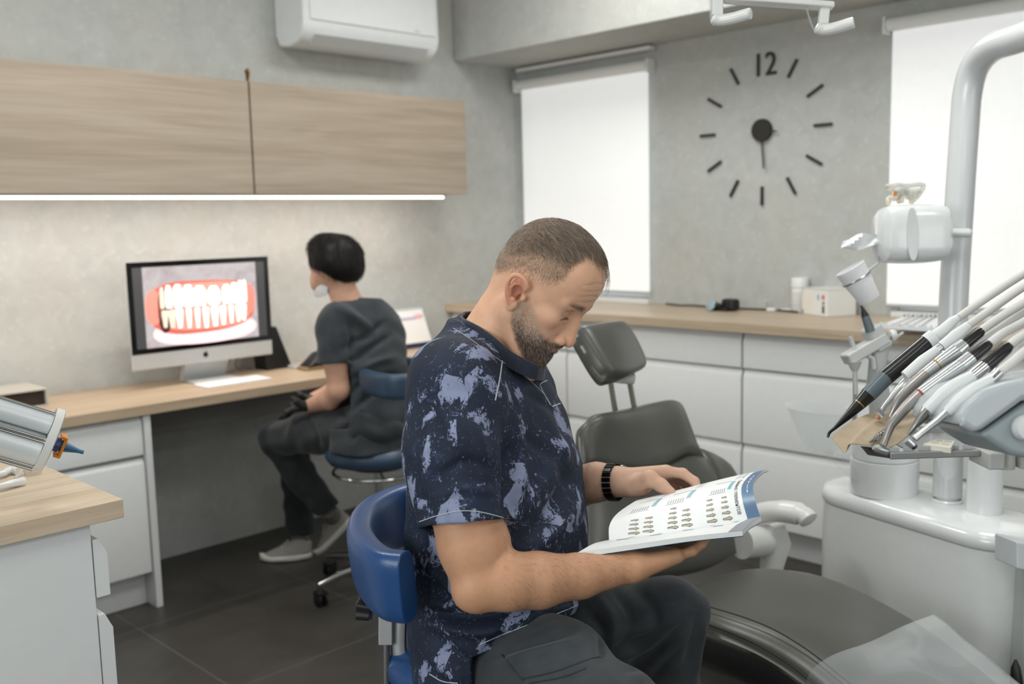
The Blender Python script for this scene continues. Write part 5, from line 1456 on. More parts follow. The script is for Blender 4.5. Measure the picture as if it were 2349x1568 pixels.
# seat and leg section: rows follow the length, columns from far edge to near edge
LEG = [[(1480, 1385, 2.50), (1470, 1400, 2.40), (1455, 1425, 2.28), (1440, 1450, 2.17)],
       [(1560, 1338, 2.46), (1550, 1358, 2.38), (1528, 1378, 2.28), (1505, 1392, 2.20)],
       [(1640, 1312, 2.44), (1632, 1338, 2.33), (1608, 1370, 2.20), (1572, 1393, 2.12)],
       [(1722, 1286, 2.42), (1738, 1330, 2.26), (1712, 1385, 2.12), (1650, 1416, 2.03)],
       [(1850, 1293, 2.36), (1870, 1350, 2.18), (1830, 1415, 2.03), (1735, 1452, 1.955)],
       [(1960, 1328, 2.29), (1970, 1395, 2.10), (1915, 1460, 1.95), (1815, 1500, 1.885)],
       [(2060, 1378, 2.22), (2060, 1450, 2.02), (1990, 1515, 1.87), (1885, 1555, 1.81)],
       [(2150, 1432, 2.15), (2145, 1510, 1.95), (2070, 1580, 1.80), (1960, 1618, 1.74)],
       [(2300, 1545, 2.05), (2280, 1620, 1.86), (2200, 1690, 1.72), (2090, 1730, 1.65)],
       [(2400, 1640, 1.98), (2370, 1720, 1.80), (2290, 1790, 1.66), (2180, 1830, 1.58)]]
G3 = T3(LEG)
padgrid(MB(), G3, .085, 5, 5, 6.0, away=np.array([0, 0, 1.])).build('leg_rest', UPH, ch, smooth=60)
ed = catmull([r_[-1] for r_ in G3], 8)
# dark side skirt under the near edge
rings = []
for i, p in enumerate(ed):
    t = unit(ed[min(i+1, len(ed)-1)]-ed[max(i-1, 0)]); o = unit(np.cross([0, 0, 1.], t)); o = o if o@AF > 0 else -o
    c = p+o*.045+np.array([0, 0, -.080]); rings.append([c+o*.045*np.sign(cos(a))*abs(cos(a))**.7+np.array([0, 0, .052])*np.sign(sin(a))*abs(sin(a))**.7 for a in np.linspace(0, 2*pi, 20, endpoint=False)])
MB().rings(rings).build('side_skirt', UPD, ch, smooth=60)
STD = mat('seam_thread', (40, 40, 41), .7)
MB().tube([p+np.array([0, 0, -.022])-AF*.004 for p in ed], .0022, 6).build('piping', STD, ch)
e2 = catmull([np.array(r_[-1])*.72+np.array(r_[-2])*.28+np.array([0, 0, .004]) for r_ in G3], 8)
MB().tube(e2, .0016, 6).build('piping', STD, ch)
# armrest on the far side
ARM = mat('armrest_white', (214, 214, 212), .3)
MB().tube(catmull([P(1700, 1205, 2.66), P(1740, 1178, 2.66), P(1790, 1172, 2.62), P(1840, 1180, 2.58), P(1858, 1195, 2.56)], 6), [.018]*6+[.026]*6+[.027]*6+[.022]*6+[.014], 16, sx=1.25).build('armrest', ARM, ch)
MB().tube([P(1700, 1245, 2.60), P(1760, 1238, 2.66)], .042, 24).build('armrest_joint', ARM, ch)
MB().tube([P(1765, 1215, 2.66), P(1780, 1245, 2.66), P(1768, 1310, 2.66)], [.045, .040, .030], 20).build('armrest_bracket', ARM, ch)
# base and lift under the seat
B((1.72, .80, 0), (2.10, 1.62, .055), 'base_plate', mat('base_plate_grey', (150, 148, 144), .45), ch, bevel=.02)
B((1.80, 1.05, .055), (2.02, 1.45, .34), 'lift_column', mat('lift_cover_grey', (112, 109, 105), .5), ch, bevel=.03)
B((1.72, 1.50, .20), (1.78, 1.86, .50), 'back_cover', WHITE_G, ch, bevel=.02)
B((1.70, 1.70, .02), (2.05, 1.95, .50), 'rear_cover', WHITE_G, ch, bevel=.03)
# clear plastic foot cover lying over the end
pc_ = thing('plastic_cover', 'clear glossy plastic sheet over the foot end of the treatment chair', 'plastic cover', tuple(P(2100, 1500, 1.85)))
FILM = glass('clear_film', (240, 242, 243), .05, .06)
FC = [[(2142, 1420, 2.16), (2060, 1454, 1.99), (1980, 1490, 1.86), (1905, 1520, 1.79), (1858, 1556, 1.755), (1845, 1610, 1.75)],
      [(2230, 1490, 2.10), (2150, 1530, 1.93), (2060, 1570, 1.81), (1975, 1605, 1.74), (1930, 1640, 1.71), (1920, 1690, 1.71)],
      [(2345, 1585, 2.02), (2260, 1640, 1.85), (2170, 1685, 1.73), (2080, 1725, 1.66), (2035, 1755, 1.635), (2030, 1800, 1.635)]]
R_ = [catmull([P(*p) for p in r_], 8) for r_ in FC]; Gp = np.array([catmull(c, 14) for c in zip(*R_)]).transpose(1, 0, 2)
m_, n_, _ = Gp.shape
for i in range(m_):
    for j in range(n_):
        Gp[i, j, 2] += .012+.0034*sin(i*.30+j*.17+1.6*sin(j*.09))*sin(j*.13+.4)+.0016*sin(i*.42-j*.25)
slab_v = MB(); slab(Gp, Gp-np.array([0, 0, .0006])).build('film', FILM, pc_, smooth=80)

# ================================================================ dental unit body behind the chair
un = thing('dental_unit', 'white dental unit cabinet with cylinders on its rounded top, behind the chair', 'dental unit', (2.46, 1.0, 0))
A0, A1 = np.array([2.545, 1.175, 0]), np.array([2.445, .815, 0]); du_ = unit(A1-A0); dp_ = np.array([-du_[1], du_[0], 0]); dp_ = dp_ if dp_@AF > 0 else -dp_
def stadium(r, ext=0.0, n=14, off=0.0):
    out = []
    c0, c1 = A0-du_*ext+dp_*off, A1+du_*ext+dp_*off
    for k in range(n+1): a = pi*k/n; out.append(c0-du_*r*sin(a)-dp_*r*cos(a))
    for k in range(n+1): a = pi*k/n; out.append(c1+du_*r*sin(a)+dp_*r*cos(a))
    return out
prof = [(.105, 0, .0), (.105, 0, .03), (.118, .0, .12), (.124, .0, .30), (.124, 0, .50), (.122, 0, .560)]
MB().rings([[p+[0, 0, z_] for p in stadium(r_, e_)] for r_, e_, z_ in prof]).build('cabinet_body', mat('unit_white', (236, 238, 237), .22, coat=.4), un, smooth=50)
MB().rings([[p+[0, 0, z_] for p in stadium(r_)] for r_, z_ in ((.124, .562), (.127, .568), (.126, .585), (.118, .600), (.09, .606), (.02, .608))]).build('cabinet_top', WHITE_G, un, smooth=60)
def cyl(u, v, d, z0, z1, r_, name, m, par, taper=1.0, label=None):
    c = P(u, v, d); return MB().lathe([(0, z0), (r_, z0), (r_, z0+.004), (r_*taper, z1-.003), (r_*taper-.003, z1), (0, z1)], (c[0], c[1], 0), (0, 0, 1), 40, cap=False).build(name, m, par)
cyl(2027, 1135, 2.63, .606, .700, .087, 'cuspidor_base', WHITE_G, un)
cyl(2027, 1135, 2.63, .702, .80, .086, 'cuspidor_body', WHITE_G, un)
cyl(2172, 1165, 2.52, .606, .616, .038, 'pole_flange', WHITE_G, un)
cyl(2172, 1165, 2.52, .600, 1.0, .028, 'pole_sleeve', WHITE_G, un)
cyl(2256, 1185, 2.43, .600, .83, .041, 'arm_column', WHITE_G, un)
# arm box to the right and recess door
MB().obox(P(2362, 1272, 2.18), unit(AR*1-AU*.18), unit(AF), unit(AU), .055, .05, .030).build('arm_box', mat('arm_box_grey', (196, 200, 204), .3), un, bevel=.004)
MB().obox(P(2372, 1440, 2.26), unit(AR), unit(AF), unit(AU), .040, .03, .17).build('service_hatch', mat('hatch_grey', (176, 180, 180), .35), un, bevel=.006)
bh = thing('tool_handle', 'black pointed handle of an object at the right picture edge by the unit', 'handle', tuple(P(2335, 1568, 2.12)))
MB().tube([P(2330, 1512, 2.12), P(2330, 1530, 2.12), P(2332, 1560, 2.12), P(2334, 1640, 2.12)], [.003, .012, .016, .017], 16, sx=.8).build('handle_body', BLACK, bh)

# transparent spittoon bowl on the left of the cylinder
bo = thing('spittoon_bowl', 'clear glass spittoon bowl with faint rims left of the white cylinder', 'bowl', tuple(P(1905, 1060, 2.62)))
bc_ = P(1905, 935, 2.62)
GL = glass('clear_glass_bowl', (252, 253, 253), .03, .0, .30)
prf = [(.020, -.135), (.03, -.13), (.06, -.115), (.088, -.075), (.108, -.03), (.121, .0), (.123, .001), (.117, -.004), (.103, -.032), (.083, -.073), (.056, -.108), (.02, -.122)]
MB().lathe(prf, bc_, (0, 0, 1), 56, cap=False, sq=(1, .8)).build('bowl', GL, bo, smooth=80)
MB().tube([bc_+[0, 0, -.122], P(1975, 1100, 2.60)], .016, 12).build('bowl_stem', GL, bo)

# tall pole of the unit with its bend
po = thing('lamp_pole', 'tall thick white pole bending right at its top before the wide blind', 'pole', tuple(P(2172, 1165, 2.52)))
pb = P(2172, 1165, 2.52); zt = 2.30
pts = [P(2180, 700, 2.52)*0+np.array([pb[0], pb[1], .62]), np.array([pb[0], pb[1], 1.0])]
pl = [(2186, 730, 2.52), (2200, 480, 2.52), (2212, 300, 2.52), (2220, 210, 2.51), (2238, 150, 2.48), (2275, 110, 2.42), (2330, 90, 2.35), (2420, 62, 2.26), (2620, 20, 2.10), (2900, -10, 1.90)]
pp = [np.array([P(2172, 1165, 2.52)[0], P(2172, 1165, 2.52)[1], .62])]+[P(*q) for q in pl]
MB().tube(catmull(pp, 8), .0355, 28).build('pole_tube', mat('pole_white', (206, 208, 210), .25, coat=.3), po, smooth=60)
for v_ in (338, 395): MB().lathe([(0, 0), (.006, 0), (.005, .003), (0, .004)], P(2232, v_, 2.50), tuple(AR*.6-AF*.8), 12, cap=False).build('pole_screw', WHITE_M, po)
# round white holder head with handle ring
hd_ = thing('water_unit', 'rounded glossy white block clamped on the tall pole, with a leaf-shaped recess', 'dental unit head', tuple(P(2090, 540, 2.46)))
rr = []
for t in np.linspace(-1, 1, 15):
    w = .088*(1-.045*abs(t)**3)-.0*t; hh = .0725*(1-.09*abs(t)**2.2); dd = .062*(1-.10*abs(t)**2); c = P(2091+78*t, 537-1*t, 2.455)
    e_ = sqrt(max(.5, 1-max(0, (abs(t)-.80)/.2)**2*.45))
    rr.append([c+AU*hh*e_*np.sign(sin(a))*abs(sin(a))**.40+AF*dd*e_*np.sign(cos(a))*abs(cos(a))**.6 for a in np.linspace(0, 2*pi, 36, endpoint=False)])
MB().rings(rr).build('head_shell', WHITE_G, hd_, bevel=.005, smooth=50)
MB().lathe([(.0152, -.0015), (.0150, .0004), (.010, .0010), (0, .0013)], P(2094, 537, 2.3930), tuple(-AF), 40, cap=False, sq=(1, 4.3)).build('leaf_recess', mat('recess_pale', (204, 205, 206), .2, coat=.3), hd_)
MB().tube([P(2160, 534, 2.46), P(2222, 534, 2.46)], .0115, 18).build('clamp_bar', WHITE_G, hd_)
MB().lathe([(0, 0), (.0115, 0), (.010, .006), (.006, .010), (0, .011)], P(2220, 534, 2.46), tuple(AR), 20, cap=False).build('clamp_bar_end', WHITE_G, hd_)
# clear tooth model on the head
tm = thing('dental_model', 'clear plastic jaw model with an orange tooth standing on the white block', 'dental model', tuple(P(2070, 470, 2.44)))
CLR = glass('clear_acrylic', (236, 236, 232), .05, .5); CR_ = mat('cream_tooth', (232, 222, 200), .35)
for k in range(12):
    a = k/11; u = 2038+55*a+(8 if k % 2 else 0); v = 462-8*(k % 3)-6*sin(a*3); MB().lathe([(.002, -.010), (.005, -.008), (.007, 0), (.006, .008), (.003, .012), (.001, .013)], P(u, v, 2.44+.02*sin(k)), tuple(AU+AR*.2*sin(k*1.7)), 12).build('clear_tooth', CLR if k % 3 else CR_, tm)
MB().tube(catmull([P(2034, 428, 2.44), P(2055, 424, 2.42), P(2080, 426, 2.44), P(2117, 424, 2.46), P(2108, 446, 2.46), P(2090, 464, 2.46)], 6), .006, 10).build('clear_arch', CLR, tm)
MB().tube(catmull([P(2040, 440, 2.44), P(2062, 436, 2.42), P(2088, 440, 2.44), P(2108, 438, 2.45)], 6), .009, 10).build('clear_gum', CLR, tm)
MB().obox(P(2052, 448, 2.425), AR, AU, AF, .007, .010, .006).build('cream_root', CR_, tm, bevel=.003)
MB().obox(P(2053, 443, 2.417), AR, AU, AF, .003, .005, .003).build('orange_mark', mat('orange_mark', (214, 120, 60), .4), tm, bevel=.001)
# folded white tissue pushed behind the head
ti = thing('paper_tissue', 'crumpled white tissue sticking out left of the white block on the pole', 'tissue', tuple(P(1970, 545, 2.47)))
gr = [[P(1933+ (2014-1933)*a, 549+b_*24-18*a*(1-b_)-4*a+3*sin(a*9+b_*4), 2.46+.012*sin(a*7+b_*5)) for b_ in np.linspace(0, 1, 6)] for a in np.linspace(0, 1, 10)]
gr = np.array(gr); gr[:, :, :] = gr
for i in range(10):
    k_ = .45+.55*sin(pi*min(1, .15+i/9*.8)); mid = gr[i].mean(0); gr[i] = mid+(gr[i]-mid)*k_
slab(gr, gr+AF*.010).build('tissue_fold', mat('tissue_white', (240, 241, 242), .8), ti, smooth=50)
# cup in its ring
cu_ = thing('plastic_cup', 'tilted translucent white plastic cup in a wire ring below the white block', 'cup', tuple(P(1972, 650, 2.46)))
ca = unit(AR*.50-AU*.80); cb = P(1950, 615, 2.46)
CUP = glass('frosted_cup', (250, 250, 252), .4, 1.4)
MB().lathe([(.0375, -.002), (.0385, 0), (.0375, .002), (.0355, .03), (.0350, .033), (.0265, .092), (.0255, .094), (0, .094), (0, .0925), (.0245, .092), (.0338, .033), (.0343, .03), (.0362, .002)], cb, tuple(ca), 36, cap=False).build('cup_wall', CUP, cu_)
rg = thing('cup_holder', 'thin wire ring and stay holding the tilted plastic cup', 'holder', tuple(P(2000, 600, 2.46)))
uu = unit(np.cross(ca, AF)); 
MB().tube([cb+ca*.031+(uu*cos(a)+np.cross(ca, uu)*sin(a))*.0375 for a in np.linspace(0, 2*pi, 41)], .0018, 8, cap=False).build('ring', STEEL, rg)
MB().tube([P(1990, 622, 2.46), P(2016, 602, 2.46), P(2004, 560, 2.46)], .0035, 8).build('stay', GREY_L, rg)
# assistant's holder with suction and syringe
ah = thing('suction_holder', 'angled light grey holder head with a black-tipped syringe, left of the handpieces', 'instrument holder', tuple(P(1990, 800, 2.44)))
HG = mat('holder_grey', (190, 191, 190), .4)
MB().obox(P(1984, 800, 2.44), unit(AR*.86+AU*.5), AF, unit(AU*.86-AR*.5), .056, .03, .015).build('holder_bar', HG, ah, bevel=.006)
MB().tube([P(2020, 770, 2.44), P(2014, 830, 2.44), P(2012, 880, 2.46), P(2024, 960, 2.50)], [.024, .022, .026, .03], 20).build('holder_arm', HG, ah)
MB().tube([P(1985, 812, 2.42), P(2002, 822, 2.42), P(2005, 846, 2.42)], .007, 12).build('suction_hook', HG, ah)
MB().tube([P(1960, 830, 2.42), P(1961, 850, 2.42)], [.018, .008], 16).build('hose_grip', HG, ah)
MB().tube([P(1961, 845, 2.42), P(1962, 900, 2.42), P(1960, 985, 2.56), P(1962, 1060, 2.74)], .0062, 12).build('hose', HG, ah)
MB().tube([P(1958, 796, 2.43), P(1950, 772, 2.43)], .006, 10).build('holder_peg', HG, ah)
MB().obox(P(2010, 775, 2.44), unit(AR*.86+AU*.5), AF, unit(AU*.86-AR*.5), .022, .028, .034).build('holder_block', HG, ah, bevel=.01)
MB().tube([P(1975, 700, 2.42), P(1979, 708, 2.42), P(1985, 725, 2.42)], [.002, .004, .010], 12).build('syringe_tip', BLACK, ah)
MB().tube([P(1985, 725, 2.42), P(1997, 760, 2.42)], [.010, .012], 14).build('syringe_body', mat('steel_blue_grey', (96, 106, 114), .35), ah)
MB().lathe([(0, 0), (.013, 0), (.015, .006), (.011, .014), (0, .016)], P(2043, 770, 2.43), tuple(unit(AR+AU*.3)), 20, cap=False).build('knob', WHITE_G, ah)
MB().tube([P(2032, 792, 2.43), P(2072, 762, 2.43)], .0035, 8).build('lever', HG, ah)
MB().lathe([(0, 0), (.012, 0), (.012, .006), (0, .006)], P(2038, 838, 2.43), tuple(-AF), 20, cap=False).build('lock_knob', mat('lock_grey', (140, 140, 138), .5), ah)

# ================================================================ things on the long worktop
ZT = .932
def at(u, v): return PL(u, v, 2, ZT)
r = thing('goggles', 'black protective goggles with a pale lens lying on the worktop under the clock', 'goggles', tuple(at(1675, 712)))
g0 = at(1660, 712); 
MB().tube(catmull([g0+[.0, .07, .012], g0+[-.03, .05, .03], g0+[-.035, .015, .028], g0+[-.01, -.005, .012]], 6), [.012]*18+[.01], 12).build('frame', BLACK, r)
MB().lathe([(0, 0), (.024, .002), (.026, .006), (.02, .010), (0, .012)], g0+[-.045, .035, .024], (-1, .2, .35), 24, cap=False).build('lens', mat('pale_lens', (150, 168, 176), .1, coat=.5), r)
MB().obox(g0+[-.0, -.035, .028], unit([.2, 1, 0]), unit([1, -.2, 0]), np.array([0, 0, 1.]), .036, .028, .026).build('case', BLACK, r, bevel=.014)
MB().obox(g0+[-.01, .01, .008], unit([.2, 1, 0]), unit([1, -.2, 0]), np.array([0, 0, 1.]), .055, .022, .008).build('bridge', BLACK, r, bevel=.006)
o = MB().tube(catmull([(3.83, 2.80, ZT+.004), (3.80, 2.70, ZT+.004), (3.82, 2.62, ZT+.004), (3.78, 2.45, ZT+.004), (3.80, 2.35, ZT+.004), (3.81, 2.2, ZT+.004), (3.78, 2.08, ZT+.004)], 8), .004, 8).build('cable', BLACK)
setp(o, 'black cable running along the wall at the back of the worktop under the clock', 'cable')
r = thing('adapter', 'small clear and white dental parts between the goggles and the white bottle', 'parts', tuple(at(1775, 715)))
p_ = at(1770, 714); MB().obox(p_+[0, 0, .008], np.array([0, 1., 0]), np.array([1., 0, 0]), np.array([0, 0, 1.]), .020, .012, .007).build('part_body', WHITE_M, r, bevel=.004)
MB().tube([p_+[.02, .03, .012], p_+[.0, .03, .045]], .007, 12).build('clear_tube', CLR, r)
MB().obox(p_+[.04, -.05, .006], np.array([0, 1., 0]), np.array([1., 0, 0]), np.array([0, 0, 1.]), .022, .012, .006).build('part_foot', WHITE_M, r, bevel=.004)
r = thing('bottle', 'white bottle with a wide cap beside the white box on the worktop', 'bottle', tuple(at(1825, 716)))
p_ = at(1825, 716); BW = mat('bottle_white', (232, 232, 230), .4)
MB().lathe([(0, 0), (.033, 0), (.035, .004), (.035, .10), (.033, .104), (0, .104)], p_+[.035, 0, .0005], (0, 0, 1), 32, cap=False).build('bottle_body', BW, r)
MB().lathe([(0, .105), (.037, .105), (.037, .142), (.035, .146), (0, .146)], p_+[.035, 0, .0005], (0, 0, 1), 32, cap=False).build('cap', BW, r)
MB().lathe([(.0352, .02), (.0354, .021), (.0354, .088), (.0352, .089)], p_+[.035, 0, .0005], (0, 0, 1), 32, cap=False).build('bottle_label', mat('label_white', (216, 216, 214), .6), r)
r = thing('supply_box', 'white cardboard box with coloured symbols on the worktop beside the bottle', 'box', tuple(at(1890, 722)))
b_ = at(1898, 727); dx = unit(at(1843, 719)-b_); dy = unit(at(1950, 705)-b_); dx = unit(dx); dy = unit(np.cross([0, 0, 1.], dx)); dy = dy if dy@AF > 0 else -dy
L1 = np.linalg.norm(at(1843, 719)-b_); L2 = .135; HB = .108
cb_ = b_+dx*L1/2+dy*L2/2
MB().obox(cb_+[0, 0, HB/2+.0005], dx, dy, np.array([0, 0, 1.]), L1/2, L2/2, HB/2).build('box_body', mat('box_white', (235, 234, 231), .6), r, bevel=.002)
MB().obox(cb_+[0, 0, HB+.0015], dx, dy, np.array([0, 0, 1.]), L1/2+.002, L2/2+.002, .0015).build('box_lid', mat('box_lid_white', (222, 222, 220), .6), r)
fc = cb_-dy*(L2/2+.0006)
for nm, f, h_, s1, s2, c_ in (('symbol', -.32, .078, .009, .009, (196, 128, 92)), ('symbol', -.33, .054, .006, .006, (90, 88, 86)), ('symbol', -.33, .028, .007, .015, (44, 44, 44)), ('symbol', -.12, .076, .005, .011, (110, 170, 205)), ('print_panel', .35, .055, .035, .035, (238, 232, 220))):
    MB().obox(fc+dx*f*L1+np.array([0, 0, h_]), dx, dy, np.array([0, 0, 1.]), s1, .0004, s2).build(nm, mat('print_%d_%d' % (c_[0], c_[2]), c_, .6), r)
r = thing('instrument_tray', 'white perforated instrument tray with notched edges on the worktop right of the box', 'tray', tuple(at(2085, 745)))
TW = mat('tray_white', (232, 234, 236), .3); tz = ZT+.035
q0, q1, q2, q3 = [PL(u, v, 2, tz) for u, v in ((2018, 745), (2200, 758), (2215, 728), (2072, 726))]
MB().add([q0, q1, q2, q3]+[q-np.array([0, 0, .006]) for q in (q0, q1, q2, q3)], [(0, 1, 2, 3), (7, 6, 5, 4), (0, 4, 5, 1), (1, 5, 6, 2), (2, 6, 7, 3), (3, 7, 4, 0)]).build('tray_deck', TW, r, bevel=.001)
for (a, b2) in ((q0, q1), (q3, q2)):
    mb = MB(); d_ = b2-a; N_ = 14
    for k in range(N_):
        f0, f1 = k/N_, (k+.55)/N_; c_ = a+d_*(f0+f1)/2; MB
        mb.obox(c_+[0, 0, .005], unit(d_), unit(np.cross([0, 0, 1.], d_)), np.array([0, 0, 1.]), np.linalg.norm(d_)*(f1-f0)/2, .0012, .005)
    mb.obox((a+b2)/2+[0, 0, -.004], unit(d_), unit(np.cross([0, 0, 1.], d_)), np.array([0, 0, 1.]), np.linalg.norm(d_)/2, .0014, .006); mb.build('notched_edge', STEEL if a is q3 else TW, r)
for q in (q0, q1, q2, q3): MB().tube([q-[0, 0, .006], [q[0], q[1], ZT+.0005]], .004, 8).build('tray_foot', TW, r)
for k in range(4): 
    a = q0*(.85-.12*k)+q1*(.15+.12*k); b2 = q3*(.85-.12*k)+q2*(.15+.12*k); MB().tube([a+[0, 0, .004], b2+[0, 0, .004]], .0028, 8).build('burr', CHROME, r)
# ================================================================ assistant at the desk, seen from behind
wm = thing('person', 'seated dark-haired assistant in charcoal scrubs and white mask facing the desk, seen from behind', 'person', tuple(P(860, 1200, 3.58)*[1, 1, 0]))
g = SDF((-.85, -.40, 3.20), (-.42, .42, 4.0), 0.0040)
g.ell(cc(768, 598, 3.56), (.080, .100, .095), .02)
g.ell(cc(742, 630, 3.60), (.045, .062, .055), .03)
g.ell(cc(724, 648, 3.62), (.020, .030, .030), .02)
g.ell(cc(717, 638, 3.63), (.010, .014, .010), .010)
g.chain([cc(775, 640, 3.56), cc(800, 700, 3.57)], [.050, .056], .02)
g.ell(cc(742, 628, 3.52), (.012, .026, .010), .006)
LSH, LEL, LWR = cc(772, 745, 3.46), cc(777, 893, 3.47), cc(712, 930, 3.60)
g.chain([LSH+[0, -.02, 0], cc(771, 830, 3.46), LEL], [.045, .043, .038], .015)
g.chain([LEL, cc(755, 915, 3.51), LWR], [.040, .038, .026], .012)
RSH, REL, RWR = cc(850, 740, 3.78), cc(800, 880, 3.86), cc(720, 915, 3.80)
g.chain([RSH, REL, RWR], [.048, .038, .026], .015)
WV, WQ = g.mesh(2)
mesh_obj('body', cam2w(WV), WQ, SKIN, wm, np.repeat(np.array([rgb(205, 160, 136)[:3]]), len(WV), 0))
GLOVE = mat('black_glove', (26, 26, 28), .5)
g = SDF((-.86, -.33, 3.5), (-.66, -.17, 3.92), .003)
for w0, dd in ((LWR, 0), (RWR, 0)):
    for k in range(4):
        o = (k-1.5)*.017; g.chain([w0+[-.01, 0, o*.6], w0+[-.055, -.010, o], w0+[-.080, -.022, o], w0+[-.088, -.040, o]], [.019, .012, .010, .008], .006)
    g.chain([w0+[-.015, .0, -.025], w0+[-.045, .018, -.038], w0+[-.055, .030, -.040]], [.014, .011, .008], .006)
GV, GQ = g.mesh(1)
gl = cam2w(GV)
# each glove a part of its own
half = GV[GQ[:, 0], 2] < 3.70
for nm, m_ in (('glove', half), ('glove', ~half)):
    idx = np.unique(GQ[m_]); mp = -np.ones(len(GV), int); mp[idx] = np.arange(len(idx)); mesh_obj(nm, gl[idx], mp[GQ[m_]], GLOVE, wm)
# hair: a smooth bob cap with strands on it
g = SDF((-.80, .05, 3.40), (-.48, .42, 3.74), .0032)
g.ell(cc(773, 592, 3.555), (.094, .088, .108), .02)
g.ell(cc(790, 615, 3.55), (.064, .052, .085), .03)
g.ell(cc(748, 570, 3.58), (.062, .052, .080), .03)
g.ell(cc(733, 598, 3.60), (.034, .046, .055), .02)
g.ell(cc(722, 655, 3.56), (.045, .050, .062), .008, mode='sub')
KV, KQ = g.mesh(2); KVw = cam2w(KV)
HB_ = tint_mat('black_hair', .5, var=.25, vscale=60, spec=.3)
mesh_obj('hair', KVw, KQ, HB_, wm, np.repeat(np.array([rgb(26, 22, 21)[:3]]), len(KV), 0))
KN = vnormals(KVw, KQ); ii = rng.integers(0, len(KVw), 5000); rt_ = KVw[ii]; n_ = KN[ii]; cpt = cam2w(cc(765, 540, 3.56))
def fnk(q, k):
    d = (rt_-cpt)+rng.normal(0, .01, rt_.shape); d[:, 2] -= .08; d = d-n_*(d*n_).sum(1, keepdims=True); d /= np.linalg.norm(d, axis=1, keepdims=True)+1e-9; d = d+n_*.12; return d/np.linalg.norm(d, axis=1, keepdims=True)
strands(rt_-n_*.001, fnk, .018+.02*rng.random(len(rt_)), 3, .00035, HB_, 'hair_strands', wm, np.repeat(np.array([rgb(32, 27, 25)[:3]]), len(rt_), 0))
# mask
MASK = mat('white_mask', (222, 226, 230), .8)
mp_ = [[P(*q) for q in r_] for r_ in ([(744, 634, 3.530), (728, 638, 3.585), (719, 644, 3.67)], [(750, 652, 3.520), (727, 658, 3.570), (714, 664, 3.67)], [(749, 676, 3.535), (734, 681, 3.575), (722, 682, 3.66)])]
padgrid(MB(), mp_, .006, 5, 5, away=-AR).build('face_mask', MASK, wm, smooth=70)
MB().tube([P(744, 640, 3.54), P(752, 632, 3.515), P(756, 624, 3.515)], .0014, 6).build('mask_loop', MASK, wm)
# tunic
SCR = cloth('charcoal_scrub_cloth', (50, 54, 58), (60, 64, 68))
g = SDF((-.82, -.42, 3.20), (-.34, .16, 4.04), .0045)
FWw = tocam(unit(-AR*cos(radians(40))+AF*sin(radians(40))))
def secw(u0, u1, v, d, a_, b_): return (cc((u0+u1)/2, v, d), a_, b_)
g.loft([secw(800, 834, 664, 3.60, .035, .04), secw(780, 858, 684, 3.59, .070, .085), secw(768, 878, 706, 3.59, .085, .135), secw(760, 892, 735, 3.59, .095, .178), secw(770, 905, 790, 3.60, .105, .175), secw(785, 912, 850, 3.60, .105, .16),
        secw(790, 920, 920, 3.59, .115, .165), secw(790, 930, 980, 3.58, .13, .185), secw(800, 930, 1022, 3.57, .13, .185)], UPc, FWw, .01, 2.3)
g.chain([LSH+[0, .012, 0], cc(769, 832, 3.455)], [.070, .062], .03); g.plane(cc(768, 833, 3.45), np.array([.05, -1, 0]), lo=(-.80, -.30, 3.30), hi=(cc(799, 833, 3.45)[0], -.02, 3.56))
g.chain([RSH, cc(828, 825, 3.82)], [.064, .056], .03)
g.cap(cc(775, 640, 3.56), cc(796, 690, 3.57), .052, .058, .006, 'sub')
g.ell(cc(770, 905, 3.40), (.06, .06, .06), .02, mode='sub')
g.waves([((1, .4, .3), .12, 0.9, 1), ((-.3, 1, .4), .08, 2.7, .8)], .0022)
UV_, UQ = g.mesh(2)
UV_ = crease(UV_, UQ, [([(790, 800), (840, 770), (880, 740)], 8, -.012), ([(795, 840), (850, 800), (895, 770)], 8, -.014), ([(800, 860), (860, 830), (905, 820)], 8, .010), ([(800, 900), (850, 870), (910, 860)], 8, -.012), ([(810, 940), (860, 900), (900, 890)], 8, -.012),
    ([(800, 740), (808, 790), (800, 850)], 7, -.006), ([(830, 950), (820, 980), (806, 1010)], 7, -.012), ([(770, 700), (820, 730), (860, 760)], 9, .008)])
mesh_obj('tunic', cam2w(UV_), UQ, SCR, wm)
# trousers
g = SDF((-1.12, -1.0, 3.28), (-.34, -.18, 4.32), .0050)
hL, kL = cc(830, 985, 3.50), cc(632, 1005, 3.80); hR, kR = cc(880, 975, 3.72), cc(668, 985, 3.98)
g.ell(cc(865, 990, 3.58), (.12, .08, .16), .03)
g.chain([hL, (hL+kL)/2+[0, .008, 0], kL], [.088, .080, .066], .02)
g.chain([hR, kR], [.085, .064], .02)
aL = cc(752, 1168, 3.84); aR = cc(692, 1220, 4.04)
g.chain([kL, (kL+aL)/2+[-.012, 0, .01], aL], [.064, .060, .048], .015); g.plane(aL, unit(aL-kL), lo=aL-[.10, .09, .12], hi=aL+[.14, .07, .12])
g.chain([kR, (kR+aR)/2, aR], [.064, .060, .060], .015); g.plane(aR, unit(aR-kR), lo=aR-[.10, .10, .12], hi=aR+[.10, .05, .12])
g.waves([((1, .4, .3), .10, 0.4, 1), ((-.3, 1, .4), .07, 2.7, .8)], .0025)
YV, YQ = g.mesh(2)
YV = crease(YV, YQ, [([(700, 945), (720, 990), (735, 1030)], 7, -.010), ([(680, 950), (660, 1000)], 7, .006), ([(640, 1050), (690, 1110), (740, 1150)], 7, .006), ([(780, 940), (800, 970), (770, 1000)], 7, -.010)])
mesh_obj('trousers', cam2w(YV), YQ, cloth('charcoal_scrub_trousers', (44, 47, 50), (54, 57, 60)), wm)
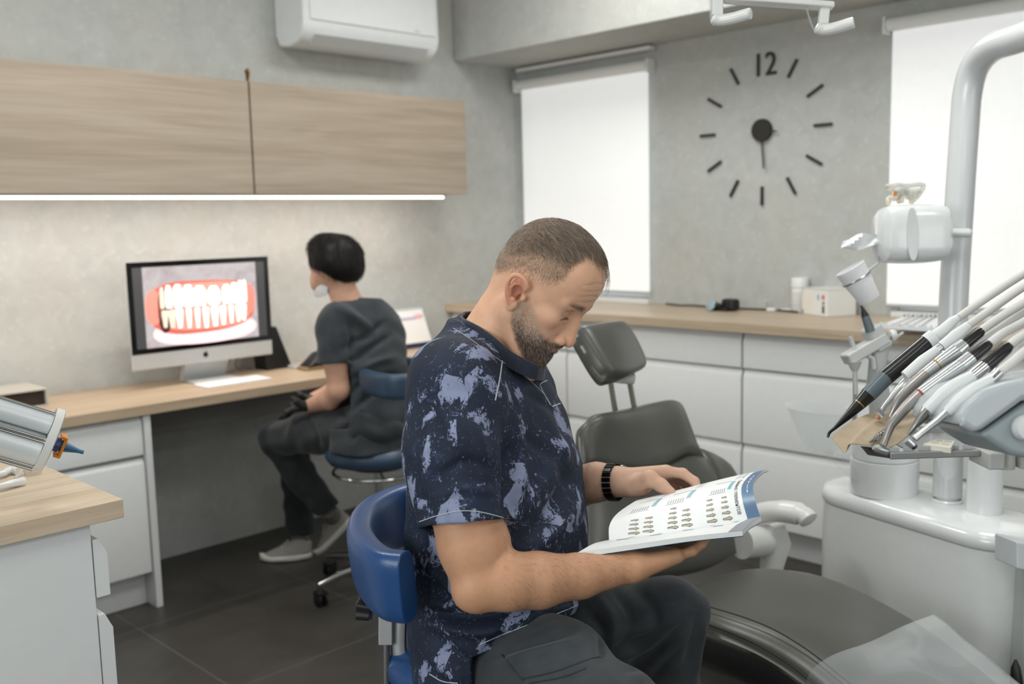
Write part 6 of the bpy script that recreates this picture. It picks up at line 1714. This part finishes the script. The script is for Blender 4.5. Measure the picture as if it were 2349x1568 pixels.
# shoes
SH = mat('grey_knit_shoe', (150, 148, 142), .8, bump=.3, bscale=500); SO = mat('white_sole', (222, 220, 214), .55); SK = mat('grey_sock', (120, 116, 112), .9)
def shoe(toe, heel, upv, ank, w=.043):
    L = np.linalg.norm(heel-toe); f = (toe-heel)/L; upv = unit(upv-f*(upv@f)); sd = np.cross(f, upv); rs, ss = [], []
    for t in np.linspace(0, 1, 14):
        ww = w*(.62+.38*sin(pi*min(1, t*1.05)**.8))*sqrt(max(.04, 1-max(0, (t-.72)/.29)**2))*sqrt(max(.05, 1-max(0, (.10-t)/.11)**2)); h0 = .028; h1 = np.interp(t, [0, .12, .30, .45, .7, .9, 1], [.070, .088, .085, .072, .052, .036, .026])
        c = heel+f*L*t
        rs.append([c+sd*ww*.94*cos(a)*(1-.28*max(0, sin(a)))+upv*(h0-.006+(h1-h0+.004)*max(0, sin(a))+.004*min(0, sin(a))) for a in np.linspace(0, 2*pi, 24, endpoint=False)])
        tl = .010*max(0, (t-.75)/.25)**2
        ss.append([c+sd*ww*1.06*cos(a)+upv*(tl+.014+.014*np.sign(sin(a))*abs(sin(a))**.4) for a in np.linspace(0, 2*pi, 24, endpoint=False)])
    sh_ = thing_child('shoe', rs, SH); MB().rings(ss).build('sole', SO, sh_, smooth=50)
    MB().tube([heel+f*L*.22+upv*.07, ank], [.036, .034], 16).build('sock', SK, sh_)
    for k in range(5):
        c = heel+f*L*(.46+.055*k)+upv*(.074-.009*k); MB().tube([c-sd*.017, c+upv*.004, c+sd*.017], .0024, 6).build('lace', SO, sh_)
def thing_child(nm, rings, m): return MB().rings(rings).build(nm, m, wm, smooth=60)
Zu = np.array([0, 0, 1.])
t1, h1 = PL(597, 1288, 2, 0), PL(716, 1276, 2, 0)
shoe(t1, h1, Zu, cam2w(aR))
tt, hh_ = P(733, 1278, 3.93), P(812, 1196, 3.92)
shoe(tt, hh_, unit(-AR*.80+AU*.6), cam2w(aL), .041)

# ================================================================ delivery arm with handpieces, tray, pouch (right foreground)
du = thing('delivery_unit', 'grey delivery head and aluminium tray arm at the right picture edge', 'dental delivery unit', tuple(P(2320, 980, 1.42)))
SHG = mat('delivery_grey', (178, 184, 188), .35, coat=.2); SHD = mat('delivery_blue_grey', (146, 156, 160), .4)
def extr(pts, d0, d1, name, m, par, bev=.004):
    """outline in the picture at distance d0, pushed back to d1"""
    a = [P(u, v, d0) for u, v in pts]; n = len(a); sh = AF*(d1-d0)
    mb = MB().add(a+[p+sh for p in a], [tuple(range(n)), tuple(range(2*n-1, n-1, -1))]+[(i, (i+1) % n, n+(i+1) % n, n+i) for i in range(n)])
    return mb.build(name, m, par, bevel=bev, seg=4)
up_pts = [(2198, 963), (2222, 925), (2262, 893), (2310, 876), (2380, 864), (2560, 850), (2560, 905), (2349, 920), (2247, 994), (2228, 992), (2208, 978)]
extr(up_pts, 1.19, 1.34, 'upper_shell', SHG, du, .010)
lo_pts = [(2248, 997), (2350, 922), (2560, 908), (2560, 1060), (2350, 1050), (2318, 1042), (2285, 1022)]
extr(lo_pts, 1.20, 1.33, 'side_shell', SHD, du, .008)
MB().lathe([(0, 0), (.016, 0), (.0165, .006), (.014, .012), (0, .014)], P(2350, 980, 1.20), tuple(-AF), 32, cap=False).build('side_knob', mat('knob_light', (214, 216, 217), .4), du)
MB().tube([P(2440, 960, 1.3), P(2640, 1000, 1.50), P(2700, 1180, 2.0), P(2500, 1260, 2.25), P(2400, 1275, 2.26)], .035, 20).build('support_arm', SHG, du)
zt = P(2040, 1043, 1.40)[2]
F0, F1 = P(2040, 1043, 1.395), P(2246, 1039, 1.40); F1[2] = F0[2] = zt
Bk0, Bk1 = PL(2040, 992, 2, zt), PL(2246, 987, 2, zt)
fx = unit(F1-F0); fy = unit(np.cross([0, 0, 1.], fx)); fy = fy if fy@AF > 0 else -fy
MB().obox((F0+F1)/2, fx, fy, Zu, np.linalg.norm(F1-F0)/2, .004, .0048).build('front_rail', ALU, du, bevel=.0015)
MB().obox((Bk0+Bk1)/2, fx, fy, Zu, np.linalg.norm(F1-F0)/2+.01, .004, .0048).build('back_rail', ALU, du, bevel=.0015)
MB().obox(P(2263, 1047, 1.405), fx, fy, Zu, .0115, .030, .012).build('tray_bracket', mat('bracket_light_grey', (190, 189, 187), .4), du, bevel=.003)
c_ = P(2304, 1048, 1.41); MB().lathe([(0, -.016), (.0142, -.016), (.0148, -.014), (.0148, -.007), (.0144, -.006), (.0144, .018), (0, .018)], c_, (0, 0, 1), 32, cap=False).build('swivel', mat('swivel_grey', (198, 197, 194), .4), du)
MB().lathe([(0, 0), (.0016, 0), (.0012, .001), (0, .001)], P(2289, 1040, 1.396), tuple(-AF), 12, cap=False).build('pin_hole', BLACK, du)
MB().obox(P(2340, 1052, 1.42), fx, fy, Zu, .010, .02, .010).build('bracket_end', mat('bracket_end_grey', (184, 184, 182), .4), du, bevel=.002)
# notched tray
tr = thing('instrument_tray', 'slim steel tray with notched rim on the aluminium rails under the handpieces', 'tray', tuple((F0+Bk1)/2))
MB().obox((F0+Bk1)/2+fy*0+[0, 0, .000], fx, fy, Zu, np.linalg.norm(F1-F0)/2-.002, np.linalg.norm(Bk0-F0)/2-.006, .0008).build('tray_floor', mat('tray_steel', (178, 180, 180), .3, .7), tr)
for base, nm in ((F0+fy*.007, 'notched_rim'), (Bk0-fy*.007, 'notched_rim')):
    mb = MB(); L = np.linalg.norm(F1-F0); nseg = 6
    for k in range(nseg): mb.obox(base+fx*(L*(k+.42)/nseg)+Zu*.0068, fx, fy, Zu, L*.36/nseg, .0008, .0035)
    mb.obox(base+fx*L/2+Zu*.0022, fx, fy, Zu, L/2-.003, .0008, .0022); mb.build(nm, GREY_L, tr)
MB().add([P(1972, 1022, 1.39), P(1990, 1043, 1.385), P(2040, 1051, 1.392), P(2042, 1034, 1.40), P(2000, 1026, 1.40), P(1992, 1024, 1.42), P(2000, 1043, 1.42), P(2040, 1049, 1.42), P(2042, 1032, 1.42), P(2010, 1026, 1.42)], [(0, 1, 2, 3, 4), (9, 8, 7, 6, 5), (0, 5, 6, 1), (1, 6, 7, 2), (2, 7, 8, 3), (3, 8, 9, 4), (4, 9, 5, 0)]).build('tray_end', mat('dark_tray_end', (66, 64, 64), .35, .4), tr, bevel=.0012)
# palette
pa = thing('mixing_palette', 'small ivory mixing palette with four round wells on the tray', 'palette', tuple(P(2155, 1016, 1.42)))
zp = zt+.012; c4 = [PL(u, v, 2, zp) for u, v in ((2117, 1017), (2147, 1006), (2191, 1010), (2182, 1026))]
IV = mat('ivory_plastic', (232, 228, 214), .4)
MB().add(c4+[q-Zu*.009 for q in c4], [(0, 1, 2, 3), (7, 6, 5, 4)]+[(i, (i+1) % 4, 4+(i+1) % 4, 4+i) for i in range(4)]).build('palette_block', IV, pa, bevel=.0012)
for f, h_ in ((.3, .35), (.3, .75), (.7, .35), (.7, .75)):
    c = (c4[0]*(1-f)+c4[3]*f)*(1-h_)+(c4[1]*(1-f)+c4[2]*f)*h_; MB().lathe([(.0052, 0), (.0052, .0006), (.0046, .0008), (.004, .0002), (0, .0001)], c, (0, 0, 1), 24, cap=False).build('well', mat('well_beige', (214, 204, 182), .4), pa)
# kraft pouch
kp = thing('paper_pouch', 'opened brown kraft paper pouch with curled end lying over the tray', 'paper', tuple(P(2010, 1000, 1.44)))
def kraft():
    t = NT('brown_kraft_paper'); v = t.pos(); n = t.noise(v, 30, 5, .65, .4)
    t.col(t.ramp(n, [(.3, rgb(168, 150, 126)), (.7, rgb(182, 165, 142))])); t.b.inputs['Roughness'].default_value = .8; t.bump(n, .5, .002); return t.m
KR = [[(1907, 1002, 1.405), (1928, 1027, 1.388), (1940, 1036, 1.380), (1948, 1018, 1.386), (1975, 1018, 1.392), (2010, 1023, 1.394), (2045, 1024, 1.400), (2088, 995, 1.42)],
      [(1930, 982, 1.43), (1945, 1000, 1.415), (1958, 1006, 1.41), (1968, 998, 1.415), (1990, 998, 1.42), (2020, 1000, 1.42), (2058, 995, 1.425), (2098, 972, 1.44)],
      [(1960, 962, 1.47), (1972, 972, 1.46), (1985, 976, 1.455), (1998, 972, 1.455), (2015, 972, 1.455), (2040, 974, 1.455), (2072, 968, 1.46), (2108, 952, 1.465)],
      [(2010, 941, 1.51), (2018, 944, 1.50), (2026, 945, 1.50), (2036, 943, 1.50), (2050, 944, 1.50), (2070, 945, 1.50), (2092, 940, 1.50), (2118, 932, 1.50)]]
R_ = [catmull([P(*p) for p in r_], 6) for r_ in KR]; Gk = np.array([catmull(c, 6) for c in zip(*R_)]).transpose(1, 0, 2)
slab(Gk, Gk-AU*.0012).build('pouch_sheet', kraft(), kp, smooth=60)
for k in range(3):
    o = thing('hand_instrument', ['thin steel instrument in the opened pouch, the foremost', 'thin steel instrument in the opened pouch, the middle one', 'thin steel instrument in the opened pouch, the rearmost'][k], 'instrument', tuple(P(2005+k*6, 1008-k*5, 1.40)), 'steel instruments in the paper pouch')
    MB().tube([P(1996+k*7, 1014-k*2, 1.392), P(2012+k*6, 1000-k*3, 1.408), P(2030+k*5, 985-k*3, 1.43)], [.0016, .0020, .0022], 10).build('shaft', CHROME, o)
    for q in range(3): MB().lathe([(.002, 0), (.0030, .001), (.0030, .003), (.002, .004)], P(2008+k*6+q*5, 1003-k*3-q*4, 1.404+q*.003), tuple(unit(AR+AU)), 10).build('grip_ring', STEEL, o)
# handpieces: name, label, hose path, list of (material, [(u, v, d)...], [radii])
HPM = mat('handpiece_black', (22, 21, 22), .28, coat=.2); HW = mat('handpiece_white', (218, 220, 221), .3); HC = mat('handpiece_silver', (206, 208, 210), .24, .75)
BRZ = mat('handpiece_gunmetal', (168, 163, 160), .30, .6); HOSE = mat('hose_light_grey', (206, 204, 202), .5); BAND2 = mat('blue_grey_band', (92, 104, 112), .3)
GOLD = mat('gold_ring', (190, 150, 96), .3, .8); RED = mat('red_ring', (150, 60, 50), .4); COPP = mat('copper_tip', (200, 140, 120), .3, .5)
def hp(label, hose, parts_, d, hr=.0062):
    r = thing('handpiece', label, 'dental handpiece', tuple(P(parts_[0][2][0][0], parts_[0][2][0][1], d)), 'handpieces hanging from the delivery head')
    for nm, m, pts, rr in parts_:
        q = [P(u, v, d+(w[0] if w else 0)) for u, v, *w in pts]
        MB().tube(q, [x/F_PX*d for x in rr], 20).build(nm, m, r, smooth=50)
    if hose:
        hu, hv, hw_ = hose[-1]; hose = list(hose)+[(hu+130, hv-45, hw_+.03), (hu+220, hv+30, hw_+.04), (hu+230, hv+150, hw_+.03), (hu+150, 900, hw_)]
        MB().tube(catmull([P(h_[0], h_[1], d+(h_[2]-hose[0][2])) for h_ in hose], 8), hr, 14).build('hose', HOSE, r, smooth=70)
    return r
hp('black scaler handpiece with grey band and bent pointed tip, the longest and leftmost', [(2197, 729, 1.40), (2262, 684, 1.42), (2349, 628, 1.46), (2470, 560, 1.52)], [
    ('sleeve', HW, [(2198, 728), (2185, 737), (2165, 756), (2143, 772)], [8, 12, 13, 15]), ('collar', HW, [(2143, 772), (2126, 785)], [19, 19]),
    ('body', HPM, [(2128, 783), (2100, 808), (2040, 858), (2030, 866)], [17.5, 19, 19.5, 19.5]), ('band', BAND2, [(2032, 864), (1992, 905)], [19.6, 18.5]),
    ('nose', HPM, [(1994, 903), (1972, 926)], [18.4, 14.5]), ('gold_ring', GOLD, [(1972.5, 925.5), (1970.5, 927.5)], [14.8, 14.4]), ('cone', HPM, [(1971, 927), (1945, 953), (1912, 984)], [14.2, 9.5, 3.6]),
    ('tip', HPM, [(1914, 982), (1905, 989), (1901, 995), (1899, 1003)], [3.8, 3.6, 3.4, 2.6])], 1.50)
hp('silver ribbed contra-angle handpiece right behind the black one', [(2221, 746, 1.44), (2270, 712, 1.45), (2349, 657, 1.48), (2470, 585, 1.54)], [
    ('sleeve', HW, [(2222, 745), (2195, 768), (2160, 795)], [10, 14, 12]), ('connector', HC, [(2158, 794), (2148, 803)], [9, 10]),
    ('body', HW, [(2150, 801), (2115, 828), (2076, 862)], [10, 13, 12]), ('grip', HC, [(2085, 868), (2083, 872), (2064, 893), (2046, 913)], [9, 12, 12, 9.5]),
    ('neck', HC, [(2046, 913), (2030, 930), (2021, 945)], [8.5, 6, 6.5]), ('head', HC, [(2013, 941), (2024, 954)], [8.5, 9]), ('cap', COPP, [(2016, 952), (2012, 960)], [6, 6.5])], 1.46)
hp('silver straight handpiece with black hose cap and gunmetal nose, the third from left', [(2248, 760, 1.42), (2290, 730, 1.43), (2349, 694, 1.46), (2470, 620, 1.52)], [
    ('cap', HPM, [(2252, 757), (2246, 762), (2212, 790)], [10, 13, 14]), ('connector', HC, [(2213, 789), (2195, 804)], [15, 17.5]),
    ('body', HC, [(2196, 803), (2160, 828), (2122, 857)], [17, 14.5, 12.5]), ('ring', GOLD, [(2150, 835), (2147, 837)], [14.3, 14.3]), ('nose', BRZ, [(2124, 855), (2090, 885), (2062, 915), (2050, 938)], [13, 13, 11, 8]), ('drill_tip', BRZ, [(2050, 938), (2041, 956)], [7, 4])], 1.40)
hp('silver contra-angle handpiece with red ring and round head, the fourth from left', [(2264, 792, 1.395), (2300, 765, 1.41), (2349, 738, 1.44), (2470, 668, 1.50)], [
    ('cap', HPM, [(2270, 786), (2262, 793), (2228, 820)], [10, 13.5, 15]), ('connector', HC, [(2229, 819), (2205, 838)], [16, 17]),
    ('body', HC, [(2206, 837), (2160, 868), (2112, 903)], [16, 13.5, 14]), ('red_ring', RED, [(2113, 902), (2109, 905)], [14.6, 14.6]), ('shank', BRZ, [(2110, 904), (2080, 932), (2058, 957)], [14, 13, 12]),
    ('neck', BRZ, [(2058, 957), (2043, 975), (2032, 1005), (2026, 1020)], [12, 10.5, 8, 8.5]), ('head', HC, [(2006, 1024), (2010, 1027), (2034, 1034), (2037, 1035)], [8, 9.5, 9.5, 8])], 1.34)
hp('white handpiece with steel nose and black cap, the fifth from left', [(2312, 795, 1.40), (2349, 768, 1.42), (2470, 700, 1.48)], [
    ('cap', HPM, [(2316, 790), (2308, 798), (2262, 838)], [11, 15, 17]), ('connector', CHROME, [(2264, 836), (2232, 862)], [14, 14]),
    ('body', HW, [(2240, 856), (2200, 882), (2165, 905), (2126, 942)], [12, 19, 18, 15]), ('nose', CHROME, [(2128, 940), (2110, 962), (2096, 980), (2084, 996)], [13.5, 11, 6, 3.5])], 1.27)
hp('slim silver turbine handpiece with small head next to the grey shell, the rightmost', [(2286, 858, 1.36), (2320, 832, 1.37), (2360, 800, 1.39), (2470, 730, 1.45)], [
    ('connector', CHROME, [(2292, 853), (2272, 872)], [13, 12]), ('body', HW, [(2276, 868), (2240, 890), (2200, 920), (2172, 946)], [12, 16, 16, 12]),
    ('shank', HC, [(2180, 938), (2150, 965), (2110, 996), (2098, 1006)], [11, 8.5, 7, 8]), ('head', HC, [(2080, 1008), (2094, 1021)], [9, 9]), ('head_cap', HPM, [(2094, 1021), (2099, 1027)], [8, 7])], 1.215)
for k, (v0, v1) in enumerate(((758, 716), (806, 786))):
    o = thing('supply_hose', ['spare light grey hose between the third and fourth handpiece hoses', 'spare light grey hose below the fifth handpiece hose'][k], 'hose', tuple(P(2349, v1, 1.5)), 'spare hoses of the delivery head')
    MB().tube(catmull([P(2225+60*k, v0+34, 1.47), P(2285+40*k, v0, 1.48), P(2349, v1, 1.50), P(2480, v1-70, 1.56)], 8), .0062, 14).build('hose_tube', HOSE, o)

# ================================================================ operating light handles at the top
ol = thing('operating_light', 'white operating light above the frame with two curved handles hanging into view', 'lamp', tuple(P(1790, -40, 1.95)))
LD = 1.95; LW = mat('lamp_white', (226, 226, 224), .25, coat=.3); LC = glass('lamp_clear_guard', (240, 244, 246), .05, .3)
def hdl(pts, r_): 
    q = catmull([P(u, v, LD+w) for u, v, w in pts], 6); n = len(q); rr = [r_]*n; rr[0] = r_*.75; rr[1] = r_*.95; rr[-1] = r_*.9
    MB().tube(q, rr, 24).build('handle', LW, ol, smooth=60)
hdl([(1634, 40, 0), (1650, 46, 0), (1680, 42, -.01), (1712, 33, -.02), (1722, 31, -.025)], .0112)
hdl([(1872, 62, 0), (1888, 68, 0), (1915, 64, -.01), (1945, 55, -.02), (1959, 51, -.025)], .0112)
MB().obox(P(1786, 6, LD), unit(AR-AU*.07), AU, AF, .108, .0062, .016).build('crossbar', LW, ol, bevel=.004)
MB().obox(P(1645, 10, LD), AU, unit(AR-AU*.05), AF, .025, .011, .010).build('handle_bracket', LW, ol, bevel=.004)
MB().obox(P(1890, 34, LD), unit(AU*1+AR*.1), AR, AF, .020, .010, .008).build('handle_bracket', LW, ol, bevel=.004)
MB().tube(catmull([P(1627, -30, LD), P(1629, 20, LD), P(1632, 50, LD), P(1640, 58, LD)], 6), .002, 8).build('guard_edge', LC, ol)
MB().tube(catmull([P(1850, 18, LD), P(1856, 40, LD), P(1866, 66, LD), P(1876, 76, LD)], 6), .002, 8).build('guard_edge', LC, ol)
MB().obox(P(1780, -70, LD+.02), AR, AU, AF, .14, .05, .05).build('lamp_head', LW, ol, bevel=.03)
lp = P(1780, -110, LD+.02); MB().tube([lp, [lp[0], lp[1], 2.695]], .02, 16).build('lamp_stem', LW, ol)

# ================================================================ impression mixer on the near counter
mx = thing('material_mixer', 'white twin-cartridge material mixer with chrome rods and blue nozzle over the near counter', 'mixer', (0.25, 2.0, .9))
MD = 1.62; C0 = P(112, 1008, MD); axm = unit(AR*.925-AU*.40+AF*.52); vm = unit(AU*.90+AR*.41); vm = unit(vm-axm*(vm@axm)); wmx = np.cross(axm, vm); wmx = wmx if wmx@AF > 0 else -wmx
def oval(c, a_, b_, n=40): return [c+vm*a_*sin(t)+wmx*b_*cos(t) for t in np.linspace(0, 2*pi, n, endpoint=False)]
PLW = mat('mixer_plate', (208, 208, 204), .4); CRW = mat('cartridge_white', (206, 211, 213), .28, .15)
MB().rings([oval(C0-axm*.006, .050, .034), oval(C0-axm*.007, .0545, .038), oval(C0+axm*.006, .0545, .038), oval(C0+axm*.0075, .052, .036)]).build('end_plate', PLW, mx, smooth=40)
for o, r_, nm in ((.0265, .0175, 'small_cartridge'), (-.0185, .0275, 'large_cartridge')):
    MB().tube([C0-axm*.007+vm*o-wmx*.004, C0-axm*.30+vm*o-wmx*.004], r_, 36).build(nm, CRW, mx, smooth=60)
for o, w_ in ((.0455, -.008), (.0060, -.027), (-.0475, -.010)):
    for e in (0, .0055): MB().tube([C0-axm*.006+vm*(o-e)+wmx*w_, C0-axm*.30+vm*(o-e)+wmx*w_], .0028, 12).build('rod', CHROME, mx)
NZ = mat('blue_nozzle', (44, 92, 130), .35); PUR = mat('purple_nozzle_base', (64, 74, 120), .4); ORG = mat('orange_clip', (226, 136, 40), .4)
n0 = C0+axm*.008-vm*.004
MB().lathe([(0, 0), (.0120, 0), (.0120, .010), (.009, .012), (0, .012)], n0, tuple(axm), 28, cap=False).build('nozzle_base', PUR, mx)
MB().lathe([(0, .010), (.0095, .010), (.0085, .020), (.0040, .040), (.0034, .044), (.0034, .050), (0, .050)], n0, tuple(axm), 28, cap=False).build('nozzle', NZ, mx)
for s_ in (-1, 1):
    MB().obox(n0+axm*.012+vm*s_*.0165, axm, vm, wmx, .0050, .0020, .012).build('clip', ORG, mx, bevel=.0006)
    MB().obox(n0+axm*.016+wmx*s_*.0105, axm, vm, wmx, .0022, .0175, .0018).build('clip', ORG, mx, bevel=.0006)
bl = C0-axm*.34; MB().obox(np.array([bl[0], bl[1], .90+.10]), np.array([1., 0, 0]), np.array([0, 1., 0]), Zu, .09, .11, .0995).build('mixer_housing', WHITE_M, mx, bevel=.02)
CZ_ = .90
def cat_(u, v, h=0.0): return PL(u, v, 2, CZ_+h)
for k, (pts, lb) in enumerate(((((-40, 1092), (0, 1088), (22, 1078), (40, 1080)), 'curved white plastic spatula on the near counter, the farther one'), (((-50, 1128), (0, 1116), (30, 1108), (54, 1104)), 'curved white plastic spatula on the near counter, the nearer one'))):
    q = catmull([cat_(u, v, .006+.003*sin(i)) for i, (u, v) in enumerate(pts)], 6)
    o = MB().tube(q, list(np.linspace(.0045, .0085, len(q))), 14, sx=.9).build('spatula', WHITE_G); setp(o, lb, 'spatula', 'white plastic spatulas on the near counter')
o = thing('clear_cap', 'clear plastic piece on the near counter under the mixer end plate', 'plastic piece', tuple(cat_(80, 1085)))
MB().lathe([(.016, 0), (.015, .012), (.010, .016), (.0, .017)], cat_(76, 1086, .0005), (0, 0, 1), 28, cap=False).build('cap_body', CLR, o)
MB().tube([cat_(34, 1096, .003), cat_(62, 1070, .012)], .0022, 8).build('cap_pin', CLR, o)
